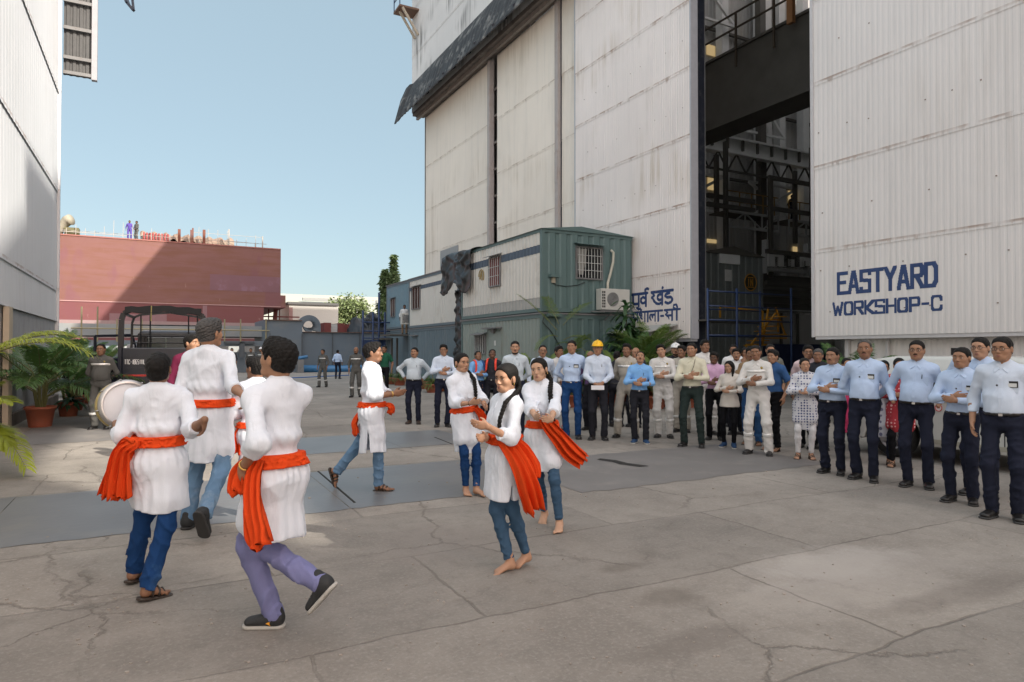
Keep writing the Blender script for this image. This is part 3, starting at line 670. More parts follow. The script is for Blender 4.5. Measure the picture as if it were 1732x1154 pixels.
            so_ = [Ecap(F(A3(0,-.03,-.088)), F(A3(side*.006,.14,-.088)), Rf @ A3(1,0,0), (.042*s,.05*s), (.050*s,.05*s), cap=.035*s, k=0), Half(F(A3(0,0,-.074)), Rf @ A3(0,0,1)), Half(F(A3(0,0,-.094)), Rf @ A3(0,0,-1))]
            sn = ch('sandal', carve(so_, *pbox(so_, .01), max(vox*.7,.007)), mat('brown_sandal', (.035,.024,.018), rough=.5))
            for y_, hh in ((.02,.004),(.065,-.018),(.10,-.034)):
                MB().tube([F(A3(-.045,y_,-.075)), F(A3(-.034,y_,hh-.012)), F(A3(0,y_,hh+.004)), F(A3(.034,y_,hh-.012)), F(A3(.045,y_,-.075))], .009*s, 6).build('strap', mat('brown_sandal', (.035,.024,.018)), sn, True)
    info = dict(T=T, HC=HC, Rt=Rt, Rh=Rh, s=s, body=body, arms=arms, band=band, ch=ch, az=az, p0=p0, torso=torso, F=footobjs, vox=vox, fo=fo, hR=hR, hL=hL, seed=seed, fat=f)
    # --- worn extras
    if 'badge' in ex:
        bx = -.085; y_ = .122 + .018*f
        bo = MB().box(A3(-.042,-.003,-.030)*s, A3(.042,.003,.030)*s).build('badge_holder', mat('badge_black', (.012,.012,.014), rough=.3), body)
        bo.matrix_local = Matrix.Translation(Vector(fy(bx, 1.26) + A3(0,.006,0))) @ Matrix(Rt.tolist()).to_4x4()
        MB().box(A3(-.033,.0032,-.024)*s, A3(.033,.005,.010)*s).build('badge_card', mat('badge_card', (.6,.62,.62), rough=.4), bo)
    if 'button' in ex: MB().ell(fy(.03,1.25), A3(.009,.004,.009)*s, Rt, 8, 5).build('lapel_pin', M_EYED, body, True)
    if 'pen' in ex: MB().tube([fy(-.07,1.31) + A3(0,.003,0), fy(-.068,1.26) + A3(0,.004,0)], .004*s, 5).build('pen', M_EYED, body, True)
    if 'pocket' in ex or 'badge' in ex or 'pen' in ex:
        pk = MB().box(A3(-.045,-.004,-.055)*s, A3(.045,.003,.045)*s).build('breast_pocket', shirt, body); pk.matrix_local = Matrix.Translation(Vector(fy(-.085,1.235))) @ Matrix(Rt.tolist()).to_4x4()
    if 'helmet' in ex or 'whitehelmet' in ex:
        hmat = mat('yellow_helmet', (.85,.50,.01), rough=.3) if 'helmet' in ex else mat('white_helmet', (.75,.75,.75), rough=.3)
        hp_ = [Ell(HC(A3(0,-.012,.040)), A3(.098,.117,.100)*s, Rh, 0), Half(HC(A3(0,0,.035)), Rh @ nrm(A3(0,-.12,-1)))]
        ho = ch('helmet_shell', carve(hp_, *pbox(hp_, .01), .009), hmat)
        hp_ = [Ell(HC(A3(0,.012,.036)), A3(.106,.140,.05)*s, Rh, 0), Half(HC(A3(0,0,.043)), Rh @ A3(0,0,1)), Half(HC(A3(0,0,.032)), Rh @ A3(0,0,-1))]
        ch('brim', carve(hp_, *pbox(hp_, .01), .008), hmat, ho)
        MB().tube([HC(A3(0,.095,.085)), HC(A3(0,.05,.132)), HC(A3(0,-.03,.141)), HC(A3(0,-.10,.11))], .012*s, 6).build('ridge', hmat, ho, True)
    if 'watch' in ex:
        sh, el, wr, hd, pn, side = arms[1 if 'watchL' in ex else 0]; d_ = nrm(wr - el); c_ = el + (wr-el)*.93
        wo = ch('wristwatch', carve([Tor(c_, d_, .030*s, .006*s)], c_-.05, c_+.05, .005), M_GOLD); 
    if 'bracelet' in ex:
        sh, el, wr, hd, pn, side = arms[0]; d_ = nrm(wr - el); c_ = el + (wr-el)*.9
        ch('bracelet', carve([Tor(c_, d_, .0285*s, .004*s)], c_-.05, c_+.05, .004), M_EYED)
    if 'phone' in ex:
        sh, el, wr, hd, pn, side = arms[0]; c_ = wr + nrm(hd)*.10*s + nrm(pn)*.02*s
        o = MB().box((-.078,-.004,-.038),(.078,.004,.038)).build('phone', mat('phone_black', (.008,.008,.01), rough=.2)); tag(o, 'black mobile phone held up level by the man at the right end', 'phone')
        o.location = tuple(p0 + Rz @ c_); o.rotation_euler = (0,0,radians(8)); bevel(o, .003)
    if 'backpack' in ex:
        for sg in (-1,1):
            pts = [T((sg*.10,-.11,1.36)), T((sg*.10,-.04,1.485)), T((sg*.10,.07,1.46)), T((sg*.105,.13,1.36)), T((sg*.115,.13,1.22)), T((sg*.15,.06,1.13))]
            mb_ = MB()
            for q0, q1 in zip(pts[:-1], pts[1:]): mb_.bar(q0, q1, .045*s, .012*s, up=tuple(Rt @ A3(sg*.2,1,.6)))
            mb_.build('backpack_strap', mat('strap_blue', (.02,.06,.2)) if (sg < 0 and 'twotone' in ex) else mat('strap_orange', (.75,.06,.03)), body)
        P = [Ecap(T((0,-.19,1.12)), T((0,-.19,1.32)), sx, (.13*s,.07*s), (.12*s,.06*s), cap=.07, k=0)]
        ch('backpack', carve(P, *pbox(P, .01), .018), mat('backpack_cloth', (.02,.03,.08)))
    return info

def drape(I, pts, widths, thick=.03, nf=4, amp=.018, name='sash_tail', m=None, side=(1,0,0), seed=1):
    """hanging cloth: wavy closed cross-section swept down a path (person frame, metres)"""
    rs = np.random.RandomState(seed); pts = [np.asarray(p, float) for p in pts]; n = 60; rings = 30
    P = []; ts = np.linspace(0, len(pts)-1, rings)
    for t in ts:
        i = min(int(t), len(pts)-2); f = t - i
        p_1 = pts[max(i-1,0)]; p2 = pts[min(i+2, len(pts)-1)]; a, b = pts[i], pts[i+1]
        P.append(.5*((2*a) + (b-p_1)*f + (2*p_1-5*a+4*b-p2)*f*f + (-p_1+3*a-3*b+p2)*f**3))
    V, F = [], []; ph = rs.uniform(0,6); ph2 = rs.uniform(0,6)
    for r, (t, c) in enumerate(zip(ts, P)):
        w = np.interp(t, range(len(widths)), widths); d = nrm(P[min(r+1,rings-1)] - P[max(r-1,0)])
        sd = np.asarray(side, float); sd = nrm(sd - d*(sd @ d)); nn = np.cross(d, sd); g = r/(rings-1)
        for k in range(n):
            q = k/(n/2)
            x = (q if q <= 1 else 2-q)*2 - 1; sgn = 1 if q < 1 else -1
            wave = amp*(.5+g)*(np.sin(nf*pi*x + ph + .8*g + .5*np.sin(7*g+ph2)) + .45*np.sin(nf*1.9*pi*x + ph2 - 1.8*g) + .25*np.sin(nf*3.7*pi*x + 5*g))
            th = thick*.27*(1 - .6*abs(x))
            end = (.02*np.sin(5*x+ph) + .012*np.sin(13*x+ph2)) if r == rings-1 else 0
            V.append(c + sd*x*w + nn*(wave + sgn*th) + d*end)
    for r in range(rings-1):
        for k in range(n): F.append((r*n+k, r*n+(k+1)%n, (r+1)*n+(k+1)%n, (r+1)*n+k))
    F.append(tuple(range(n))[::-1]); F.append(tuple((rings-1)*n + k for k in range(n)))
    return newobj(name, V, F, m or M_ORANGE, I['body'] if isinstance(I, dict) else I, True)
def sash(I, z=.985, h=.075):
    s = I['s']; f = folds(I['seed']+9, .010, .022, 4, 4.0, .5)
    return I['band'](z, z+h, .046, M_ORANGE, 'sash', f, vx=.009)
def braid(I, pts, r=.022):
    mb = MB(); n = 24; pts = [np.asarray(p, float) for p in pts]; t = np.linspace(0, len(pts)-1, n)
    for i, tt in enumerate(t):
        k = min(int(tt), len(pts)-2); f = tt-k; c = pts[k]*(1-f) + pts[k+1]*f; d = nrm(pts[k+1]-pts[k]); sd = nrm(np.cross(d, A3(.2,1,.1))); w = r*(1 - .35*i/n)
        for sg in (-1,1):
            x = sd; R = np.stack([nrm(sd*.8 + d*sg*.6), np.cross(d, sd), nrm(np.cross(nrm(sd*.8 + d*sg*.6), np.cross(d, sd)))], 1)
            mb.ell(c + sd*sg*w*.42, (w*1.0, w*.8, w*1.25), R, 8, 6)
    return mb.build('braid', M_HAIR, I['body'], True)
# ---------------------------------------------------------------- the people in this yard
WHT = cloth_mat('white_cotton', (.71,.76,.84), crease=.34); COV = cloth_mat('white_coverall_cloth', (.62,.61,.59), var=.07); COVB = cloth_mat('beige_coverall_cloth', (.42,.39,.34))
LB = cloth_mat('light_blue_shirt', (.46,.58,.78)); LB2 = cloth_mat('pale_blue_shirt', (.56,.64,.76)); LBG = cloth_mat('blue_grey_shirt', (.50,.57,.63)); SKY = cloth_mat('sky_blue_shirt', (.19,.40,.72))
NAVY = cloth_mat('navy_trouser_cloth', (.014,.017,.032)); CHAR = cloth_mat('charcoal_trouser_cloth', (.017,.018,.024)); BLK = cloth_mat('black_cloth', (.007,.007,.009)); GRN = cloth_mat('dark_green_trousers', (.022,.034,.032))
def jeans_mat(name, col, fade):
    return mat(name, col, rough=.85, var=.25, scale=4, bump=.2, bscale=300, dirt=fade, dirt_amt=.9, dscale=3.2, spec=.1)
JB = jeans_mat('blue_jeans_cloth', (.035,.10,.24), (.14,.24,.40)); JL = jeans_mat('light_jeans_cloth', (.13,.23,.36), (.30,.40,.50)); JD = jeans_mat('deep_jeans_cloth', (.012,.045,.14), (.06,.14,.3)); JT = jeans_mat('teal_jeans_cloth', (.05,.10,.17), (.13,.20,.27))
LIL = cloth_mat('lilac_trouser_cloth', (.19,.20,.38), var=.1); GREYC = cloth_mat('grey_coverall_cloth', (.10,.10,.095), var=.1)
CREAM = cloth_mat('cream_shirt', (.60,.58,.46)); PINK = cloth_mat('pink_shirt', (.60,.38,.55)); PINK2 = cloth_mat('pale_pink_shirt', (.62,.48,.50)); BLU = cloth_mat('royal_blue_shirt', (.035,.09,.22)); MAR = cloth_mat('maroon_shirt', (.095,.010,.032))
BLOUSE = cloth_mat('ivory_blouse', (.62,.58,.53)); TAN = cloth_mat('tan_shirt', (.28,.19,.11)); DKS = cloth_mat('dark_shirt', (.03,.032,.04)); WSH = cloth_mat('white_shirt', (.66,.66,.66)); GGS = cloth_mat('grey_green_shirt', (.15,.15,.13))
PURP = cloth_mat('purple_shirt', (.12,.07,.16)); LEG = cloth_mat('white_legging', (.66,.66,.68))
def dotted(name, base, dot, sc):
    m, nt, b = nodes_of(name); N = nt.nodes; L = nt.links; tc = N.new('ShaderNodeTexCoord'); vo = N.new('ShaderNodeTexVoronoi'); vo.inputs['Scale'].default_value = sc; vo.inputs['Randomness'].default_value = .15
    L.new(tc.outputs['Object'], vo.inputs['Vector']); r = N.new('ShaderNodeMapRange'); r.inputs['From Min'].default_value = .28; r.inputs['From Max'].default_value = .36; L.new(vo.outputs['Distance'], r.inputs['Value'])
    mx = N.new('ShaderNodeMix'); mx.data_type = 'RGBA'; mx.inputs['A'].default_value = (*dot, 1); mx.inputs['B'].default_value = (*base, 1); L.new(r.outputs['Result'], mx.inputs['Factor']); L.new(mx.outputs['Result'], b.inputs['Base Color']); b.inputs['Roughness'].default_value = .85; MATS[name] = m; return m
KUR = dotted('blue_dotted_cotton', (.55,.56,.60), (.03,.05,.16), 26); REDK = dotted('red_dotted_cotton', (.30,.02,.03), (.6,.35,.35), 22); GREYK = dotted('grey_print_cotton', (.5,.5,.55), (.12,.12,.2), 12)

# ================================================================ the setting (yard frame: x = v, y = u, rotated by TH)
YR = TH
def corr_sheet(x0, x1, z0, z1, pitch=.25, amp=.02, rows=None, lip=.012, y=0.0, face=-1, axis='u', jit=0.0, seed=0):
    """corrugated cladding as vertical ribs; rows = seam heights, each row lapping over the one below; axis 'u': sheet lies in plane v = y"""
    mb = MB(); rows = [z0] + [r for r in (rows or []) if z0 < r < z1] + [z1]; rs = random.Random(seed)
    n = max(1, int(round((x1-x0)/pitch))); pr = [(0,0),(.30,0),(.42,1),(.88,1)]
    xs = []; hs = []
    for i in range(n):
        for f, h in pr: xs.append(x0 + (i+f)*(x1-x0)/n); hs.append(h*amp)
    xs.append(x1); hs.append(0)
    for r in range(len(rows)-1):
        za, zb = rows[r] - (.05 if r else 0), rows[r+1]; base = len(mb.v); tilt = lip
        for i, (x, h) in enumerate(zip(xs, hs)):
            for z, o in ((za, tilt), (zb, 0)):
                d = y + face*(h + o + (jit*rs.random() if jit else 0)); mb.v.append((d, x, z) if axis == 'u' else (x, d, z))
        for i in range(len(xs)-1): mb.f.append((base+2*i, base+2*i+2, base+2*i+3, base+2*i+1))
    return mb
def cladding_mat(name, col, seams, rust=(.22,.10,.04), amt=.8, stain=(.45,.36,.25), stain_amt=.5, rough=.6, streak=(.30,.30,.30)):
    """painted sheet with rust creeping down from the lap seams and faint vertical streaks"""
    m, nt, b = nodes_of(name); N = nt.nodes; L = nt.links
    tc = N.new('ShaderNodeTexCoord'); sp = N.new('ShaderNodeSeparateXYZ'); L.new(tc.outputs['Object'], sp.inputs[0])
    def math_(op, a, b_=None, c=None):
        n = N.new('ShaderNodeMath'); n.operation = op
        for i, x in enumerate((a, b_, c)):
            if x is None: continue
            if isinstance(x, (int, float)): n.inputs[i].default_value = x
            else: L.new(x, n.inputs[i])
        return n.outputs[0]
    def noise(scale, vec=None, det=4, rough_=.5):
        n = N.new('ShaderNodeTexNoise'); n.inputs['Scale'].default_value = scale; n.inputs['Detail'].default_value = det; n.inputs['Roughness'].default_value = rough_
        L.new(vec or tc.outputs['Object'], n.inputs['Vector']); return n.outputs['Fac']
    mp = N.new('ShaderNodeMapping'); mp.inputs['Scale'].default_value = (1, 1, .06); L.new(tc.outputs['Object'], mp.inputs['Vector'])
    vst = noise(5.0, mp.outputs['Vector'], 5); big = noise(.25, None, 4); fine = noise(2.2, None, 6)
    mask = None
    for z in seams:
        d = math_('SUBTRACT', z + .02, sp.outputs['Z'])                     # distance below the seam
        up = math_('GREATER_THAN', d, -.03)
        f = math_('SUBTRACT', 1.0, math_('DIVIDE', math_('MAXIMUM', d, 0.0), math_('ADD', .035, math_('MULTIPLY', math_('MAXIMUM', math_('SUBTRACT', vst, .54), 0.0), 1.1))))
        f = math_('MULTIPLY', math_('MAXIMUM', f, 0.0), up); mask = f if mask is None else math_('MAXIMUM', mask, f)
    def mix(fac, A, B):
        x = N.new('ShaderNodeMix'); x.data_type = 'RGBA'
        for k, q in (('Factor', fac), ('A', A), ('B', B)):
            if isinstance(q, tuple): x.inputs[k].default_value = (*q, 1) if len(q) == 3 else q
            elif isinstance(q, float): x.inputs[k].default_value = q
            else: L.new(q, x.inputs[k])
        return x.outputs['Result']
    rng = lambda v, a, c, t=1.0: (lambda n: (setattr(n.inputs['From Min'], 'default_value', a), setattr(n.inputs['From Max'], 'default_value', c), setattr(n.inputs['To Max'], 'default_value', t), L.new(v, n.inputs['Value']), n.outputs['Result'])[-1])(N.new('ShaderNodeMapRange'))
    c = mix(rng(big, .35, .65), tuple(x*.94 for x in col), tuple(min(1, x*1.05) for x in col))
    c = mix(rng(vst, .50, .80, .30), c, tuple((x + y)/2 for x, y in zip(col, streak)))
    c = mix(math_('MULTIPLY', rng(noise(.35, None, 3), .52, .68), rng(vst, .40, .62, stain_amt)), c, stain)
    if mask is not None: c = mix(math_('MULTIPLY', math_('MULTIPLY', mask, amt), rng(fine, .35, .6)), c, rust)
    L.new(c, b.inputs['Base Color']); b.inputs['Roughness'].default_value = rough; MATS[name] = m; return m
SEAM_D = [1.95+2.1*k + .0 for k in range(1, 14)]; SEAM_A = [4.85, 7.6, 10.35, 13.1]
M_CLAD = cladding_mat('white_cladding', (.78,.715,.68), [4.05,6.15,8.27,10.4,12.5,14.6], amt=.7)
M_CLAD2 = cladding_mat('cream_cladding', (.80,.72,.63), SEAM_A, amt=.5, stain_amt=.35)
M_CLADU = cladding_mat('peeling_cladding', (.66,.65,.64), [20,23,26], amt=.3, stain=(.08,.075,.07), stain_amt=.85)
M_CLADE = cladding_mat('white_door_cladding', (.72,.68,.655), [4.05,6.15,8.27,10.4,12.5,14.6], amt=.6, stain_amt=.12)
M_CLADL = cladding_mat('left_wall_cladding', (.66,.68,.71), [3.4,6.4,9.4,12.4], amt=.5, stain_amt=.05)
M_STEELD = mat('dark_blue_steel', (.018,.022,.035), rough=.5, var=.4, scale=2, dirt=(.10,.10,.10), dirt_amt=.5, dscale=5)
M_STEELG = mat('grey_steel', (.17,.17,.17), rough=.5, var=.25, scale=3, dirt=(.10,.06,.04), dirt_amt=.5, dscale=2)
M_BEAM = mat('weathered_beam', (.15,.125,.11), rough=.75, var=.5, scale=2.5, dirt=(.30,.27,.24), dirt_amt=.8, dscale=1.2)
M_BLACKSHEET = mat('black_weathered_sheet', (.03,.03,.032), rough=.7, var=.5, scale=3, dirt=(.32,.31,.29), dirt_amt=.8, dscale=1.6)
M_INT = mat('interior_grey_steel', (.66,.67,.66), rough=.6, var=.2, scale=1.5)
M_INTD = mat('interior_dark_steel', (.08,.075,.065), rough=.6, var=.3, scale=1.5)
M_INTW = cladding_mat('interior_cladding', (.44,.44,.43), [], stain_amt=.3)
M_YEL = mat('yellow_paint', (.45,.22,.02), rough=.5, var=.25, scale=5); M_BLUES = mat('blue_scaffold_paint', (.015,.035,.10), rough=.45, var=.3, scale=6)
M_NAVYPAINT = mat('navy_lettering_paint', (.025,.055,.16), rough=.6, var=.15, scale=8)

# ---------------------------------------------------------------- ground
def ground_mat():
    m, nt, b = nodes_of('concrete_ground'); N = nt.nodes; L = nt.links
    tc = N.new('ShaderNodeTexCoord'); O = tc.outputs['Object']
    def noise(sc, det=5, r=.55, vec=None):
        n = N.new('ShaderNodeTexNoise'); n.inputs['Scale'].default_value = sc; n.inputs['Detail'].default_value = det; n.inputs['Roughness'].default_value = r; L.new(vec or O, n.inputs['Vector']); return n
    def M_(op, a, b_=None):
        n = N.new('ShaderNodeMath'); n.operation = op
        for i, x in enumerate((a, b_)):
            if x is None: continue
            if isinstance(x, (int, float)): n.inputs[i].default_value = x
            else: L.new(x, n.inputs[i])
        return n.outputs[0]
    def rng(v, a, c, t0=0.0, t1=1.0):
        n = N.new('ShaderNodeMapRange'); n.inputs['From Min'].default_value = a; n.inputs['From Max'].default_value = c; n.inputs['To Min'].default_value = t0; n.inputs['To Max'].default_value = t1; L.new(v, n.inputs['Value']); return n.outputs['Result']
    def mix(fac, A, B, bt='MIX'):
        x = N.new('ShaderNodeMix'); x.data_type = 'RGBA'; x.blend_type = bt
        for k, q in (('Factor', fac), ('A', A), ('B', B)):
            if isinstance(q, tuple): x.inputs[k].default_value = (*q, 1)
            elif isinstance(q, float): x.inputs[k].default_value = q
            else: L.new(q, x.inputs[k])
        return x.outputs['Result']
    wob = noise(1.3, 5, .6); vm = N.new('ShaderNodeVectorMath'); vm.operation = 'MULTIPLY_ADD'; L.new(wob.outputs['Color'], vm.inputs[0]); vm.inputs[1].default_value = (.16,.16,0); L.new(O, vm.inputs[2]); P = vm.outputs[0]
    sp = N.new('ShaderNodeSeparateXYZ'); L.new(P, sp.inputs[0]); v, u = sp.outputs['X'], sp.outputs['Y']
    c = mix(rng(noise(.55, 8, .68).outputs['Fac'], .38, .62), (.222,.202,.180), (.315,.288,.256))
    c = mix(rng(noise(5.5, 8, .75).outputs['Fac'], .48, .70, 0, .55), c, (.175,.16,.143))
    c = mix(rng(noise(38, 3, .7).outputs['Fac'], .5, .8, 0, .6), c, (.40,.38,.35))
    c = mix(rng(noise(70, 2, .7).outputs['Fac'], .58, .8, 0, .7), c, (.14,.125,.11))
    # slabs: every slab its own shade, joints along u and v
    br = N.new('ShaderNodeTexBrick'); mp = N.new('ShaderNodeMapping'); mp.inputs['Location'].default_value = (1.1,.35,0); L.new(P, mp.inputs['Vector']); L.new(mp.outputs[0], br.inputs['Vector'])
    br.inputs['Scale'].default_value = 1.0; br.inputs['Brick Width'].default_value = 2.9; br.inputs['Row Height'].default_value = 1.32; br.inputs['Mortar Size'].default_value = .013; br.inputs['Mortar Smooth'].default_value = .6; br.offset = .35
    br.inputs['Color1'].default_value = (.88,.88,.88,1); br.inputs['Color2'].default_value = (1.08,1.07,1.06,1); br.inputs['Mortar'].default_value = (1,1,1,1)
    c = mix(1.0, c, br.outputs['Color'], 'MULTIPLY')
    jb = M_('MULTIPLY', br.outputs['Fac'], rng(noise(.6, 4, .6).outputs['Fac'], .40, .54, .35, 1.0))
    # cracks (stronger on the near left)
    vo = N.new('ShaderNodeTexVoronoi'); vo.feature = 'DISTANCE_TO_EDGE'; vo.inputs['Scale'].default_value = .62
    w2 = noise(2.4, 6, .7); vm2 = N.new('ShaderNodeVectorMath'); vm2.operation = 'MULTIPLY_ADD'; L.new(w2.outputs['Color'], vm2.inputs[0]); vm2.inputs[1].default_value = (.42,.42,0); L.new(O, vm2.inputs[2]); L.new(vm2.outputs[0], vo.inputs['Vector'])
    so = N.new('ShaderNodeSeparateXYZ'); L.new(O, so.inputs[0])
    left = rng(so.outputs['X'], -.6, 1.0, 1.0, 0.25); near = rng(so.outputs['Y'], 6.3, 6.7, 1.0, .12)
    cr = M_('MULTIPLY', rng(vo.outputs['Distance'], 0.0, .009, 1.0, 0.0), M_('MULTIPLY', M_('MULTIPLY', left, near), rng(noise(.8, 4).outputs['Fac'], .40, .55)))
    vo2 = N.new('ShaderNodeTexVoronoi'); vo2.feature = 'DISTANCE_TO_EDGE'; vo2.inputs['Scale'].default_value = .33; L.new(vm2.outputs[0], vo2.inputs['Vector'])
    cr2 = M_('MULTIPLY', rng(vo2.outputs['Distance'], 0.0, .006, 1.0, 0.0), rng(noise(.7, 4).outputs['Fac'], .45, .55, 0, .9))
    lines = M_('MAXIMUM', M_('MAXIMUM', jb, cr), cr2)
    halo = M_('MAXIMUM', rng(vo2.outputs['Distance'], 0.0, .035, .3, 0.0), 0.0)
    c = mix(M_('MULTIPLY', halo, rng(noise(1.7, 4).outputs['Fac'], .5, .62)), c, (.12,.105,.09))
    c = mix(M_('MULTIPLY', lines, .50), c, (.085,.072,.060))
    def blob(cv, cu, rv, ru, e0, e1, sc=1.2):
        a = M_('DIVIDE', M_('SUBTRACT', so.outputs['X'], cv), rv); d = M_('DIVIDE', M_('SUBTRACT', so.outputs['Y'], cu), ru)
        r = M_('SQRT', M_('ADD', M_('MULTIPLY', a, a), M_('MULTIPLY', d, d))); return rng(M_('ADD', r, M_('MULTIPLY', M_('SUBTRACT', noise(sc*2, 6, .7).outputs['Fac'], .5), 1.8)), e0, e1, 1.0, 0.0)
    for px, py, rv, ru, col, am in ((1400,955,.75,.35,(.46,.43,.40),.5),(1480,975,1.3,.4,(.37,.34,.31),.4),(640,800,3.0,.5,(.24,.215,.19),.5),(60,850,.9,.35,(.05,.05,.052),.9),(60,905,1.2,.3,(.08,.075,.07),.7),(1180,1085,.5,.12,(.15,.13,.115),.45),(1620,1005,.9,.14,(.15,.13,.115),.4),(1130,1010,.25,.15,(.15,.13,.11),.5),(1050,960,.2,.1,(.15,.13,.11),.5),(740,920,.5,.6,(.24,.21,.19),.4)):
        g_ = G(px, py); uu, vv = UV(g_); c = mix(M_('MULTIPLY', blob(vv, uu, rv, ru, .6, 1.15), am), c, col)
    L.new(c, b.inputs['Base Color'])
    b.inputs['Roughness'].default_value = .82; b.inputs['Specular IOR Level'].default_value = .3
    h = M_('SUBTRACT', M_('MULTIPLY', noise(9, 8, .75).outputs['Fac'], .35), lines); bp = N.new('ShaderNodeBump'); bp.inputs['Strength'].default_value = .5; bp.inputs['Distance'].default_value = .02; L.new(h, bp.inputs['Height']); L.new(bp.outputs['Normal'], b.inputs['Normal'])
    return m
g = MB().quad((-600,-600,0),(600,-600,0),(600,600,0),(-600,600,0)).build('ground', ground_mat(), rz=YR); tag(g, kind='structure')
M_PLATE = mat('steel_plate', (.185,.185,.190), rough=.42, metal=.25, var=.22, scale=1.2, dirt=(.24,.225,.205), dirt_amt=1.0, dscale=.7, bump=.2, bscale=14)
M_PLATE2 = mat('dark_paving', (.175,.165,.158), rough=.62, var=.22, scale=1.5, dirt=(.25,.23,.21), dirt_amt=.8, dscale=1.3, bump=.2, bscale=30)
M_GAP = mat('dark_joint', (.02,.018,.016), rough=.9)
def plate(v0, v1, u0, u1, m, z=.004, nm='steel_plate', rag=.0):
    mb = MB(); n = 24; rs = random.Random(int(v0*10+u0*7)); a = [(v0 + (v1-v0)*i/n, u0 + rag*rs.uniform(-1,1), z) for i in range(n+1)]; c = [(v0 + (v1-v0)*i/n, u1 + rag*rs.uniform(-1,1), z) for i in range(n+1)]
    mb.v = a + c; mb.f = [(i, i+1, n+2+i, n+1+i) for i in range(n)]
    o = mb.build(nm, m, rz=YR); tag(o, kind='structure'); return o
for v0, v1 in ((-4.5,-1.31),(-1.3,1.69),(1.7,4.1)): plate(v0, v1, 6.55, 8.75, M_PLATE, rag=.02)
plate(4.11, 8.2, 6.1, 8.25, M_PLATE2, nm='asphalt_patch', rag=.04)
for v0, v1 in ((1.9,3.49),(3.5,4.9)): plate(v0, v1, 10.3, 12.3, M_PLATE)
plate(4.95, 6.9, 10.2, 12.1, M_PLATE2, nm='asphalt_patch', rag=.04); plate(-2.2, 0.0, 13.5, 18.5, M_PLATE2, nm='asphalt_patch', rag=.05)
def slit(pxa, pxb, w=.05, nm='drain_slot'):
    a, c = G(*pxa), G(*pxb); MB().bar((a[0],a[1],.007),(c[0],c[1],.007), w, .004).build(nm, M_GAP)
    o = bpy.context.scene.objects[-1]; return o
for pa, pb, w in (((538,798),(600,851),.022),((735,740),(765,752),.02)):
    a, c = G(*pa), G(*pb); o = MB().bar((a[0],a[1],.006),(c[0],c[1],.006), w, .004).build('plate_gap', M_GAP); tag(o, kind='structure')
a, c = G(1012,777), G(1094,790); mb = MB(); d = nrm(c-a); nn = A3(-d[1], d[0], 0); pts = [a + d*t*np.linalg.norm(c-a) + nn*w for t, w in ((0,.04),(.3,.09),(.6,.02),(1,.05),(.95,-.10),(.6,-.14),(.35,-.06),(.05,-.08))]
mb.add([(p[0],p[1],.009) for p in pts], [tuple(range(8))[::-1]]); o = mb.build('ground_opening', M_GAP); tag(o, kind='structure')

gr = MB(); rs = random.Random(77)
for _ in range(420):
    px_, py_ = rs.uniform(0,1732), 700 + 440*rs.random()**.8; q = G(px_, py_); r_ = rs.uniform(.003,.011)*(1 if py_ > 850 else 1.6); gr.ell((q[0],q[1],r_*.3), (r_*rs.uniform(.7,1.4),r_*rs.uniform(.7,1.4),r_*.6), None, 5, 3)
o = gr.build('grit', mat('grit_stones', (.30,.27,.24), rough=.9, var=.5, scale=3)); tag(o, kind='stuff'); o['label'] = 'scattered grit and small stones on the concrete'; o['category'] = 'grit'
# ---------------------------------------------------------------- workshop hall
hall = empty('workshop_hall', (0,0,0), YR); tag(hall, 'huge corrugated workshop hall filling the right side of the yard', 'industrial hall')
U = lambda px, v: onV(px, 500, v)[0]
uA0, uA1, uB0, uB1, uC1 = U(720,14.9), U(829,14.9), U(841,14.9), U(944,14.9), U(974,14.9)
def hb(mb, nm, m, sm=False, par=hall): return mb.build(nm, m, par, sm)
hb(corr_sheet(uA1, uA0, 0, 16.3, .13, .009, SEAM_A, y=14.9), 'wall_panel', M_CLAD2)
hb(corr_sheet(uB1, uB0, 0, 16.3, .13, .009, SEAM_A, y=14.9), 'wall_panel', M_CLAD2)
hb(corr_sheet(uC1, uB1-.28, 0, 16.3, .13, .009, SEAM_A, y=14.9), 'wall_panel', M_CLAD2)
for u0 in (uA1-.02, uB1-.02): hb(MB().box((14.72,u0-.26,0),(14.98,u0+.0,16.3)), 'column', mat('pinkish_column', (.42,.37,.35), rough=.6, var=.1, dirt=(.3,.18,.12), dirt_amt=.5, dscale=.8))
hb(MB().box((15.3,uB0-.1,0),(15.4,uA1+.1,16.3)), 'slot_backing', M_STEELG)
for z in np.arange(1.2, 16, 1.35): hb(MB().box((14.95,uB0+.003,z),(15.28,uA1-.28,z+.10)), 'slot_girt', M_BEAM)
hb(MB().box((14.86,uB1-.33,0),(14.96,uB1-.27,16.3)), 'column_gap', M_STEELD)
for u0 in (uA1-.14, uB1-.14):
    hb(MB().box((14.70,u0-.10,8.6),(14.717,u0+.10,9.9)), 'splice_plate', mat('pinkish_column', (.4,.35,.33)))
hb(MB().box((14.85,U(775,14.87),onV(760,462,14.87)[1]),(14.875,U(745,14.87),onV(760,420,14.87)[1])), 'grey_sheet_patch', mat('grey_patch_sheet', (.30,.30,.30), rough=.6))
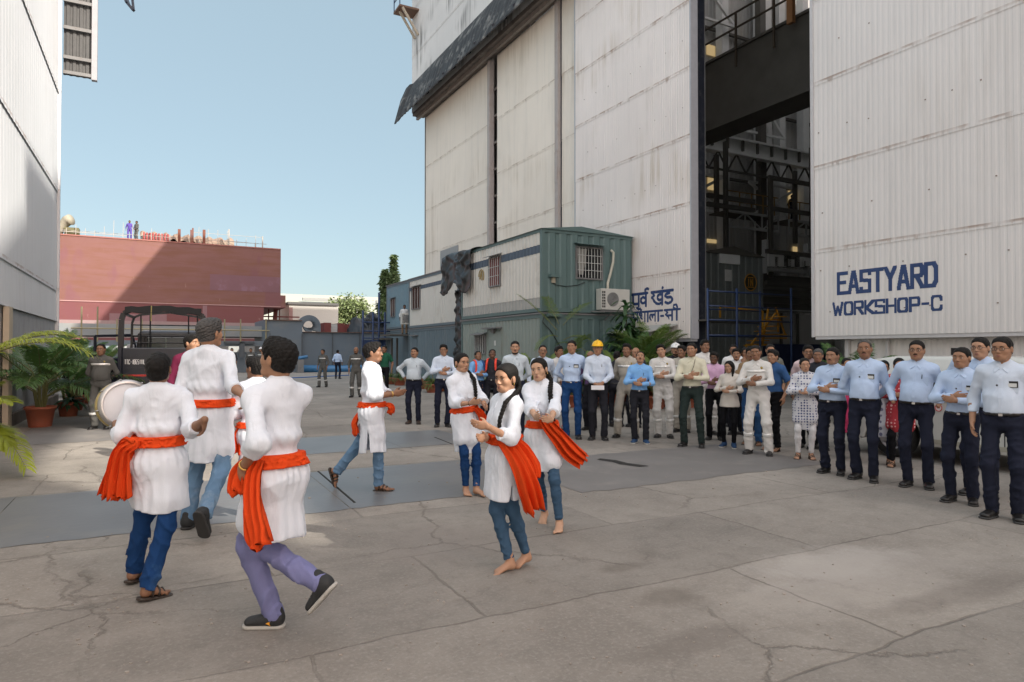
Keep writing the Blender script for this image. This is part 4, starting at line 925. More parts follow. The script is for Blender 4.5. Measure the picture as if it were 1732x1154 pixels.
# crane-rail beam, fascia and awning above the far panels
uE = uC1 - 3.0
hb(MB().box((14.12,uE,16.32),(14.86,uA0+.3,16.5)).box((14.12,uE,16.5),(14.3,uA0+.3,17.2)), 'rail_beam', M_BEAM)
hb(MB().box((14.35,uE,16.12),(14.5,uA0+.3,16.318)), 'rail', mat('rail_steel', (.20,.17,.15), rough=.5, var=.4))
for k in range(14):
    u_ = uA0 - .6 - 2.0*k
    if u_ < uE: break
    hb(MB().bar((13.35,u_,16.3),(14.11,u_,16.9), .08, .12).bar((13.5,u_,16.6),(14.11,u_,17.9), .06, .08), 'awning_bracket', M_STEELD)
aw = MB(); nb = 90; rs = random.Random(5)
for i in range(nb+1):
    u_ = uE + (uA0 + 1.1 - uE)*i/nb; j = .03*(i % 2) + .03*rs.random(); ext = .55 if i > nb-4 else 0
    for (v_, z_) in ((14.09,18.35),(13.72+j*.5,17.5),(13.30+j,16.15-ext*.35),(13.33+j,16.10-ext*.35),(13.76+j*.5,17.46),(14.12,18.3)): aw.v.append((v_ - ext*.25, u_, z_))
for i in range(nb):
    for k in range(5): aw.f.append((6*i+k, 6*i+6+k, 6*i+7+k, 6*i+1+k))
hb(aw, 'awning', M_BLACKSHEET)
hb(corr_sheet(-13, uA0+.35, 16.5, 29.9, .16, .012, [20,23,26], y=14.1), 'upper_wall', M_CLADU)
M_SHELL = mat('hall_shell_sheet', (.35,.35,.34), rough=.7)
# unseen wall added behind the camera; steps and opening shape the yard's shadows
def shade_wall_piece(u0, u1, z0, h0, h1, nm='shade_wall'):
    hb(MB().add([(14.1,u0,z0),(14.1,u1,z0),(14.1,u1,h1),(14.1,u0,h0),(14.3,u0,z0),(14.3,u1,z0),(14.3,u1,h1),(14.3,u0,h0)], [(0,3,2,1),(4,5,6,7),(0,1,5,4),(1,2,6,5),(2,3,7,6),(3,0,4,7)]), nm, M_SHELL)
shade_wall_piece(-5, 1, 29.9, 30.9, 29.95); shade_wall_piece(-8.5,-5, 29.9, 30.4, 30.9)
hb(MB().box((14.1,-13.2,0),(14.96,-12.98,29.9)), 'shade_wall_return', M_SHELL)  # unseen filler added to stop sun leaking past the wall end
shade_wall_piece(-42,-19.5, 0, 20.5, 26.2); shade_wall_piece(-19.5,-13.0, 0, 18.2, 18.2); shade_wall_piece(-19.5,-13.0, 22.3, 26.2, 28.6)
hb(MB().box((14.12,uA0+.30,16.5),(14.9,uA0+.36,30)), 'corner_flashing', M_CLADU)
zP = onU(680, 24, uA0)[1]; vP = onU(668, 15, uA0)[0]
hb(MB().box((vP,uA0-.9,zP),(14.09,uA0+.3,zP+.12)), 'service_platform', mat('brown_platform', (.16,.09,.06), rough=.7))
hb(MB().bar((vP+.2,uA0-.3,zP-.02),(14.05,uA0-.3,zP-1.5),.12).bar((vP+.2,uA0-.85,zP-.02),(14.05,uA0-.85,zP-1.5),.12), 'platform_strut', mat('cream_strut', (.42,.36,.28), rough=.6))
hb(MB().bar((vP+.03,uA0-.85,zP+.7),(vP+.03,uA0+.25,zP+.7),.05).bar((vP+.03,uA0-.85,zP+.12),(vP+.03,uA0-.85,zP+1.3),.05).bar((vP+.03,uA0+.25,zP+.12),(vP+.03,uA0+.25,zP+1.3),.05).bar((vP+.03,uA0-.85,zP+1.3),(14.0,uA0-.85,zP+1.3),.05), 'platform_rail', M_BLUES)
# sliding door D (left of the opening) and E (right), with dark jamb
uD0, uD1 = U(974,14.6), U(1168,14.6)
dD = corr_sheet(uD1, uD0, 1.95, 16.4, .11, .010, [4.05,6.15,8.27,10.4,12.5,14.6], y=14.6)
oD = hb(dD, 'sliding_door', M_CLAD); hb(MB().box((14.59,uD1-.06,1.93),(14.88,uD1-.003,16.4)), 'door_edge', mat('door_edge_paint', (.42,.42,.45), rough=.5), par=oD)
hb(MB().box((14.59,uD0+.003,1.93),(14.88,uD0+.08,16.4)), 'door_edge', mat('door_edge_paint', (.42,.42,.45)), par=oD)
hb(MB().box((14.62,uD1,1.85),(14.88,uD0,1.948)), 'door_bottom_rail', mat('door_edge_paint', (.42,.42,.45)), par=oD)
uJ0, uJ1 = U(1172,14.9), U(1193,14.9)
vJ = onU(1193,500,uJ0)[0]; hb(MB().box((14.9,uJ0,0),(vJ,uJ0+.45,30)), 'door_jamb', M_STEELD); hb(MB().box((vJ+.003,uJ0+.02,0),(vJ+.06,uJ0+.4,30)), 'jamb_edge', M_STEELG)
uF0 = U(1379,14.6)
dE = corr_sheet(-13, uF0, 1.92, 16.4, .13, .0045, [4.05,6.15,8.27,10.4,12.5,14.6], y=14.6)
oE = hb(dE, 'sliding_door', M_CLADE); hb(MB().box((14.57,uF0+.003,1.90),(14.9,uF0+.09,16.4)), 'door_edge', mat('pale_door_edge', (.55,.53,.53), rough=.5), par=oE)
hb(MB().box((14.6,-13,1.84),(14.9,uF0,1.918)), 'door_bottom_rail', mat('pale_door_edge', (.55,.53,.53)), par=oE)
uG = U(1428,14.9)
pan = corr_sheet(-13, uG, 0, 1.90, .13, .006, y=14.9); hb(pan, 'plinth_panel', M_CLADE)
for u_ in (U(1433,14.85), U(1500,14.85), U(1645,14.85), 3.2, 0.2): hb(MB().box((14.80,u_-.05,0),(14.865,u_+.01,1.83)), 'plinth_post', mat('pale_door_edge', (.55,.53,.53)))
hb(MB().box((14.9,-13,1.96),(14.96,uF0,16.4)), 'door_backing', M_INTD)
# screws along the sheets
sc_ = MB(); rs = random.Random(3)
for z in (2.5, 3.55, 5.0, 7.0, 9.2, 11.3):
    for (a_, b_) in ((uD1, uD0), (5.5, uF0)):
        u_ = a_ + .3
        while u_ < b_: q_ = z + rs.uniform(-.04,.04); sc_.box((14.575,u_-.013,q_-.011),(14.60,u_+.013,q_+.011)); u_ += rs.choice((.55,.78,1.3))
hb(sc_, 'fixing_screws', mat('rusty_screw', (.26,.20,.17), rough=.8)); bpy.data.objects['fixing_screws']['kind'] = 'stuff'
for z, h_ in ((2.7,.002),): pass
# shell: far end, back, roof with a slot added to light the inside, near end frames (all stand beyond the picture but shade the yard)
M_SHELL = mat('hall_shell_sheet', (.35,.35,.34), rough=.7)
hb(MB().box((14.95,uA0+.31,0),(45,uA0+.36,29.9)), 'end_wall', M_SHELL)
hb(MB().box((45,-13,0),(45.2,uA0+.36,29.9)), 'back_wall', M_SHELL)
hb(MB().box((14.12,-13,29.9),(45.2,19.5,30.1)).box((14.12,19.5,29.9),(15.2,27.6,30.1)).box((14.12,27.6,29.9),(45.2,uA0+.36,30.1)), 'roof', M_SHELL)
hb(MB().box((14.95,-13.2,0),(45,-13,29.9)), 'end_wall', M_SHELL)
# ---- writing, painted on the corrugation
def seg_d(px, pz, a, b_):
    ax, az = a; bx, bz = b_; dx, dz = bx-ax, bz-az; L2 = dx*dx + dz*dz + 1e-9; t = np.clip(((px-ax)*dx + (pz-az)*dz)/L2, 0, 1)
    return np.hypot(px-ax-t*dx, pz-az-t*dz), (px-ax-t*dx, pz-az-t*dz)
def paint_strokes(strokes, w, h, cell=.012, square=True, half=.05):
    """strokes in (x, z) metres; returns a boolean raster"""
    xs = np.arange(-.1, w+.1, cell); zs = np.arange(-.45, h+.35, cell); X, Z = np.meshgrid(xs, zs, indexing='ij'); on = np.zeros(X.shape, bool)
    for st in strokes:
        for a, b_ in zip(st[:-1], st[1:]):
            d, (ex, ez) = seg_d(X, Z, a, b_); on |= (np.maximum(abs(ex), abs(ez)) < half) if square else (d < half)
    return xs, zs, on
def corr_h(u, x0, x1, pitch, amp):
    n = max(1, int(round((x1-x0)/pitch))); f = ((u-x0)/(x1-x0)*n) % 1.0
    return amp*np.where(f < .30, 0, np.where(f < .42, (f-.30)/.12, np.where(f < .88, 1, (1-f)/.12)))
def lay(xs, zs, on, u_start, z_start, vplane, x0, x1, pitch, amp, cell, nm, lip=.012, skew=0.0, zrow=(1.95,4.05)):
    """cells become quads that follow the sheet's ribs; text runs towards smaller u"""
    us = u_start - np.append(xs, xs[-1]+cell); zz = z_start + np.append(zs, zs[-1]+cell)
    hz = corr_h(us, x0, x1, pitch, amp); V = []; F = []; idx = {}
    def vid(i, j):
        if (i, j) not in idx:
            z_ = zz[j] + skew*(xs[0] - us[i] + u_start)*0; t = np.clip((zz[j]-zrow[0])/(zrow[1]-zrow[0]), 0, 1)
            idx[(i, j)] = len(V); V.append((vplane - hz[i] - lip*(1-t) - .004, us[i], z_))
        return idx[(i, j)]
    for i, j in np.argwhere(on): F.append((vid(i,j), vid(i,j+1), vid(i+1,j+1), vid(i+1,j)))
    o = newobj(nm, V, F, M_NAVYPAINT, hall); return o
GL = {'E':[[(1,0),(0,0),(0,1),(1,1)],[(0,.52),(.8,.52)]], 'A':[[(0,0),(.42,1),(.58,1),(1,0)],[(.2,.3),(.8,.3)]], 'S':[[(0,.12),(0,0),(1,0),(1,.5),(0,.55),(0,1),(1,1),(1,.85)]],
      'T':[[(0,1),(1,1)],[(.5,0),(.5,1)]], 'Y':[[(0,1),(.5,.5),(1,1)],[(.5,0),(.5,.5)]], 'R':[[(0,0),(0,1),(.9,1),(1,.88),(1,.6),(.9,.5),(0,.5)],[(.45,.5),(1,0)]], 'D':[[(0,0),(0,1),(.75,1),(1,.8),(1,.2),(.75,0),(0,0)]],
      'W':[[(0,1),(.25,0),(.5,.7),(.75,0),(1,1)]], 'O':[[(.15,0),(0,.15),(0,.85),(.15,1),(.85,1),(1,.85),(1,.15),(.85,0),(.15,0)]], 'K':[[(0,0),(0,1)],[(1,1),(.1,.45),(1,0)]], 'H':[[(0,0),(0,1)],[(1,0),(1,1)],[(0,.5),(1,.5)]],
      'P':[[(0,0),(0,1),(.9,1),(1,.88),(1,.56),(.9,.45),(0,.45)]], '-':[[(.1,.5),(.9,.5)]], 'C':[[(1,.75),(1,.85),(.85,1),(.15,1),(0,.85),(0,.15),(.15,0),(.85,0),(1,.15),(1,.25)]], 'N':[[(0,0),(0,1),(1,0),(1,1)]], '1':[[(.2,.8),(.5,1),(.5,0)]], '8':[[(0,0),(1,0),(1,1),(0,1),(0,0)],[(0,.5),(1,.5)]],
      '6':[[(1,1),(0,1),(0,0),(1,0),(1,.5),(0,.5)]], '5':[[(1,1),(0,1),(0,.55),(1,.55),(1,0),(0,0)]], 'L':[[(0,1),(0,0),(1,0)]], 'G':[[(1,.85),(.85,1),(.15,1),(0,.85),(0,.15),(.15,0),(1,0),(1,.45),(.6,.45)]]}
def write_latin(txt, h, cw, gap):
    S = []; x = 0
    for ch_ in txt:
        w_ = cw*(1.25 if ch_ == 'W' else (.7 if ch_ == '-' else 1))
        for st in GL[ch_]: S.append([(x + p*w_, q*h) for p, q in st])
        x += w_ + gap
    return S, x - gap
def place_text(txt, pxl, pyt, pxr, pyb, vplane, x0, x1, pitch, amp, half, gapf, cell=.011):
    (ul, zt), (ur, _) = onV(pxl, pyt, vplane), onV(pxr, pyt, vplane); zb = onV(pxl, pyb, vplane)[1]
    W_ = ul - ur; h = zt - zb - 2*half; n = sum(1.25 if c == 'W' else .7 if c == '-' else 1 for c in txt); cw = (W_ - 2*half)/(n + gapf*(len(txt)-1)); S, w = write_latin(txt, h, cw, cw*gapf)
    xs, zs, on = paint_strokes(S, w, h, cell, True, half); lay(xs, zs, on, ul - half, zb + half, vplane, x0, x1, pitch, amp, cell, 'lettering')
place_text('EASTYARD', 1415, 461, 1587, 500, 14.6, -13, uF0, .13, .0045, .044, .42)
place_text('WORKSHOP-C', 1408, 512, 1595, 536, 14.6, -13, uF0, .13, .0045, .031, .38)
# Devanagari strokes in units of the letter body height (0 = foot, 1 = head line)
DEV1 = [[(-.12,1),(1.02,1)],[(.02,1),(.02,.32),(.12,.22),(.36,.22)],[(.40,1),(.40,0)],[(.93,1),(.93,0)],[(.90,.60),(.72,.72),(.58,.60),(.56,.40),(.66,.24),(.80,.24),(.92,.36)],[(.93,1),(.86,1.12),(.88,1.28),(1.0,1.36),(1.10,1.30)],
        [(1.30,1),(2.72,1)],[(1.36,.98),(1.48,.74),(1.34,.60)],[(1.36,.60),(1.50,.28),(1.66,.10),(1.84,.06),(1.99,.16)],[(2.02,1),(2.02,0)],[(2.0,.74),(1.86,.80),(1.72,.68),(1.72,.46),(1.84,.34),(2.0,.40)],[(2.03,1.24),(2.05,1.28)],
        [(2.48,1),(2.48,.80),(2.28,.77),(2.22,.62),(2.34,.50),(2.58,.50),(2.68,.32),(2.60,.12),(2.40,.04),(2.24,.14)]]
DEV1 += [[(.30,-.10),(.40,-.22),(.52,-.18),(.58,-.30)]]
DEV2 = [[(0,1),(3.55,1)],[(.3,1),(.3,0)],[(.3,.6),(.1,.7),(.05,.4),(.3,.45)],[(.3,.6),(.5,.7),(.6,.5),(.5,.3)],[(.78,1),(.78,0)],[(1.0,.95),(1.15,.75),(1.02,.6),(1.2,.35),(1.42,.4)],[(1.45,1),(1.45,0)],
        [(1.75,.62),(1.62,.72),(1.62,.86),(1.78,.88),(1.84,.70),(1.70,.46),(1.86,.30)],[(2.08,1),(2.08,0)],[(2.34,1),(2.34,0)],[(2.95,1),(2.95,0)],[(2.62,.12),(2.50,.36),(2.56,.66),(2.68,.66),(2.74,.36),(2.78,.66),(2.94,.62)],[(3.2,1),(3.2,0)],
        [(3.42,.46),(3.62,.46)],[(3.70,1),(4.92,1)],[(3.80,.98),(3.94,.74),(3.80,.56),(4.02,.34),(4.06,.16)],[(3.96,.46),(4.28,.46)],[(4.30,1),(4.30,0)],[(4.66,1),(4.66,0)],[(4.62,1.0),(4.40,1.18),(4.42,1.42),(4.62,1.46),(4.70,1.20),(4.66,1)]]
for DV_, pl, pr, pt, pb, wun, half in ((DEV1,1071,1142,499,520,2.84,.045),(DEV2,1052,1151,531,547,4.92,.034)):
    (ul, zt), ur = onV(pl, pt, 14.6), onV(pr, pt, 14.6)[0]; zb = onV(pl, pb, 14.6)[1]; sx_ = (ul-ur)/wun; h = (zt - zb)
    if DV_ is DEV2: ul2 = ul
    S = [[(x*sx_, z*h) for x, z in st] for st in DV_]; xs, zs, on = paint_strokes(S, ul-ur+.2, h, .012, False, half); lay(xs, zs, on, ul, zb, 14.6, uD1, uD0, .11, .010, .012, 'lettering')
# ---- inside the hall (partition frame at u = 28)
UP = 28.0; ix = empty('frame_of_hall', (0,0,0)); bpy.data.objects.remove(ix)
def PI_(px, py, u=UP): return onU(px, py, u)
iw = corr_sheet(15.6, 45, 0, 29.8, .3, .03, y=UP+.5, face=-1, axis='v'); hb(iw, 'inner_wall', M_INTW)
for px_ in (1222,1290,1318,1358,1420): 
    v_, _ = PI_(px_, 400); w_ = .5 if px_ == 1290 else .25
    hb(MB().box((v_-w_,UP-.3,0),(v_+w_,UP+.2,29.5)), 'frame_column', M_INT)
v_, _ = PI_(1272, 400); hb(MB().box((v_-.22,UP-.9,0),(v_+.22,UP-.5,29.5)), 'frame_column', M_INTD)
for z in (11.5, 13.6, 15.8, 17.6, 20.0): hb(MB().box((15.6,UP+.22,z),(44.9,UP+.4,z+.14)), 'girt', M_INTD)
za, zb_ = PI_(1290,262)[1], PI_(1290,282)[1]
hb(MB().box((15.7,UP-1.3,za),(44,UP-1.1,zb_)).box((15.7,UP-1.42,za+.0),(44,UP-.98,za+.12)).box((15.7,UP-1.42,zb_-.12),(44,UP-.98,zb_)), 'crane_runway_girder', M_INT)
for k in range(24): hb(MB().box((16+k*1.15,UP-1.42,zb_+.12),(16.12+k*1.15,UP-1.305,za-.003)), 'girder_stiffener', M_INTD)
# walkway trusses with yellow railings
for py0, py1, vl, vr in ((368,396,1190,1274),(384,410,1292,1400)):
    zt = PI_((vl+vr)/2, (py0+4))[1]; zb2 = PI_((vl+vr)/2, py1)[1]; va, vb = PI_(vl,400)[0], PI_(vr,400)[0]; mb = MB(); y_ = UP-1.8
    mb.bar((va,y_,zt),(vb,y_,zt),.12).bar((va,y_,zb2),(vb,y_,zb2),.12); n_ = max(3, int((vb-va)/1.3)); 
    for k in range(n_+1):
        x_ = va + (vb-va)*k/n_; mb.bar((x_,y_,zb2),(x_,y_,zt),.07)
        if k < n_: x2 = va + (vb-va)*(k+1)/n_; mb.bar((x_,y_,zt if k%2 else zb2),(x2,y_,zb2 if k%2 else zt),.07)
    hb(mb, 'walkway_truss', mat('pale_truss_paint', (.40,.41,.41), rough=.5)); hb(MB().box((va,y_+.1,zt),(vb,UP-.4,zt+.06)), 'walkway_deck', M_INTD)
    mb = MB(); 
    for zz_ in (.55, 1.1): mb.bar((va,y_,zt+zz_),(vb,y_,zt+zz_),.05)
    for k in range(int((vb-va)/.9)+1): mb.bar((va+k*.9,y_,zt+.05),(va+k*.9,y_,zt+1.1),.05)
    hb(mb, 'yellow_railing', mat('dull_yellow_paint', (.22,.13,.03), rough=.5))
for (xa, xb, z0, z1) in ((16,20,14,19),(24,28,9.3,11.3),(30,34,9.3,11.3),(20.5,24,16.2,20),(29,33,14.2,18),(24,29,20,24)):
    hb(MB().bar((xa,UP-.6,z0),(xb,UP-.6,z1),.14).bar((xa,UP-.6,z1),(xb,UP-.6,z0),.14).bar((xa,UP-.6,z1),(xb,UP-.6,z1),.12).bar((xa,UP-.6,z0),(xb,UP-.6,z0),.12), 'cross_bracing', M_INT)
mb = MB(); zt_ = zb_ - .05
for k in range(20): mb.bar((15.8+1.4*k,UP-1.2,zt_),(16.5+1.4*k,UP-1.2,zt_-1.0),.07).bar((16.5+1.4*k,UP-1.2,zt_-1.0),(17.2+1.4*k,UP-1.2,zt_),.07)
mb.bar((15.8,UP-1.2,zt_-1.0),(44,UP-1.2,zt_-1.0),.10); hb(mb, 'girder_lattice', M_INTD)
rs = random.Random(12)
for k, (px_, y0_, y1_, du) in enumerate(((1228,240,425,2.4),(1304,300,470,2.6),(1345,290,412,2.2),(1374,250,470,2.6),(1212,262,360,2.2))):
    v_, z0_ = onU(px_, y1_, UP-du); z1_ = onU(px_, y0_, UP-du)[1]; hb(MB().box((v_-.1,UP-du-.1,z0_),(v_+.1,UP-du+.1,z1_)), 'rack_post', M_INTD)
for (xa, xb, py_, du) in ((1196,1276,345,2.5),(1300,1378,352,2.5),(1196,1276,330,2.1),(1300,1378,300,2.3),(1296,1378,425,3.3),(1296,1378,478,3.3)):
    (v0_, z_), (v1_, _) = onU(xa, py_, UP-du), onU(xb, py_, UP-du); hb(MB().bar((v0_,UP-du,z_),(v1_,UP-du,z_),.16,.22), 'rack_beam', M_INTD)
for k in range(9):
    px_ = 1300 + 8*k + rs.uniform(-2,2); v_, z_ = onU(px_, 452, UP-2.8); w_ = rs.uniform(.15,.4); hb(MB().box((v_-w_,UP-3.1,z_),(v_+w_,UP-2.6,z_+rs.uniform(.3,.9))), 'stored_part', M_INTD if k % 2 else M_INT)
# lower mezzanine frames, right of the cabin
def irect(pxa, pya, pxb, pyb, u, th, nm, m, par=hall):
    (va, za_), (vb, zb_) = onU(pxa, pya, u), onU(pxb, pyb, u); return hb(MB().box((va,u,za_),(vb,u+th,zb_)), nm, m, par=par)
irect(1296,452,1368,463,UP-3,.5,'mezzanine_beam', mat('pale_truss_paint', (.36,.37,.37))); irect(1296,405,1300,462,UP-3,.3,'mezzanine_post', mat('pale_truss_paint', (.36,.37,.37))); irect(1366,412,1370,467,UP-3,.3,'mezzanine_post', mat('pale_truss_paint', (.36,.37,.37)))
irect(1297,436,1368,441,UP-3,.2,'mezzanine_rail', mat('pale_truss_paint', (.36,.37,.37))); irect(1292,464,1400,530,UP-2,.2,'shelf_backing', M_INTD)
for py_ in (488, 500, 512): irect(1292,py_,1400,py_+3,UP-3.4,.3,'shelf_beam', M_INTD)
irect(1292,524,1400,527,UP-3.6,.3,'shelf_edge', mat('pale_truss_paint', (.36,.37,.37))); irect(1290,530,1400,582,UP-2.2,.2,'lower_panel', M_INTW)
irect(1292,582,1400,640,UP-5,.4,'lower_panel', mat('dark_blue_panel', (.012,.02,.07)))
for px_ in (1322,1350): irect(px_,530,px_+2,582,UP-2.4,.15,'panel_post', M_INTD)
# window panes on the inner wall; their daylight is painted in as emission
mw, nt, b = nodes_of('glowing_pane'); tcn = nt.nodes.new('ShaderNodeTexCoord'); wv = nt.nodes.new('ShaderNodeTexWave'); wv.bands_direction = 'X'; wv.inputs['Scale'].default_value = 6; wv.inputs['Distortion'].default_value = .6; nt.links.new(tcn.outputs['Object'], wv.inputs['Vector'])
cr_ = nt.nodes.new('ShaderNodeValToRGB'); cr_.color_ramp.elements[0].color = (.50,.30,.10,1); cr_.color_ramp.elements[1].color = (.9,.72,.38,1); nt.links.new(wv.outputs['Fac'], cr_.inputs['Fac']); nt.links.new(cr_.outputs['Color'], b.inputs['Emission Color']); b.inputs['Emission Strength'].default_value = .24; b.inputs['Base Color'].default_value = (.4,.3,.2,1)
for pa in ((1197,297,1214,323),(1334,321,1349,344),(1341,417,1349,433),(1195,74,1210,96),(1196,404,1212,412)): irect(*pa, UP+.40,.02,'glowing_window', mw)
# roof trusses seen at the top of the opening
for k, u_ in enumerate((18.0, 22.5)):
    mb = MB(); z0, z1 = 20.5, 23.5
    mb.bar((15.6,u_,z0),(44,u_,z0),.2).bar((15.6,u_,z1),(44,u_,z1),.2)
    for i in range(14): x_ = 15.6+2*i; mb.bar((x_,u_,z0),(x_+1,u_,z1),.12).bar((x_+1,u_,z1),(x_+2,u_,z0),.12)
    hb(mb, 'roof_truss', M_INT)
# travelling crane bridge girder: dark, running along u overhead
cr = empty('overhead_crane', (0,0,0), YR); tag(cr, 'dark overhead crane bridge crossing the upper part of the open hall doorway', 'crane')
(ca, cz0), (cb, cz1) = onV(1195,222,20.0), onV(1379,152,20.0); zlow = (onV(1195,215,20.0)[1] + onV(1379,140,20.0)[1])/2; zhi = onV(1195,100,20.0)[1]; zmid = onV(1290,150,20.0)[1]
zL = onV(1290,182,20.0)[1]; zH = onV(1290,62,20.0)[1]
MB().box((20.0,4,zL),(21.2,27,zH)).build('bridge_girder', M_INTD, cr); MB().box((19.9,4,zH+.002),(21.3,27,zH+.10)).box((19.9,4,zL-.10),(21.3,27,zL-.002)).build('girder_flange', M_INTD, cr)
mb = MB(); 
for zz_ in (.6, 1.2): mb.bar((19.7,4,zH+.1+zz_),(19.7,27,zH+.1+zz_),.06)
for k in range(13): mb.bar((19.7,4.2+k*1.8,zH-.8),(19.7,4.2+k*1.8,zH+1.3),.07)
mb.build('crane_railing', mat('brown_paint', (.06,.045,.03)), cr)
MB().box((19.5,U(1338,19.5)-.12,zH-.3),(19.66,U(1338,19.5)+.12,zH+6)).build('hanger_post', mat('orange_brown_paint', (.28,.13,.05), rough=.6), cr)
# cabin inside the hall
cb_ = empty('site_cabin', (0,0,0), YR); tag(cb_, 'grey two storey cabin with yellow round emblem standing inside the hall doorway', 'cabin')
uc = 19.7; v0, v1 = onU(1186,500,uc)[0], onU(1290,500,uc)[0]; M_CAB = mat('grey_cabin_paint', (.13,.145,.14), rough=.5, var=.1, dirt=(.2,.2,.19), dirt_amt=.4)
for z0, z1 in ((0.0,2.72),(2.8,5.45)):
    o = corr_sheet(v0, v1, z0, z1, .38, .03, y=uc, face=-1, axis='v').build('front_wall', M_CAB, cb_); MB().box((v0,uc+.003,z0),(v1,uc+2.4,z1)).build('cabin_body', M_CAB, cb_)
mb = MB(); mb.add([(v0-.1,uc-.1,5.45),(v1+.1,uc-.1,5.45),((v0+v1)/2,uc-.1,5.8),(v0-.1,uc+2.5,5.45),(v1+.1,uc+2.5,5.45),((v0+v1)/2,uc+2.5,5.8)], [(0,1,2),(3,5,4),(1,4,5,2),(3,0,2,5),(0,3,4,1)]); mb.build('cabin_roof', M_INTD, cb_)
MB().box((v0,uc-.045,2.722),(v1,uc+2.4,2.798)).build('floor_beam', M_INTD, cb_)
def crect(pxa, pya, pxb, pyb, u, th, nm, m, par): (va, za_), (vb, zb_) = onU(pxa, pya, u), onU(pxb, pyb, u); return MB().box((va,u-th,za_),(vb,u,zb_)).build(nm, m, par)
crect(1216,429,1250,448,uc-.032,.05,'vent_hood',M_INT,cb_); crect(1226,456,1237,476,uc-.032,.02,'notice',mat('notice_paper',(.5,.5,.48)),cb_)
ve, ze = onU(1268,478,uc); e = MB().lathe([(0,.0),(.30,.0),(.32,-.01)], 24).build('round_emblem', mat('emblem_dark', (.03,.028,.015)), cb_); e.rotation_euler = (radians(90),0,0); e.location = (ve,uc-.04,ze)
pts = [(.34*cos(t),.34*sin(t),.012) for t in [2*pi*k/24 for k in range(25)]]; MB().tube(pts,.022,5).build('emblem_ring', M_YEL, e, True)
mb = MB()
for st in ([(-.12,-.15),(-.12,.15)],[(.0,-.15),(.0,.15),(.12,-.15),(.12,.15)],[(-.18,-.2),(.18,-.2)],[(-.16,.2),(.16,.2)]):
    for a, b_ in zip(st[:-1], st[1:]): mb.bar((a[0],a[1],.014),(b_[0],b_[1],.014),.035,.006)
mb.build('emblem_mark', M_YEL, e)
# blue scaffold and yellow stairs in the doorway
sf = empty('scaffold', (0,0,0), YR); tag(sf, 'dark blue tube scaffold with yellow rails standing in the hall doorway', 'scaffold'); us = 15.2
def spt(px, py, u=us): v_, z_ = onU(px, py, u); return (v_, u, z_)
for px_ in (1197,1246,1338): 
    a = spt(px_,488); MB().tube([(a[0],us,0),a], .035, 8).build('standard', M_BLUES, sf, True); MB().tube([(a[0],us+1.3,0),(a[0],us+1.3,a[2])], .035, 8).build('standard', M_BLUES, sf, True)
for py_ in (492,517,541,567):
    a, c = spt(1197,py_), spt(1340,py_); c = (c[0],us,a[2]); MB().tube([a,c], .026, 6).build('ledger', M_BLUES, sf, True)
    if py_ > 500: MB().tube([(a[0],us+1.3,a[2]),(c[0],us+1.3,a[2])], .026, 6).build('ledger', M_BLUES, sf, True)
a, c = spt(1197,541), spt(1290,541); MB().box((a[0],us+.05,a[2]-.03),(c[0],us+1.25,a[2]+.02)).build('deck_board', M_INTD, sf)
st_ = empty('stairs', (0,0,0), YR); tag(st_, 'yellow steel stairs and railings behind the dark blue scaffold in the hall doorway', 'stairs'); u2 = 16.9
mb = MB()
for pa, pb in (((1218,517),(1218,537)),((1218,518),(1290,527)),((1262,583),(1262,600)),((1262,583),(1300,583)),((1290,527),(1290,583)),((1290,541),(1316,541)),((1316,541),(1316,562)),((1300,520),(1290,580)),((1312,520),(1328,566)),((1284,566),(1330,566)),((1284,572),(1330,572)),((1270,583),(1312,530))):
    mb.bar(spt(*pa,u2), spt(*pb,u2), .05)
mb.build('handrail', M_YEL, st_); 
for k in range(7): a, c = spt(1278+k*6,584-k*8,u2), 0; MB().box((a[0]-.18,u2-.3,a[2]-.02),(a[0]+.18,u2+.4,a[2]+.01)).build('tread', M_YEL, st_)
# person on the inner walkway
person('worker in dark clothes standing on the upper walkway inside the hall', 1312, 352, 0, 20, DKS, CHAR, 'side', loc=(lambda q: (q[0], q[1], q[2]))(W(PI_(1312,400)[0], UP-1.2, PI_(1330,388)[1]+.06)), H=1.7, simple=True, vox=.022, skin=2)
# lean-to shed under the Hindi sign
ls = empty('lean_to', (0,0,0), YR); tag(ls, 'small lean-to with sloping sheet roof below the painted Hindi sign', 'lean-to')
(uu0, zz0), (uu1, _) = onV(1096,563,14.3), onV(1136,548,14.3); z1 = onV(1136,550,14.55)[1] - .25; z0 = onV(1104,563,13.4)[1] + .12
MB().add([(14.55,uu0+1.2,z1+.25),(14.55,uu1,z1+.25),(13.4,uu1,z0-.1),(13.4,uu0+1.2,z0-.1),(14.55,uu0+1.2,z1+.28),(14.55,uu1,z1+.28),(13.4,uu1,z0-.07),(13.4,uu0+1.2,z0-.07)], [(0,1,2,3),(7,6,5,4),(3,2,6,7),(1,0,4,5),(2,1,5,6),(0,3,7,4)]).build('sheet_roof', mat('pale_sheet', (.4,.4,.38)), ls)
MB().box((13.9,uu1+.02,0),(14.5,uu1+.3,z0-.2)).build('side_panel', mat('pinkish_panel', (.40,.35,.33), var=.1), ls); MB().box((13.5,uu1+.1,0),(13.56,uu1+.16,z0-.1)).build('post', M_STEELG, ls); MB().box((14.0,uu1+.31,0),(14.5,uu0+1.1,z0-.15)).build('inside_shade_block', M_INTD, ls)  # last box is solid, its dark colour standing in for shade inside

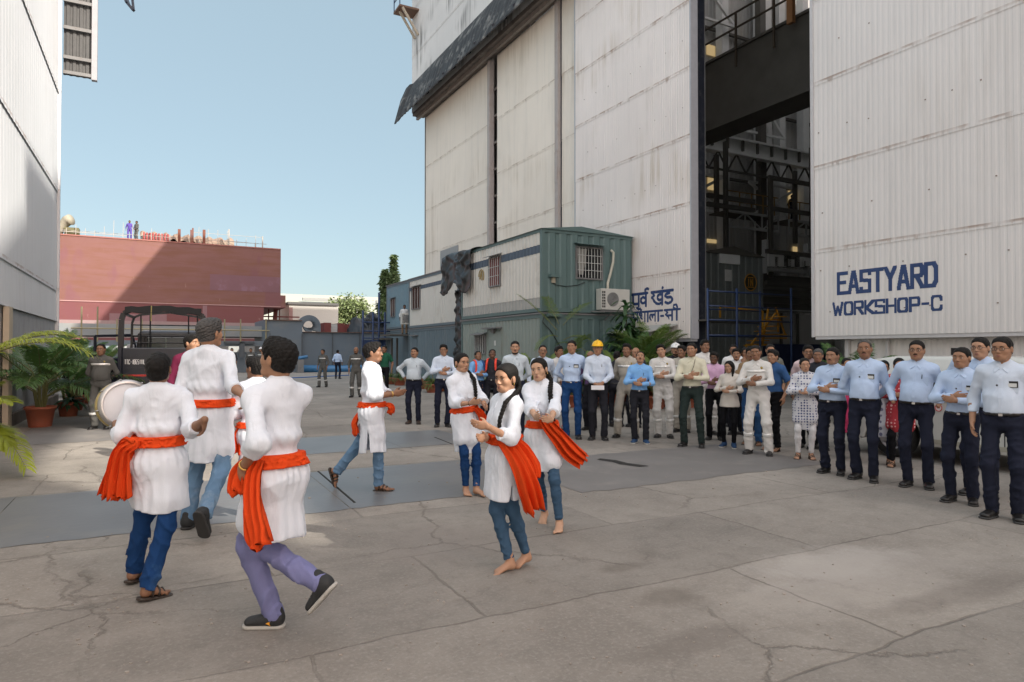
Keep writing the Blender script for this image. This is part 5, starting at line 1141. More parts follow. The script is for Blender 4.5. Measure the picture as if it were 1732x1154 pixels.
# ---------------------------------------------------------------- left building
lb = empty('left_building', (0,0,0), YR); tag(lb, 'tall white corrugated building wall at the left edge, sunlit above and shaded below', 'industrial building')
ue = onV(99,300,-2.66)[0]; uo_ = onV(4,600,-2.72)[0]
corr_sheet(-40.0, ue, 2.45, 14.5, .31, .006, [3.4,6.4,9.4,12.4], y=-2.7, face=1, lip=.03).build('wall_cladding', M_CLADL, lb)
for f in lb.children[0].data.polygons: pass
MB().box((-2.73,-40,0),(-8,ue-.0,14.4)).build('wall_core', mat('pale_wall_paint', (.45,.44,.42)), lb)
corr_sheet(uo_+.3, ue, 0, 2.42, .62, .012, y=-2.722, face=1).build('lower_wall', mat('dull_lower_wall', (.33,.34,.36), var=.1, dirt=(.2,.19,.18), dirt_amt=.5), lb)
MB().box((-2.74,ue+.002,0),(-2.62,ue+.12,14.5)).build('corner_post', M_CLADL, lb); MB().box((-2.70,uo_-.1,0),(-2.6,uo_+.28,2.44)).build('post', mat('cream_post', (.5,.42,.32)), lb)
MB().box((-2.74,uo_+.3,0),(-2.60,ue,.25)).build('kerb', M_BEAM, lb)
vp0, vp1 = -2.61, onU(163,60,ue+.3)[0]; zb0 = onU(163,134,ue+.3)[1]
corr_sheet(vp0, vp1, zb0, 14.5, .16, .03, y=ue+.42, face=-1, axis='v').build('door_sheet', mat('dark_back_of_sheet', (.075,.075,.075), rough=.7, var=.2), lb)
mb = MB(); 
for z_ in (zb0+.02, onU(130,102,ue+.3)[1], onU(130,52,ue+.3)[1], onU(130,6,ue+.3)[1]): mb.box((vp0,ue+.28,z_),(vp1,ue+.375,z_+.10))
mb.build('door_girts', M_STEELG, lb); MB().box((vp1-.12,ue+.26,zb0-.05),(vp1+.03,ue+.45,14.5)).build('door_stile', mat('pale_stile', (.33,.33,.35)), lb)
# dangling bracket at the top edge
db = MB(); p0_, p1_, p2_ = at_depth(206,-20,22), at_depth(216,6,22), at_depth(226,18,22); db.bar(p0_, p1_, .18, .08).bar(p1_, p2_, .12, .08).bar(at_depth(222,-20,22), p2_, .06); 
o = db.build('hanging_bracket', M_STEELD); o.parent = lb; o.matrix_parent_inverse = Matrix.Rotation(-YR, 4, 'Z'); 
MB().bar((vp1,ue+.35,14.2),tuple(np.array([*(lambda q: (q[1], q[0]))(UV(p0_)), p0_[2]+.6])), .12).build('added_support_bar', M_STEELD, lb)  # bar above the frame, added as a support for the hanging bracket

# ---------------------------------------------------------------- cabins stacked along the hall
M_TEAL = mat('teal_green_paint', (.098,.155,.152), rough=.5, var=.10, scale=1.5, dirt=(.09,.13,.12), dirt_amt=.4, dscale=1.5)
M_GG = mat('grey_green_paint', (.24,.28,.255), rough=.5, var=.08, scale=1.5, dirt=(.24,.22,.19), dirt_amt=.5, dscale=1.3); M_CW = mat('cabin_white_paint', (.62,.59,.54), rough=.5, var=.05, scale=1.2, dirt=(.34,.28,.22), dirt_amt=.5, dscale=1.0)
M_BG = mat('blue_grey_paint', (.12,.165,.19), rough=.5, var=.12, scale=1.5, dirt=(.2,.2,.2), dirt_amt=.4); M_BSTR = mat('slate_stripe_paint', (.06,.085,.12), rough=.5, var=.1); M_WIN = mat('dark_window_glass', (.012,.013,.015), rough=.08, var=.3, scale=3)
M_GRILL = mat('white_grille', (.5,.5,.48), rough=.5); M_REDC = mat('red_curtain', (.16,.03,.025), rough=.9, var=.5, scale=6)
def sidewall(par, u0, u1, z0, z1, v, m, nm='side_wall', pitch=.24): return corr_sheet(u0, u1, z0, z1, pitch, .028, y=v, face=-1).build(nm, m, par)
def cabin(lbl, u0, u1, v0, v1, z0, z1, ms, me, bands=(), gable=False):
    c = empty('site_cabin', (0,0,0), YR); tag(c, lbl, 'cabin')
    MB().box((v0+.01,u0+.01,z0),(v1,u1,z1-.05)).build('cabin_body', me, c)
    zs = [z0+.12] + [b[0] for b in bands] + [z1-.12]
    prev = z0+.12
    for (a, b_, mm) in list(bands) + [(z1-.12, None, None)]:
        if a > prev: sidewall(c, u0+.08, u1-.08, prev, a, v0, ms)
        if b_ is not None: sidewall(c, u0+.08, u1-.08, a, b_, v0, mm, 'painted_band'); prev = b_
    corr_sheet(v0+.08, v1-.05, z0+.12, z1-.12, .46, .035, y=u0, face=-1, axis='v').build('end_wall', me, c)
    mb = MB()
    for z_ in (z0, z1-.12): mb.box((v0-.045,u0-.045,z_),(v1,u0+.02,z_+.118)).box((v0-.045,u0+.022,z_),(v0+.02,u1,z_+.118))
    mb.build('frame_rail', me, c); MB().box((v0-.05,u0-.05,z0+.12),(v0+.06,u0+.06,z1-.122)).build('corner_post', me, c); MB().box((v0-.05,u1-.06,z0+.12),(v0+.06,u1+.03,z1-.122)).build('corner_post', me, c)
    if gable:
        mb = MB(); vm = (v0+v1)/2 - .35; mb.add([(v0-.10,u0-.10,z1-.02),(v1+.05,u0-.10,z1-.02),(vm,u0-.10,z1+.16),(v0-.10,u1+.1,z1-.02),(v1+.05,u1+.1,z1-.02),(vm,u1+.1,z1+.16)], [(0,1,2),(3,5,4),(1,4,5,2),(3,0,2,5),(0,3,4,1)]); mb.build('roof', me, c)
    else: MB().box((v0-.08,u0-.08,z1-.001),(v1,u1+.08,z1+.05)).build('roof', M_STEELG, c)
    return c
u1_, v1_, H1 = 18.44, 10.9, 2.8
c1 = cabin('lower cabin with grey-green ribbed side and dark teal end wall behind the palms', u1_, 24.75, v1_, v1_+3.6, .15, 2.74, M_GG, M_TEAL)
c2 = cabin('upper cabin with white ribbed side, slate stripe and teal end wall with air conditioner', u1_, 24.75, v1_, v1_+3.6, 2.82, 5.5, M_CW, M_TEAL, bands=((2.95,3.28,mat('grey_band_paint', (.36,.35,.33), var=.1)),(4.72,4.98,M_BSTR)), gable=True)
uW = onV(693,500,12.4)[0]
c3 = cabin('lower blue-grey cabin of the second stack, beyond the black tarpaulin', 28.6, uW, 12.4, 14.7, .15, 2.74, M_BG, M_BG)
c4 = cabin('upper white cabin of the second stack with slate stripe, beyond the black tarpaulin', 28.6, uW, 12.4, 14.7, 2.82, 5.5, M_CW, M_BG, bands=((4.85,5.05,M_BSTR),))
uQ = onV(655,500,12.75)[0]
c5 = cabin('farthest upper blue cabin, beside the two tall trees', uW+.9, uQ, 12.75, 14.7, 2.9, 5.6, mat('blue_cabin_paint', (.15,.24,.29), rough=.5, var=.15, dirt=(.2,.2,.2), dirt_amt=.4), M_BG)
c6 = cabin('farthest lower blue-grey cabin under the walkway', uW+.9, uQ, 12.75, 14.7, .15, 2.8, M_BG, M_BG)
def win_side(par, pa, v, nm='window', bars=5, hood=True, m=None, hbars=0):
    (ua, za), (ub, zb) = onV(pa[0], pa[1], v), onV(pa[2], pa[3], v); za_ = onV((pa[0]+pa[2])/2, pa[1], v)[1]; zb_ = onV((pa[0]+pa[2])/2, pa[3], v)[1]
    u0, u1 = min(ua, ub), max(ua, ub); f = MB().box((v-.07,u0,zb_),(v-.045,u1,za_)).build(nm, m or M_WIN, par)
    MB().box((v-.10,u0-.05,za_),(v-.03,u1+.05,za_+.05)).box((v-.10,u0-.05,zb_-.05),(v-.03,u1+.05,zb_)).box((v-.10,u0-.05,zb_),(v-.03,u0,za_)).box((v-.10,u1,zb_),(v-.03,u1+.05,za_)).build('frame', M_STEELG, f)
    mb = MB()
    for k in range(bars): y = u0 + (u1-u0)*(k+.5)/bars; mb.tube([(v-.12,y,zb_-.02),(v-.12,y,za_+.02)], .012, 5)
    for k in range(hbars): z = zb_ + (za_-zb_)*(k+1)/(hbars+1); mb.tube([(v-.12,u0,z),(v-.12,u1,z)], .012, 5)
    mb.build('grille', M_GRILL, f)
    if hood: MB().add([(v-.03,u0-.12,za_+.12),(v-.03,u1+.12,za_+.12),(v-.30,u1+.12,za_+.04),(v-.30,u0-.12,za_+.04),(v-.03,u0-.12,za_+.14),(v-.03,u1+.12,za_+.14),(v-.30,u1+.12,za_+.06),(v-.30,u0-.12,za_+.06)], [(3,2,1,0),(4,5,6,7),(0,1,5,4),(2,3,7,6),(1,2,6,5),(3,0,4,7)]).build('hood', M_STEELG, f)
    return f
win_side(c2, (831,437,848,483), v1_, m=M_REDC, hbars=2); win_side(c1, (807,569,823,597), v1_); win_side(c4, (699,487,712,522), 12.4, bars=3); win_side(c5, (663,507,669,535), 12.75, bars=2)
# end-wall window
def erect(pa, u, d0, d1, nm, m, par, off=0): (va, za), (vb, zb) = onU(pa[0], pa[1], u), onU(pa[2], pa[3], u); zt = onU((pa[0]+pa[2])/2, pa[1], u)[1]; zb_ = onU((pa[0]+pa[2])/2, pa[3], u)[1]; return MB().box((va,u-d1,zb_),(vb,u-d0,zt)).build(nm, m, par), va, vb, zb_, zt
f, va, vb, zb_, zt = erect((974,421,1015,471), u1_, .04, .06, 'window', M_WIN, c2)
MB().box((va-.05,u1_-.10,zt),(vb+.05,u1_-.03,zt+.05)).box((va-.05,u1_-.10,zb_-.05),(vb+.05,u1_-.03,zb_)).box((va-.05,u1_-.10,zb_),(va,u1_-.03,zt)).box((vb,u1_-.10,zb_),(vb+.05,u1_-.03,zt)).build('frame', M_STEELG, f)
MB().add([(va-.1,u1_-.02,zt+.16),(vb+.1,u1_-.02,zt+.16),(vb+.1,u1_-.35,zt+.08),(va-.1,u1_-.35,zt+.08),(va-.1,u1_-.02,zt+.18),(vb+.1,u1_-.02,zt+.18),(vb+.1,u1_-.35,zt+.10),(va-.1,u1_-.35,zt+.10)], [(0,1,2,3),(7,6,5,4),(3,2,6,7),(1,0,4,5),(2,1,5,6),(0,3,7,4)]).build('hood', M_TEAL, f)
mb = MB()
for k in range(8): x = va + (vb-va)*(k+.5)/8; mb.tube([(x,u1_-.12,zb_),(x,u1_-.12,zt)], .011, 5)
for k in range(3): z = zb_ + (zt-zb_)*(k+1)/4; mb.tube([(va,u1_-.12,z),(vb,u1_-.12,z)], .010, 5)
mb.build('grille', M_GRILL, f)
cu = MB(); n_ = 20
for i in range(n_+1):
    x = va + (vb-va)*.42*i/n_; w_ = .02*sin(i*1.7)
    cu.v += [(x, u1_-.075+w_*.3, zt-.02), (va+.06+(x-va)*.45, u1_-.075+w_*.5, zb_+.1)]
for i in range(n_): cu.f.append((2*i, 2*i+2, 2*i+3, 2*i+1))
cu.build('curtain', mat('pale_curtain', (.28,.27,.25), var=.3, scale=20), f)
# lamp, cable, pipe on the end wall
l_, va, vb, zb_, zt = erect((926,465,941,470), u1_, .03, .25, 'lamp_hood', M_TEAL, c2); erect((931,470,937,479), u1_, .03, .10, 'lamp_box', mat('lamp_box', (.42,.38,.30)), c2)
def ep(px, py, d=.06): v_, z_ = onU(px, py, u1_); return (v_, u1_-d, z_)
MB().tube([ep(934,480),ep(942,483),ep(955,485),ep(975,483),ep(988,478)], .012, 5).build('cable', M_BLACKLEATHER, c2, True)
MB().tube([ep(920,533),ep(916,545),ep(930,560),ep(945,585),ep(955,600)], .014, 5).build('cable', M_BLACKLEATHER, c1, True)
erect((922,531,944,536), u1_, .03, .25, 'lamp_hood', M_TEAL, c1)
pp = MB().tube([ep(1030,424,.10),ep(1034,428,.12),ep(1033,444,.13),ep(1029,462,.13),ep(1024,480,.13),ep(1022,492,.2)], .045, 8).build('drain_pipe', mat('cream_lagging', (.50,.48,.40), rough=.8, bump=.4, bscale=20), c2, True)
def ac_unit(label, o, w=.85, h=.62, d=.32, rz=YR):
    a = empty('air_conditioner', o, rz); tag(a, label, 'air conditioner'); wm = mat('ac_casing', (.52,.51,.47), rough=.5, var=.06)
    bevel(MB().box((0,-d,0),(w,0,h)).build('casing', wm, a), .015)
    MB().lathe([(0,0),(.20,0),(.235,.005),(.235,-.012)], 28).build('fan_grille', mat('ac_grille_grey', (.16,.16,.16), rough=.5), a).matrix_local = Matrix.Translation((.37*w+.03,-d-.006,h*.5)) @ Matrix.Rotation(radians(90), 4, 'X')
    mb = MB()
    for r in (.06,.10,.14,.18,.22):
        mb.tube([(.37*w+.03+r*cos(t),-d-.014,h*.5+r*sin(t)) for t in [2*pi*k/24 for k in range(25)]], .005, 4, False)
    mb.build('grille_rings', mat('ac_ring', (.32,.32,.31)), a)
    mb = MB()
    for j in range(2):
        for i in range(6): mb.box((.02+.075*j,-d-.004,h*.10+i*h*.135),(.075+.075*j,-d+.01,h*.10+i*h*.135+h*.10))
    mb.build('side_louvres', mat('louvre_dark', (.03,.03,.03)), a); MB().box((w*.80,-d-.003,h*.45),(w*.86,-d+.01,h*.50)).build('nameplate', mat('nameplate_dark', (.08,.08,.09)), a)
    return a
v_, z_ = onU(1005,524,u1_); vr, zr = onU(1052,492,u1_); ac = ac_unit('white air conditioner unit with round fan mounted on the teal end wall', W(v_-.01, u1_-.12, z_-.02), w=(vr-v_), h=(zr-z_)+.02)
br = MB().bar((v_-.15,u1_-.03,z_-.06),(v_+.05,u1_-.5,z_-.10),.04).bar((vr-.1,u1_-.03,z_-.06),(vr-.1,u1_-.5,z_-.06),.04).box((v_-.1,u1_-.5,z_-.09),(vr,u1_-.44,z_-.05)).bar((v_+.4,u1_-.04,z_-.35),(v_+.4,u1_-.45,z_-.08),.03); br.build('ac_bracket', M_STEELG, c2)
# door on the lower cabin side, hatch and lamp
(ud, zd) = onV(851,585,v1_); d_ = MB().box((v1_-.06,onV(850,570,v1_)[0],.2),(v1_-.04,onV(831,570,v1_)[0],2.25)).build('door', M_GG, c1); zz = onV(840,581,v1_)[1]; uu = onV(840,581,v1_)[0]; MB().box((v1_-.075,uu-.05,zz-.08),(v1_-.062,uu+.05,zz+.1)).build('vent_plate', mat('white_plate', (.6,.6,.58)), d_)
MB().box((v1_-.30,uu-.5,2.36),(v1_-.03,uu+.7,2.41)).build('door_hood', M_STEELG, c1); MB().box((v1_-.15,uu,2.2),(v1_-.04,uu+.15,2.35)).build('lamp', M_STEELG, c1)
ux_, zx_ = onV(816,468,v1_); pts_ = [(v1_-.05,ux_+.22*cos(t),zx_+.26*sin(t)) for t in [2*pi*k/20 for k in range(21)]]
em = MB().tube(pts_[:13], .02, 5).bar((v1_-.05,ux_-.05,zx_-.15),(v1_-.05,ux_-.02,zx_+.2),.05,.02).bar((v1_-.05,ux_-.02,zx_+.2),(v1_-.05,ux_+.12,zx_-.1),.05,.02).build('faded_emblem', mat('faded_gold_paint', (.36,.26,.10)), c2)
# door hoods on the second stack
o = MB().box((12.2,34.0,2.36),(12.38,34.9,2.42)).build('door_hood', M_STEELG, c3); MB().box((12.33,34.1,.2),(12.36,34.8,2.2)).build('door', M_BG, c3)
# black tarpaulin in the gap
ta = MB(); rs = random.Random(9); nu, nz = 26, 30; u_a, u_b = 23.6, 26.2
prof = []
tp = empty('tarpaulin', (0,0,0), YR); tag(tp, 'black plastic tarpaulin draped over the cabin corner and hanging down the gap', 'tarpaulin')
def tarp_sheet(fn, nu, nz, nm):
    mb = MB()
    for i in range(nu+1):
        for j in range(nz+1): mb.v.append(fn(i/nu, j/nz))
    for i in range(nu):
        for j in range(nz): a = i*(nz+1)+j; mb.f.append((a, a+1, a+nz+2, a+nz+1))
    o = mb.build(nm, mat('black_tarpaulin', (.014,.014,.016), rough=.38, var=.4, scale=6, bump=.6, bscale=9, spec=.7), tp, True); so = o.modifiers.new('thick','SOLIDIFY'); so.thickness = .01; return o
F1 = folds(91, .07, .45, 6, .9, .2)
tarp_sheet(lambda a, b: (10.72 + float(F1(a*3., 0., b*2.)) + (.9*(max(0,.18-b)/.18)), 23.55 + 2.9*a, 5.62 - (1.75 + .25*sin(9*a))*max(0, b-.12) - .04*sin(7*a)), 40, 30, 'draped_sheet')
tarp_sheet(lambda a, b: (11.15 + float(F1(a*2.+5, 1., b*5.)), 24.85 + 1.1*a, 4.1 - 3.6*b), 16, 50, 'hanging_strip')
irp = None
# person on the landing with AC in front, walkway scaffold
uP = uW + .75; z_ = onU(684,566,uP)[1]
lp = W(onU(684,566,uP)[0], uP, z_); person('man in white shirt standing high on the landing behind an air conditioner', 684, 0, 0, 10, WSH, mat('beige_trousers',(.3,.2,.12)), 'side', loc=lp, H=1.68, simple=True, vox=.022, skin=3)
va_, za_ = onU(677,549,uP-.35); ac_unit('cream air conditioner unit on the landing below the man in white shirt', W(va_, uP-.35, za_), w=.72, h=.62)
sc2 = empty('access_scaffold', (0,0,0), YR); tag(sc2, 'blue tube access scaffold and landing at the far end of the stacked cabins', 'scaffold')
MB().box((11.3,uP-.7,z_-.08),(12.7,uP+1.2,z_-.002)).build('landing', M_INTD, sc2)
uS = 40.0
def qpt(px, py, u=uS): v_, z_ = onU(px, py, u); return (v_, u, z_)
for px_, pt in ((614,525),(631,528),(641,495),(651,528),(671,530)):
    a = qpt(px_, pt); MB().tube([(a[0],uS,0),a], .06, 6).build('standard', M_BLUES, sc2, True)
for py_ in (545,560,572): a, c = qpt(614,py_), qpt(672,py_); MB().tube([a,(c[0],uS,a[2])], .045, 6).build('ledger', M_BLUES, sc2, True)
a, c = qpt(614,578), qpt(650,569); MB().box((a[0],uS,a[2]-.3),(c[0],uS+.3,a[2]+.1)).build('toe_board', M_BLUES, sc2)
a, c = qpt(640,572), qpt(690,572); MB().box((a[0],uS-.5,a[2]-.1),(c[0]+.6,uS+1.5,a[2])).build('canopy', M_INTD, sc2)
for px_ in (663,672): a = qpt(px_,640,uP+.9); MB().box((a[0]-.05,uP+.9,0),(a[0]+.05,uP+1.0,2.3)).build('post', M_INTD, sc2)
# ================================================================ ship block, grey hull side, far sheds and trees
UH = 64.4
def hull_mat():
    m, nt, b = nodes_of('red_primer_hull'); N = nt.nodes; L = nt.links; tc = N.new('ShaderNodeTexCoord')
    def noise(sc, stretch=None, det=6, r=.6):
        n = N.new('ShaderNodeTexNoise'); n.inputs['Scale'].default_value = sc; n.inputs['Detail'].default_value = det; n.inputs['Roughness'].default_value = r
        if stretch: mp = N.new('ShaderNodeMapping'); mp.inputs['Scale'].default_value = stretch; L.new(tc.outputs['Object'], mp.inputs['Vector']); L.new(mp.outputs[0], n.inputs['Vector'])
        else: L.new(tc.outputs['Object'], n.inputs['Vector'])
        return n.outputs['Fac']
    def rng(v, a, c, t=1.0): n = N.new('ShaderNodeMapRange'); n.inputs['From Min'].default_value = a; n.inputs['From Max'].default_value = c; n.inputs['To Max'].default_value = t; L.new(v, n.inputs['Value']); return n.outputs['Result']
    def mix(f, A, B):
        x = N.new('ShaderNodeMix'); x.data_type = 'RGBA'
        for k, q in (('Factor', f), ('A', A), ('B', B)):
            if isinstance(q, tuple): x.inputs[k].default_value = (*q, 1)
            else: L.new(q, x.inputs[k])
        return x.outputs['Result']
    sp = N.new('ShaderNodeSeparateXYZ'); L.new(tc.outputs['Object'], sp.inputs[0])
    c = mix(rng(noise(.22), .35, .65), (.185,.088,.078), (.215,.105,.095)); c = mix(rng(noise(.9, (.35,1,3.2)), .45, .62, .75), c, (.18,.082,.055)); c = mix(rng(noise(.35, (1,1,.5), 3), .58, .64, .6), c, (.175,.075,.092))
    lo = N.new('ShaderNodeMath'); lo.operation = 'LESS_THAN'; L.new(sp.outputs['Z'], lo.inputs[0]); lo.inputs[1].default_value = 5.62; lm = N.new('ShaderNodeMath'); lm.operation = 'MULTIPLY'; L.new(lo.outputs[0], lm.inputs[0]); lm.inputs[1].default_value = .7; c = mix(lm.outputs[0], c, (.165,.055,.062))
    c = mix(rng(noise(2.5, (1,1,.3)), .66, .74, .5), c, (.42,.28,.26)); L.new(c, b.inputs['Base Color']); b.inputs['Roughness'].default_value = .65; b.inputs['Specular IOR Level'].default_value = .25; MATS['hull'] = m; return m
M_HULL = hull_mat(); sh = empty('ship_block', (0,0,0), YR); tag(sh, 'huge red primer painted ship hull block closing the far left of the yard', 'ship')
vR, zT = onU(475,422,UH); vR2, z2 = onU(483,500,UH); z2b = onU(483,521,UH)[1]; vR3, z3 = onU(446,523,UH); zb = onU(400,549,UH)[1]
MB().box((-26,UH,z2),(vR,UH+14,zT)).build('side_plating', M_HULL, sh); MB().box((-26,UH-.02,z2b),(vR2,UH+14,z2-.003)).build('side_plating', M_HULL, sh); MB().box((-26,UH,zb-1.5),(vR3,UH+14,z2b-.003)).build('side_plating', M_HULL, sh)
MB().box((-26,UH-.035,5.60),(vR,UH-.001,5.66)).build('paint_line', mat('pale_paint_line', (.42,.26,.25)), sh); MB().box((-26,UH-.05,zT-.05),(vR,UH+.1,zT+.05)).build('deck_edge', mat('deck_edge_red', (.30,.12,.10)), sh)
MB().box((-26,UH-.03,zb-1.3),(vR3,UH-.001,zb+.15)).build('grey_boot_band', mat('pale_boot_band', (.27,.19,.19)), sh)
rs = random.Random(4)
for px0, px1, py0, py1, col in ((1178,1290,460,600,(.235,.10,.13)),(0,0,0,0,None)):
    if col: a = onU(90+px0/4.44, 360+py0/4.44, UH); c = onU(473, 360+py1/4.44, UH); MB().box((a[0],UH-.012,c[1]),(c[0],UH-.001,a[1])).build('primer_patch', mat('purple_primer', (.17,.078,.095), rough=.6, var=.15, scale=1, dirt=(.22,.13,.19), dirt_amt=.8, dscale=1.0), sh)
a = onU(185,530,UH); c = onU(282,547,UH); MB().box((a[0],UH-.012,c[1]),(c[0],UH-.001,a[1])).build('primer_patch', mat('pinkish_primer', (.22,.12,.13)), sh)
a = onU(343,515,UH); c = onU(350,545,UH); MB().box((a[0],UH-.012,c[1]),(c[0],UH-.001,a[1])).build('primer_patch', mat('pinkish_primer', (.22,.12,.13)), sh)
# deck clutter: railing, rolled tarps, posts
def hp(px, py, du=.3): v_, z_ = onU(px, py, UH+du); return (v_, UH+du, z_)
mb = MB(); 
for px_ in range(96, 440, 16):
    a = hp(px_, 397 + (px_-94)*.066); h_ = .5 + 1.1*rs.random(); mb.bar((a[0],a[1],zT+.42),(a[0]+1.0,a[1],zT+.42),.03); MB_ = mb.bar((a[0],a[1],zT),(a[0]+.02,a[1],zT+h_), .035)
for z_ in (.45,): mb.bar((hp(98,400)[0],UH+.3,zT+.32),(hp(215,400)[0],UH+.3,zT+.30),.05)
for px_ in (1315,): pass
mb.build('guard_rail', mat('rail_pale', (.35,.33,.30)), sh)
mb = MB()
for px_, top in ((303,388),(323,389),(326,386),(345,389)): a = hp(px_, 420); b_ = hp(px_, top); mb.bar((a[0],a[1],zT),(a[0],a[1],b_[2]), .22 if px_ in (303,345) else .12)
mb.build('rust_post', mat('rust_post_paint', (.16,.05,.03)), sh)
mb = MB()
for px_, top in ((387,388),(444,400),(432,412)): a = hp(px_, 425); b_ = hp(px_, top); mb.bar((a[0],a[1],zT),(a[0],a[1],b_[2]), .10)
a, c = hp(326,393), hp(444,402); mb.bar((a[0],a[1],a[2]),(c[0],c[1],c[2]),.03); a, c = hp(387,408), hp(444,413); mb.bar((a[0],a[1],a[2]),(c[0],c[1],c[2]),.03); mb.build('guard_rail', mat('rail_pale', (.35,.33,.30)), sh)
tb = MB(); n_ = 60
a, c = hp(237,392,1.5), hp(396,405,1.5)
top = [0,.2,.1,.35,.2,.05,-.1,.15,.1,-.2,-.1,.1,.0,-.15]
for i in range(n_+1):
    t = i/n_; x = a[0]+(c[0]-a[0])*t; zt_ = a[2]+(c[2]-a[2])*t + .12*sin(i*.9)+.08*rs.random(); fr_ = .25*sin(i*.55)+.1*rs.random()
    tb.v += [(x,UH+1.0+fr_*.6,zT+.45-.4*t+.1*sin(i)),(x,UH+1.3+fr_*.5,zt_-.25),(x,UH+1.9,zt_),(x,UH+4,zt_-.4),(x,UH+4,zT)]
for i in range(n_):
    for k in range(4): tb.f.append((5*i+k,5*i+k+1,5*i+k+6,5*i+k+5))
tb.build('deck_covering', mat('faded_orange_sheet', (.24,.17,.13), rough=.9, var=.3, scale=1, dirt=(.32,.28,.21), dirt_amt=.9, dscale=.6), sh)
mb = MB(); x0, x1 = hp(242,403)[0], hp(288,406)[0]
for k in range(9): x = x0+(x1-x0)*k/9; mb.box((x,UH+.6,zT),(x+(x1-x0)/18,UH+.75,zT+.75))
mb.build('striped_barrier', mat('barrier_red', (.30,.05,.05)), sh); MB().box((x0,UH+.76,zT),(x1,UH+.8,zT+.72)).build('barrier_backing', mat('barrier_white', (.32,.25,.24)), sh)
vt = [hp(97,392,1.0), hp(103,385,1.0), hp(113,374,1.0)]; MB().tube([(vt[0][0],UH+1,zT), vt[1], vt[2], (vt[2][0]+.3,UH+.8,vt[2][2]+.1)], [.28,.32,.42,.46], 12).build('vent_cowl', mat('cream_cowl', (.28,.26,.20)), sh, True)
mb = MB(); a = hp(108,396); mb.box((a[0],UH+.5,zT),(a[0]+1.0,UH+1.5,zT+.7)); mb.build('deck_box', mat('olive_box', (.12,.11,.05)), sh)
for px_, col in ((219,cloth_mat('violet_coverall_cloth',(.10,.07,.30))),(231,GREYC)):
    a = hp(px_,404,.9); person('worker in %s coverall standing on top of the red ship block' % ('violet' if px_ == 219 else 'grey'), px_, 0, 0, 30 if px_ == 219 else -20, col, col, 'side' if px_ == 219 else 'front', loc=W(a[0], UH+.9, zT), H=1.72, simple=True, vox=.03, skin=3, coverall=True, ex=('nostripe',), group='workers on the ship block')
# truss bits right of the hull
a = onU(445,523,UH+3); b_ = onU(470,548,UH+3); mb = MB(); mb.bar((a[0]+1.0,UH+3,b_[1]-.5),(b_[0]-.2,UH+3,a[1]),.35).bar((a[0],UH+3,a[1]-.7),(b_[0]+2,UH+3,a[1]-.7),.12)
for k in range(4): mb.bar((a[0]+.5*k,UH+3,b_[1]-.4),(a[0]+.5*k,UH+3,a[1]),.10)
mb.build('support_frame', mat('rust_red_steel', (.14,.03,.025)), sh)
# grey hull side in front
UB = 50.5; gb = empty('grey_ship_side', (0,0,0), YR); tag(gb, 'long blue-grey ship side panels standing across the far end of the yard', 'ship')
M_GREYH = mat('blue_grey_hull_paint', (.115,.145,.175), rough=.5, var=.15, scale=.6, dirt=(.17,.18,.18), dirt_amt=.6, dscale=.8); M_GREYP = mat('pale_grey_hull_paint', (.21,.225,.23), rough=.6, var=.15, scale=.6, dirt=(.28,.25,.22), dirt_amt=.6, dscale=.7)
def bx(pxa, pya, pxb, pyb, u, th, nm, m, par=gb, bot=None): (va, _), (vb, _) = onU(pxa, pya, u), onU(pxb, pyb, u); zt = onU((pxa+pxb)/2, pya, u)[1]; zb_ = bot if bot is not None else onU((pxa+pxb)/2, pyb, u)[1]; return MB().box((va,u,zb_),(vb,u+th,zt)).build(nm, m, par)
bx(60,549,448,600,UB+2,6,'upper_side', M_GREYP, bot=2.6); bx(60,576,456,600,UB+.6,1.3,'ledge', M_GREYH, bot=1.9); bx(60,596,456,630,UB+1.2,2,'lower_side', M_GREYH, bot=0)
bx(449,541,511,640,UB+.3,6,'hull_panel', M_GREYH, bot=0); bx(511.3,562,652,640,UB+.6,6,'hull_panel', M_GREYH, bot=0); bx(652.2,566,700,640,UB+1.0,4,'hull_panel', M_GREYH, bot=0)
bx(510,562,652,563,UB+.4,.6,'deck_edge', mat('rusty_edge', (.12,.07,.05))); bx(448,541,511,542.5,UB+.15,.3,'deck_edge', mat('rusty_edge', (.12,.07,.05)))
for px_ in (456,510,562,608): bx(px_,564,px_+1.2,628,UB+.28 if px_ <= 510 else UB+.5,.1,'weld_seam', mat('seam_dark', (.07,.08,.09)))
vl, zl = onU(523,560,UB+.5); mb = MB(); n_ = 16; zc = onU(523,552,UB)[1]; rr = .42; pts = [(-.85,-.45),(-.85,0)] + [(.85*cos(t),.85*sin(t)) for t in [pi - pi*k/n_ for k in range(n_+1)]] + [(.85,-.45)]
for y in (UB+.5, UB+.8): 
    for x, z in pts: mb.v.append((vl+x,y,zc+z))
m_ = len(pts); mb.f = [(i, i+1, m_+i+1, m_+i) for i in range(m_-1)]
base = len(mb.v)
inner = [(rr*cos(t),rr*sin(t)) for t in [pi + .0 - 2*pi*k/(m_-1) for k in range(m_)]]
for y in (UB+.5, UB+.8):
    for x, z in inner: mb.v.append((vl+x,y,zc+z))
for i in range(m_-1): mb.f += [(i, base+i, base+i+1, i+1), (m_+i, m_+i+1, base+m_+i+1, base+m_+i), (base+i, base+m_+i, base+m_+i+1, base+i+1)]
mb.build('lifting_eye', M_GREYH, gb)
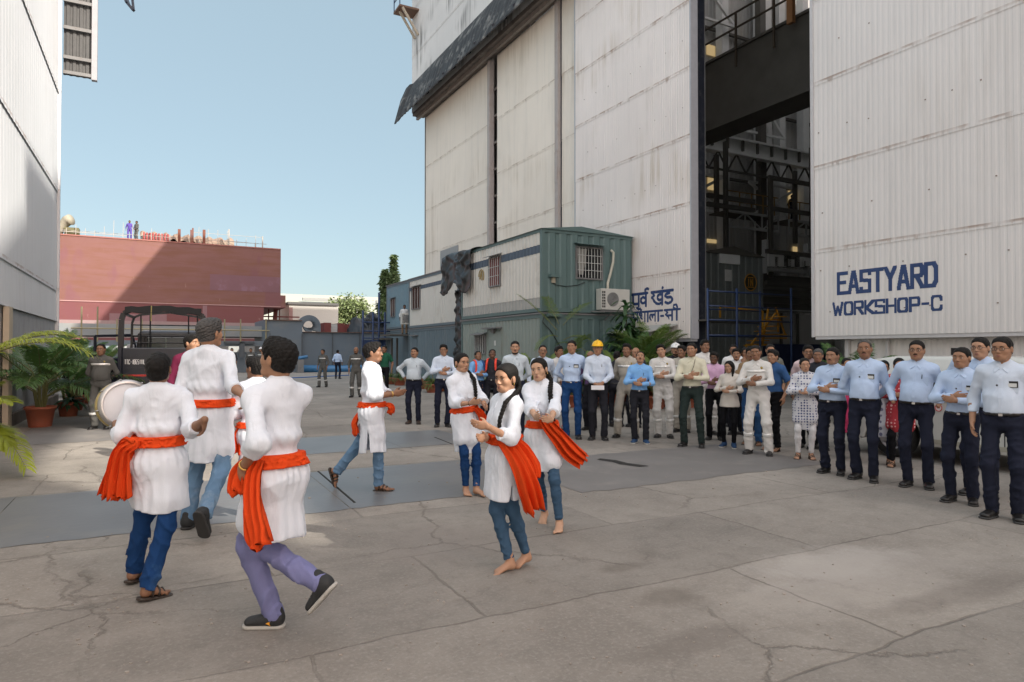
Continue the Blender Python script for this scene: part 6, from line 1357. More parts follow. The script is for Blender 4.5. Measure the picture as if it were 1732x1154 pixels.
# scaffold pipes hanging on the ledge, blue hoses at its foot
mb = MB()
for px_ in (138,165,198,240,380,407,450): a = onU(px_,540,UB+.2); c = onU(px_,578,UB+.2); mb.tube([(a[0],UB+.2,a[1] + .8*((px_//7) % 2)),(a[0],UB+.2,c[1])], .05, 5)
a, c = onU(120,551,UB+.15), onU(456,551,UB+.15); mb.tube([(a[0],UB+.15,a[1]-.15),(c[0],UB+.15,a[1]-.15)], .045, 5); mb.build('ledge_scaffold_tubes', mat('galv_yellowed_tube', (.25,.22,.13), metal=.3, rough=.5), gb)
a, c = onU(405,578,UB+.3), onU(408,605,UB+.3); MB().box((a[0],UB+.3,c[1]),(a[0]+.35,UB+.55,a[1])).box((a[0]-1,UB+.3,a[1]-.15),(a[0]+1,UB+.55,a[1])).build('bracket', mat('seam_dark', (.03,.03,.035)), gb)
o = MB().tube([W(onU(505,631,UB-.5)[0],UB-.5,.25), W(onU(600,631,UB-.5)[0],UB-.5,.2), W(onU(640,631,UB-.6)[0],UB-.6,.25)], .28, 8).build('pipe', mat('blue_pipe_paint', (.04,.16,.33), rough=.4), None, True); tag(o, 'long blue pipe lying at the foot of the grey ship side', 'pipe')
o = MB().tube([W(onU(500,622,UB-1.5)[0],UB-1.5,1.0), W(onU(520,613,UB-1.5)[0],UB-1.5,1.15)], .12, 8).build('pipe', mat('blue_pipe_paint', (.04,.16,.33)), None, True); tag(o, 'short bright blue pipe end sticking up left of the walking grey coverall worker', 'pipe')
a = onU(507,628,UB-1.5); MB().box((onU(502,628,UB-1.5)[0],UB-1.9,0),(onU(512,628,UB-1.5)[0],UB-1.1,.95)).build('pipe_stand', M_STEELG, gb)
o = MB().tube([W(onU(480,658,39)[0],39,.02), W(onU(520,655,40)[0],40,.02), W(onU(590,652,42)[0],42,.02)], .05, 5).build('hose', mat('blue_hose', (.05,.12,.3)), None, True); tag(o, 'blue hose lying on the ground beyond the clapping young man', 'hose')
# white hut, red structure, heaps, far shed roofs
hu = empty('white_hut', (0,0,0), YR); tag(hu, 'white plastered block house with dark flat roof behind the grey ship side', 'building')
bx(489,516,572,570,72,8,'walls', mat('white_plaster', (.58,.57,.53), var=.08, dirt=(.40,.38,.35), dirt_amt=.4, dscale=.6), par=hu, bot=0); bx(487,512,573,516,71.8,8.6,'roof', mat('dark_roof_edge', (.09,.09,.09)), par=hu); bx(489,520,495,560,71.9,.08,'end_panel', mat('pinkish_plaster', (.35,.22,.21)), par=hu)
rd = empty('red_housing', (0,0,0), YR); tag(rd, 'low dark red steel housing with a white gate between the hut and the tarpaulin heap', 'structure')
bx(549,546,560,563,UB+4,2,'housing_panel', mat('dark_red_steel', (.16,.035,.03)), par=rd); bx(572,547,583,563,UB+4,2,'housing_panel', mat('dark_red_steel', (.16,.035,.03)), par=rd); bx(583,550,700,575,UB+5,2,'housing_panel', mat('dark_red_steel', (.16,.035,.03)), par=rd)
mb = MB(); 
for k in range(6): a = onU(560.5+2*k,548,UB+4.3); c = onU(560.5+2*k,562,UB+4.3); mb.bar((a[0],UB+4.3,c[1]),(a[0],UB+4.3,a[1]),.10)
for py_ in (549,554,559): a = onU(560,py_,UB+4.3); c = onU(572,py_,UB+4.3); mb.bar((a[0],UB+4.3,a[1]),(c[0],UB+4.3,a[1]),.10)
mb.build('white_gate', mat('white_paint', (.6,.6,.58)), rd)
va_, za_ = onU(588,563,UB+3); vb_, _ = onU(632,563,UB+3); zt = onU(600,532,UB+3)[1]
P = [Cone(A3(va_+1,UB+3,za_), A3(va_+.9,UB+3,zt-.7), 0.8, .3, .5), Cone(A3(va_+2.2,UB+3.3,za_), A3(va_+1.9,UB+3.3,zt-1.0), 0.8, .4, .5), Cone(A3(va_+1,UB+3,za_), A3(vb_+1.2,UB+3,za_), 0.6, .5, .5), Cone(A3(vb_-.4,UB+3,za_), A3(vb_,UB+3,za_+1.0), .5, .4, .5), 'disp']
hf = folds(17, .10, .7, 6, .4, .3); vf = carve(P, A3(va_-2,UB+1,za_-1.2), A3(vb_+3.5,UB+5.5,zt+1), .12, hf); 
lab_ = np.arange(len(vf[0]))
for _ in range(400):
    mn = lab_[vf[1]].min(1); new = lab_.copy()
    for c_ in range(4): np.minimum.at(new, vf[1][:,c_], mn)
    if (new == lab_).all(): break
    lab_ = new
big_ = np.bincount(lab_).argmax(); kf = lab_[vf[1][:,0]] == big_; ids = np.where(lab_ == big_)[0]; mp_ = np.zeros(len(lab_), int); mp_[ids] = np.arange(len(ids)); vf = (vf[0][ids], mp_[vf[1][kf]])
o = newobj('covered_heap', vf[0], vf[1], mat('dark_tarpaulin_heap', (.022,.025,.03), rough=.45, var=.6, scale=1.2, dirt=(.10,.12,.15), dirt_amt=.6, dscale=.5), None, True, rz=YR); tag(o, 'heap covered with dark tarpaulins behind the grey ship side, left of the two tall trees', 'tarpaulin')
M_ROOF = mat('pale_roof_sheet', (.36,.37,.31), rough=.6, var=.06, scale=.15, dirt=(.30,.31,.30), dirt_amt=.6, dscale=.12)
fs = empty('far_shed', (0,0,0), YR); tag(fs, 'long pale yellowish roofed shed far behind the hut and trees', 'building'); (va_, za_), (vb_, _) = onU(474,545,95), onU(800,545,95); zt = onU(560,500,107)[1]; ze = onU(560,528,95)[1]
MB().add([(va_-20,95,ze),(vb_,95,ze),(vb_,107,zt),(va_-20,107,zt),(vb_,119,ze),(va_-20,119,ze)], [(0,1,2,3),(3,2,4,5),(1,4,2),(0,3,5)]).build('roof', M_ROOF, fs); MB().box((va_-20,95.3,0),(vb_-.3,118.7,ze-.01)).build('walls', mat('shed_wall', (.36,.38,.38), dirt=(.2,.2,.2), dirt_amt=.5), fs)
for k in range(3): x = va_ + 4 + 11*k; MB().box((x,100.5,zt-(zt-ze)*.42),(x+7,101,zt-(zt-ze)*.30)).build('roof_strip', mat('grey_roof_strip', (.22,.23,.23)), fs)
fs2 = empty('far_shed', (0,0,0), YR); tag(fs2, 'smaller pale shed with sloping roof just right of the red ship block', 'building'); (va_, _), (vb_, _) = onU(450,545,84), onU(500,545,84); ze = onU(480,541,84)[1]; zt = onU(480,508,92)[1]
MB().add([(va_-6,84,ze),(vb_,84,ze),(vb_-3,92,zt),(va_-6,92,zt)], [(0,1,2,3)]).build('roof', M_ROOF, fs2); MB().box((va_-6,84.3,0),(vb_-.2,92,ze-.01)).build('walls', mat('shed_wall', (.3,.32,.33)), fs2)
# ---------------------------------------------------------------- trees
def leaf_cloud(pts, size, m, nm, par, rs, asp=1.8, droop=.3):
    V = []; n = len(pts); F = np.arange(n*4).reshape(n, 4)
    for p in pts:
        a = rs.uniform(0, 2*pi); el = rs.uniform(-.9, .7) - droop; d = A3(cos(a)*cos(el), sin(a)*cos(el), sin(el)); w = nrm(np.cross(d, rs.normal(size=3))); L_ = size*rs.uniform(.6, 1.3)
        V += [p, p + d*L_*.5 + w*L_/asp*.5, p + d*L_, p + d*L_*.5 - w*L_/asp*.5]
    return newobj(nm, V, F, m, par)
M_LEAF = mat('leaf_green', (.10,.15,.055), rough=.55, var=.7, scale=.9, dirt=(.12,.16,.05), dirt_amt=.8, dscale=1.2); M_BARK = mat('bark', (.10,.08,.06), rough=.9, var=.3)
def column_tree(px, top, base_u, H_w, lab):
    v_, zt = onU(px, top, base_u); t = empty('ashoka_tree', W(v_, base_u, 0)); tag(t, lab, 'tree', 'tall ashoka trees'); rs_ = np.random.RandomState(int(px))
    MB().tube([(0,0,0),(.05,0,zt*.5),(.25,0,zt*.97)], [.2,.12,.02], 6).build('trunk', M_BARK, t, True)
    pts = []
    for _ in range(6500):
        z = rs_.uniform(.18, 1)**.9; r = H_w*(.30 + .95*(1-z)**.55 + .22*sin(z*23+px))*(.4+.6*rs_.rand()**.5); a = rs_.uniform(0, 2*pi); a_ = a + .6*sin(z*31); r *= (.75+.35*sin(a*3+z*19)); pts.append(A3(r*cos(a_) + .25*z, r*sin(a_), z*zt - r*.5))
    leaf_cloud(pts, .42, M_LEAF, 'crown', t, rs_, 2.6, .7)
column_tree(662, 430, 66, .62, 'taller of the two narrow ashoka trees rising above the cabins'); column_tree(647, 455, 62, .50, 'shorter narrow ashoka tree left of the tallest one')
def bush_tree(px0, px1, top, u, lab, m=None, n=4200, h=None):
    (v0, zt), (v1, _) = onU(px0, top, u), onU(px1, top, u); cx_ = (v0+v1)/2; t = empty('leafy_tree', W(cx_, u, 0)); tag(t, lab, 'tree'); rs_ = np.random.RandomState(int(px0)); w = (v1-v0)/2
    MB().tube([(0,0,0),(.1,0,zt*.55),(.3,0,zt*.9)], [.22,.14,.03], 6).tube([(.1,0,zt*.5),(-w*.5,.2,zt*.85)], [.1,.03], 5).tube([(.1,0,zt*.5),(w*.5,-.2,zt*.8)], [.1,.03], 5).build('trunk', M_BARK, t, True)
    cl = [(rs_.uniform(-w,w)*.8, rs_.uniform(-w,w)*.5, zt*(.52+.42*rs_.rand())) for _ in range(26)]; pts = []
    for _ in range(n): c_ = cl[rs_.randint(len(cl))]; q = rs_.normal(size=3)*A3(w*.17,w*.17,zt*.05); pts.append(A3(*c_) + q)
    leaf_cloud(pts, .34, m or mat('pale_leaf', (.14,.19,.07), rough=.6, var=.6, scale=1.2, dirt=(.25,.26,.12), dirt_amt=.7), 'crown', t, rs_)
bush_tree(548, 628, 498, 76, 'loose pale green tree behind the white hut')
# ================================================================ potted palms and other plants
def frond_mesh(mb, base, az, L, arch, rise, nl=26, lw=.35, ll=.30, lm=None, rs=random, rach=None, vee=.45, curl=.8):
    nl = int(nl*1.6)
    """arching rachis with paired leaflets; leaflets into mb, stalk into rach"""
    P = []; d = A3(cos(az), sin(az), 0); n = 14
    for i in range(n+1):
        t = i/n; P.append(A3(*base) + d*L*(t*(1-.25*arch*t)) * (.55+.45*(1-rise*.35)) + A3(0,0,1)*L*(rise*t - arch*t*t))
    if rach is not None: rach.tube([tuple(p) for p in P], [.011*(1-.75*i/n)+.002 for i in range(n+1)], 4, False)
    for k in range(nl):
        t = .16 + .84*k/(nl-1); f = t*n; i = min(int(f), n-1); p = P[i]*(1-(f-i)) + P[i+1]*(f-i); tan = nrm(P[i+1]-P[i]); up = nrm(np.cross(np.cross(tan, A3(0,0,1)), tan)); sd = nrm(np.cross(tan, up))
        l = ll*L*(.45+.55*sin(pi*min(1, .12+t*.86)))*(1+.15*(rs.random()-.5)); w = .0125*lw*(.7+.5*rs.random())
        for sg in (-1, 1):
            a = sd*sg; dr = nrm(a*.85 + tan*(.55+.35*t) + up*(vee*.55) + A3(rs.gauss(0,.06), rs.gauss(0,.06), rs.gauss(0,.05)))
            q1 = p + dr*l*.45; q2 = q1 + nrm(dr + A3(0,0,-.5*curl))*l*.35; q3 = q2 + nrm(dr + A3(0,0,-1.3*curl))*l*.22; nn = nrm(np.cross(dr, up))*w
            b0 = len(mb.v); mb.v += [tuple(x) for x in (p - nn*.4, p + nn*.4, q1 - nn, q1 + nn, q2 - nn*.7, q2 + nn*.7, q3)]; mb.f += [(b0,b0+1,b0+3,b0+2),(b0+2,b0+3,b0+5,b0+4),(b0+4,b0+5,b0+6)]
def leafm(name, col, tr=.35, rough=.42):
    m, nt, b = nodes_of(name); N = nt.nodes; L = nt.links; tc = N.new('ShaderNodeTexCoord'); no = N.new('ShaderNodeTexNoise'); no.inputs['Scale'].default_value = 3; no.inputs['Detail'].default_value = 4; L.new(tc.outputs['Object'], no.inputs['Vector'])
    mx = N.new('ShaderNodeMix'); mx.data_type = 'RGBA'; mx.inputs['A'].default_value = (*[c*.55 for c in col], 1); mx.inputs['B'].default_value = (*[c*1.35 for c in col], 1); L.new(no.outputs['Fac'], mx.inputs['Factor']); L.new(mx.outputs['Result'], b.inputs['Base Color']); b.inputs['Roughness'].default_value = rough
    t = N.new('ShaderNodeBsdfTranslucent'); L.new(mx.outputs['Result'], t.inputs['Color']); ms = N.new('ShaderNodeMixShader'); ms.inputs[0].default_value = tr; L.new(b.outputs[0], ms.inputs[1]); L.new(t.outputs[0], ms.inputs[2]); L.new(ms.outputs[0], N['Material Output'].inputs[0]); MATS[name] = m; return m
LF1 = leafm('palm_leaf_green', (.09,.18,.05)); LF2 = leafm('palm_leaf_yellow', (.36,.42,.05), .45); LF3 = leafm('dark_broad_leaf', (.022,.05,.022), .2, .35); LF4 = leafm('purple_leaf', (.045,.015,.022), .2); LF5 = leafm('palm_leaf_olive', (.15,.22,.05))
M_TERRA = mat('terracotta_pot', (.30,.085,.045), rough=.7, var=.15, dirt=(.22,.10,.07), dirt_amt=.5, dscale=6); M_STEM = mat('palm_stem', (.13,.13,.05), rough=.6, var=.3); M_SOIL = mat('soil', (.05,.035,.025), rough=1)
def pot(par, w=.26, h=.34):
    MB().lathe([(w*.72,0),(w*.74,.01),(w*.95,h*.86),(w*1.04,h*.86),(w*1.06,h),(w*.96,h),(w*.92,h*.9)], 26).build('pot', M_TERRA, par, True); MB().lathe([(0,h*.88),(w*.94,h*.88)], 20).build('soil', M_SOIL, par)
def palm(lab, x, y, H, nf=16, seed=1, leaf=None, wpot=.26, spread=1.0, pots=True, group='potted palms in the yard', nstem=7, nl=26, fixed=(), lw=1.0, hp=.34):
    rs = random.Random(seed); t = empty('potted_palm', (x, y, 0)); tag(t, lab, 'potted palm', group)
    if pots: pot(t, wpot, hp)
    h0 = hp*.9 if pots else 0; st = MB(); lf = MB(); ra = MB()
    for k in range(nf):
        az = 2*pi*k/nf*2.4 + rs.uniform(-.4,.4); lay_ = k/nf; hb_ = h0 + H*(.12+.30*lay_)*rs.uniform(.7,1.1); bx_ = .10*cos(az); by_ = .10*sin(az)
        st.tube([(bx_*.6,by_*.6,h0-.05),(bx_*1.3,by_*1.3,hb_)], [.016,.010], 5, False)
        L = (H - hb_)*rs.uniform(.85,1.12)*(1.15 - .25*lay_); frond_mesh(lf, (bx_*1.3,by_*1.3,hb_), az, L*spread*1.05, rs.uniform(.30,.62)*(1.25-.75*lay_), .55 + .50*lay_, nl, lw, .34, rs=rs, rach=ra)
    for (az, L, arch, rise, zb_) in fixed: frond_mesh(lf, (.1*cos(az),.1*sin(az),zb_), az, L, arch, rise, 24, lw*.62, .27, rs=rs, rach=ra)
    if st.v: st.build('stems', M_STEM, t); t.children[-1]['kind'] = 'stuff'
    ra.build('frond_stalks', M_STEM, t); t.children[-1]['kind'] = 'stuff'; o = lf.build('fronds', leaf or LF1, t); o['kind'] = 'stuff'
    return t
def gp(px, py): q = G(px, py); return float(q[0]), float(q[1])
x, y = gp(68, 722); palm('large areca palm in a terracotta pot against the left wall', x, y, 2.15, 26, 3, LF1, .27, 1.0, lw=.8, nl=32, hp=.42)
x, y = gp(100, 706); palm('areca palm in a terracotta pot just right of the large one at the left wall', x, y+.3, 1.5, 18, 5, LF1, .22, 1.0, lw=.8)
q = W(-2.25, 10.6); palm('sunlit yellow-green palm whose long frond arches in from the left edge', q[0], q[1], 1.6, 7, 8, LF2, .25, .8, lw=1.7,
     fixed=((radians(14),1.75,.52,.66,1.3),(radians(34),1.55,.5,.78,1.3),(radians(-8),1.25,.75,.42,.55),(radians(-60),1.1,.5,.6,.9)))
for i, (px_, py_, H_, lf_, sd_) in enumerate(((128,694,1.7,LF3,11),(150,683,1.55,LF1,12),(120,670,2.0,LF1,13),(158,668,1.9,LF5,14),(136,655,2.4,LF1,15),(176,655,2.2,LF1,16))):
    x, y = gp(px_, py_); palm(['low dark leafy palm in a pot beside the areca palms','bushy palm in a pot left of the grey coverall worker','tall green palm behind the potted areca palms','olive green palm behind the grey coverall worker','tallest palm clump at the end of the left wall','palm next to the open door of the black pickup'][i], x, y, H_, 16, sd_, lf_, .2, .9)
def broadleaf(lab, x, y, H, n=60, seed=1, leaf=None, L=.5, w=.07, droop=1.0, pots=True, cat='potted plant', name='potted_plant', heads=((0,0,1.0),), group=None, wp=.2):
    rs = random.Random(seed); t = empty(name, (x, y, 0)); tag(t, lab, cat, group); 
    if pots: pot(t, wp, .32)
    lf = MB(); st = MB()
    for (hx, hy, hz) in heads:
        st.tube([(0,0,.25),(hx*.5,hy*.5,H*hz*.5),(hx,hy,H*hz)], [.025,.02,.012], 6)
        for k in range(n):
            az = rs.uniform(0, 2*pi); zf = rs.random()**.7; z0 = H*hz*(.25+.75*zf) if H > 1 else .3+.1*rs.random(); el = rs.uniform(.1,1.2)*(.4+.6*zf); l = L*rs.uniform(.6,1.15); d = A3(cos(az)*cos(el), sin(az)*cos(el), sin(el)); p = A3(hx*zf, hy*zf, z0); sd = nrm(np.cross(d, A3(0,0,1))); b0 = len(lf.v); m_ = 6
            for i in range(m_+1):
                q = p.copy(); ww = w*sin(pi*(.10+.90*i/m_))*.5; lf.v += [tuple(q - sd*ww), tuple(q + A3(0,0,-ww*.0)), tuple(q + sd*ww)]; d = nrm(d + A3(0,0,-.28*droop*rs.uniform(.6,1.2))); p = p + d*l/m_
            for i in range(m_):
                a = b0+3*i; lf.f += [(a,a+1,a+4,a+3),(a+1,a+2,a+5,a+4)]
    st.build('stem', M_STEM, t); o = lf.build('foliage', leaf or LF3, t); o['kind'] = 'stuff'; return t
x, y = gp(112, 688); broadleaf('purple leaved croton plant among the palms at the left wall', x+.2, y+.2, 1.25, 130, 21, LF4, .36, .10)
x, y = gp(150, 678); broadleaf('second purple leaved plant nearer the grey coverall worker', x, y, 1.2, 120, 22, LF4, .34, .10)
x, y = gp(118, 704); broadleaf('low glossy green plant in a pot at the foot of the areca palm', x, y, .6, 60, 23, leafm('glossy_green',(.03,.09,.04),.2,.3), .5, .08, .9)
for i, (px_, py_, sd_) in enumerate(((642,648,31),(662,650,32),(676,652,33),(732,664,34),(722,658,35),(752,662,36))):
    x, y = gp(px_, py_); broadleaf(['grass-leaved potted plant behind the man in black and green','grass-leaved potted plant left of the portly man','second grass-leaved plant left of the portly man','grass-leaved plant in a terracotta pot right of the portly man','grass-leaved plant further back right of the portly man','grass-leaved plant behind the man in checked shirt'][i], x, y, .9, 120, sd_, LF5 if i % 2 else LF1, .55, .035, .8, group='grass-leaved potted plants before the cabins', wp=.3)
def gz(px, u): v_, _ = onU(px, 600, u); return W(v_, u)
hs = [('feathery palm behind the bearded tall man',865,16.5,1.7,LF5),('feathery yellow-green palm between the bearded man and the cabin wall',896,16.2,1.75,LF5),('feathery palm behind the man with brown belt',965,15.6,1.8,LF1),('low feathery palm at the far left of the teal end wall',925,16.9,1.6,LF1),('low palm behind the yellow helmet',1030,15.8,1.5,LF1),('feathery palm behind the short man in bright blue',1085,14.6,1.6,LF1),('low palm below the lean-to roof',1128,14.4,1.75,LF1),('low feathery palm right of the lean-to',1165,14.0,1.3,LF1)]
for i, (lab, px_, u_, H_, lf_) in enumerate(hs): q = gz(px_, u_); palm(lab, q[0], q[1], H_, 15, 40+i, lf_, .24, .8, nl=28, lw=.55)
q = gz(948, 17.6); palm('tall slender palm rising before the teal cabin wall', q[0], q[1], 2.9, 4, 61, LF5, .25, .7, lw=1.0, fixed=((radians(170),1.5,.22,.95,2.2),(radians(35),1.35,.30,.85,2.35),(radians(-20),1.3,.6,.45,1.9),(radians(120),1.2,.15,1.1,2.4),(radians(-150),1.0,.7,.3,2.0)))
for i_, (px_, u_, H_) in enumerate(((935,16.4,1.55),(1000,15.4,1.5),(1045,15.2,1.5),(1110,14.0,1.4))): q = gz(px_, u_); palm(['bright leafy palm just left of the man with brown belt','bright leafy palm left of the yellow helmet','bright leafy palm right of the yellow helmet','bright leafy palm behind the worker with tilted head'][i_], q[0], q[1], H_+.35, 20, 80+i_, LF5, .24, .8, lw=1.0)
q = gz(1000, 17.2); palm('slim palm with drooping fronds right of the tall slender palm', q[0], q[1], 1.9, 7, 62, LF1, .25, .9, lw=.7, fixed=((radians(160),1.3,.5,.7,1.5),(radians(20),1.3,.5,.6,1.6)))
q = gz(1060, 16.6); broadleaf('broad strap-leaved dracaena before the teal cabin wall', q[0], q[1], 3.0, 90, 71, leafm('dracaena_leaf',(.04,.10,.03),.25,.35), .75, .11, 1.1, heads=((0,0,1.0),(.25,.1,.8),(-.3,.1,.72)), wp=.28)
q = gz(1100, 15.9); palm('dense bushy raphis palm hiding part of the painted Hindi sign', q[0], q[1], 3.5, 44, 72, LF5, .28, .50, lw=.8, nl=22)
q = gz(1082, 15.6); palm('second raphis palm beside the dracaena', q[0], q[1], 3.1, 30, 73, LF1, .28, .5, lw=.8, nl=22)
q = W(13.3, 9.3); palm('feathery palm behind the balding man with the badge', q[0], q[1], 2.0, 16, 74, LF1, .26, .85, lw=.7)
# ================================================================ pickup and car
M_TRK = mat('dark_blue_truck_paint', (.010,.013,.024), rough=.28, var=.2, scale=2, spec=.6, dirt=(.04,.04,.045), dirt_amt=.4, dscale=3); M_TIRE = mat('tyre_rubber', (.018,.018,.018), rough=.85); M_RIM = mat('wheel_rim', (.35,.35,.36), rough=.35, metal=.8)
M_GLS = mat('vehicle_glass', (.03,.04,.045), rough=.05, spec=.9, var=.1); M_REDL = mat('red_lamp_lens', (.45,.015,.01), rough=.2, spec=.8)
def wheel(par, x, y, r=.33, w=.2, sd=1):
    wh = empty('wheel', (x, y, r)); wh.parent = par; wh.rotation_euler = (0, radians(90), 0)
    MB().lathe([(r*.62,-w/2),(r*.94,-w/2),(r,-w*.3),(r,w*.3),(r*.94,w/2),(r*.62,w/2)], 32).build('tyre', M_TIRE, wh, True)
    MB().lathe([(0,sd*w*.30),(r*.16,sd*w*.34),(r*.2,sd*w*.18),(r*.52,sd*w*.22),(r*.6,sd*w*.46),(r*.64,sd*w*.46)], 28).build('rim', M_RIM, wh, True)
    mb = MB()
    for k in range(6): t = 2*pi*k/6; mb.bar((0,0,sd*w*.36),(r*.58*cos(t),r*.58*sin(t),sd*w*.40),.05,.03,up=(0,0,1))
    mb.build('spokes', M_RIM, wh); return wh
# pickup: local x across, y forward (away), z up; rear at y = 0
YT = 14.6; rp = at_depth(277, 600, YT); tk = empty('pickup_truck', (float(rp[0]), YT, 0), YR - radians(4)); tag(tk, 'black open backed pickup truck seen from behind with bare canopy frame and open left door', 'pickup truck')
hw = .80; zf, zg = .78, 1.62
bevel(MB().box((-hw,0,zf),(hw,.06,zg)).build('tailgate', M_TRK, tk), .02)
for z_ in (.90, 1.16, 1.42): MB().box((-hw+.06,-.018,z_),(hw-.06,-.001,z_+.03)).build('tailgate_rib', M_TRK, tk)
for s_ in (-1, 1): bevel(MB().box((s_*hw,.065,zf),(s_*(hw-.05),2.1,zg)).build('bed_side', M_TRK, tk), .015); MB().box((s_*(hw+.0),-.02,zf-.1),(s_*(hw+.07),.10,zg+.02)).build('corner_post', M_TRK, tk)
MB().box((-hw+.05,.065,zf),(hw-.05,2.1,zf+.05)).build('bed_floor', M_TRK, tk); MB().box((-.5,-.25,.5),(.5,4.2,.62)).build('chassis', M_INTD, tk)
MB().box((-hw+.03,-.022,1.005),(hw-.03,-.002,1.045)).build('red_reflector', M_REDL, tk); bevel(MB().box((-hw,-.12,.52),(hw,-.02,.68)).build('rear_bumper', M_TRK, tk), .02)
for s_ in (-1, 1): bevel(MB().box((s_*(hw-.38),-.07,.70),(s_*(hw-.02),-.005,.80)).build('tail_lamp', M_REDL, tk), .012)
# canopy frame
mb = MB(); zc_ = 2.40
for y_ in (.03, 2.05):
    pts = [(-hw-.02,y_,zg),(-hw-.01,y_,2.22),(-hw+.03,y_,2.36),(-hw+.16,y_,2.43),(0,y_,2.50),(hw-.16,y_,2.40),(hw-.03,y_,2.33),(hw+.01,y_,2.2),(hw+.02,y_,zg)]
    for a, c in zip(pts[:-1], pts[1:]): mb.bar(a, c, .10 if y_ < 1 else .05)
for x_ in (-hw+.03, 0, hw-.03): mb.bar((x_,.03,2.36 if x_ else 2.5),(x_,2.05,2.36 if x_ else 2.5),.045)
mb.build('canopy_frame', mat('black_frame', (.010,.010,.012), rough=.4), tk)
ro = MB(); n_ = 12
for i in range(n_+1):
    x_ = -hw+.06 + (2*hw-.12)*i/n_; zt = 2.47 + .05*(1-abs(x_)/hw)**1 + .012*sin(i*2.1)
    for y_, dz in ((-.05,-.13),(-.04,0),(.25,.01),(.26,-.03)): ro.v.append((x_, y_, zt+dz + (.02*sin(i*1.3) if dz < -.1 else 0)))
for i in range(n_):
    for k in range(3): ro.f.append((4*i+k,4*i+k+1,4*i+k+5,4*i+k+4))
ob = ro.build('rolled_canvas', mat('black_canvas', (.013,.013,.014), rough=.8, bump=.4, bscale=20), tk); so = ob.modifiers.new('t','SOLIDIFY'); so.thickness = .03
mb = MB()
for x_ in (-.62,-.42,.42,.62): mb.tube([(x_,2.0,zg-.2),(x_,2.0,2.42)], .018, 6)
for z_ in (1.75,1.92,2.18): mb.tube([(-hw,2.0,z_),(hw,2.0,z_)], .016, 6)
mb.build('headboard_rails', mat('black_frame', (.01,.01,.01)), tk); MB().tube([(-.24,-.07,2.53),(-.245,-.075,2.2)], .012, 5).build('tie_strap', mat('yellow_strap', (.3,.25,.1)), tk)
# cab
cbm = MB(); cs = [(2.15,.55,1.60,.78),(2.15,1.60,1.60,.78)]
P = [(-.78,2.15,.55),(.78,2.15,.55),(.78,3.9,.55),(-.78,3.9,.55),(-.78,2.15,1.35),(.78,2.15,1.35),(.78,3.75,1.30),(-.78,3.75,1.30),(-.68,2.20,2.04),(.68,2.20,2.04),(.64,3.1,2.08),(-.64,3.1,2.08)]
cbm.add(P, [(3,2,1,0),(0,1,5,4),(1,2,6,5),(2,3,7,6),(3,0,4,7),(4,5,9,8),(5,6,10,9),(6,7,11,10),(7,4,8,11),(8,9,10,11)]); bevel(cbm.build('cab', M_TRK, tk), .06, 3)
bevel(MB().box((-.70,2.14,1.02),(.70,2.2,1.99)).build('cab_back_panel', mat('dusty_cab_back', (.045,.045,.045), rough=.6, dirt=(.12,.11,.10), dirt_amt=.6, dscale=3), tk), .05)
wf = bevel(MB().box((-.50,2.10,1.44),(.50,2.139,1.90)).build('rear_window', M_GLS, tk), .03); bevel(MB().box((-.55,2.112,1.40),(.55,2.135,1.94)).build('window_seal', mat('black_frame', (.01,.01,.01)), wf), .03); MB().box((-.10,2.085,1.46),(-.07,2.099,1.88)).build('slider', mat('pale_green_glass', (.12,.16,.14), rough=.1), wf)
bevel(MB().box((-.74,3.9,.55),(.74,4.75,1.12)).build('bonnet', M_TRK, tk), .1, 3)
# open left door, hinged at the front and swung out
dd = empty('door', (-.80,3.3,.6), radians(-62)); dd.parent = tk
bevel(MB().box((-.02,-1.0,.0),(.03,.0,.78)).build('door_skin', M_TRK, dd), .02); mb = MB()
for a, c in (((0,-1.0,.78),(0,-1.0,1.32)),((0,-1.0,1.32),(0,-.15,1.36)),((0,-.15,1.36),(0,.0,.78))): mb.bar(a, c, .05, .06)
mb.build('window_frame', M_TRK, dd); MB().box((.025,-.8,.25),(.04,-.1,.55)).build('door_pocket', mat('black_frame', (.01,.01,.01)), dd)
mb = MB(); mb.box((.05,-.12,.82),(.10,-.30,1.12)); bevel(mb.build('wing_mirror', mat('mirror_pale', (.45,.47,.5), rough=.2), dd), .02)
for x_, y_ in ((-.68,.75),(.68,.75),(-.68,4.05),(.68,4.05)): wheel(tk, x_, y_, .34, .2, 1 if x_ > 0 else -1)
S, w = write_latin('1TC-1865 11L', .12, .045, .022) if False else ([], 0)
mb = MB(); x = 0
TX = {'T':GL['T'],'C':GL['C'],'1':[[(.5,0),(.5,1)]],'8':GL['8'],'6':GL['6'],'5':GL['5'],'7':[[(0,1),(1,1),(.4,0)]],'-':GL['-'],'E':GL['E'],'L':GL['L'],'I':[[(.5,0),(.5,1)]]}
for ch_ in 'TTC-1865111L':
    for st in TX[ch_]:
        for a, c in zip(st[:-1], st[1:]): mb.bar((-.74+x+a[0]*.022,-.021,1.27+a[1]*.095),(-.74+x+c[0]*.022,-.021,1.27+c[1]*.095),.006,.012,up=(0,0,1))
    x += .036 if ch_ != '1' else .026
mb.build('lettering', mat('white_lettering', (.7,.7,.7)), tk)
for k in range(3): MB().box((.22+.16*k,-.024,1.40),(.33+.16*k,-.019,1.43)).build('sticker', mat('white_lettering', (.7,.7,.7)), tk)
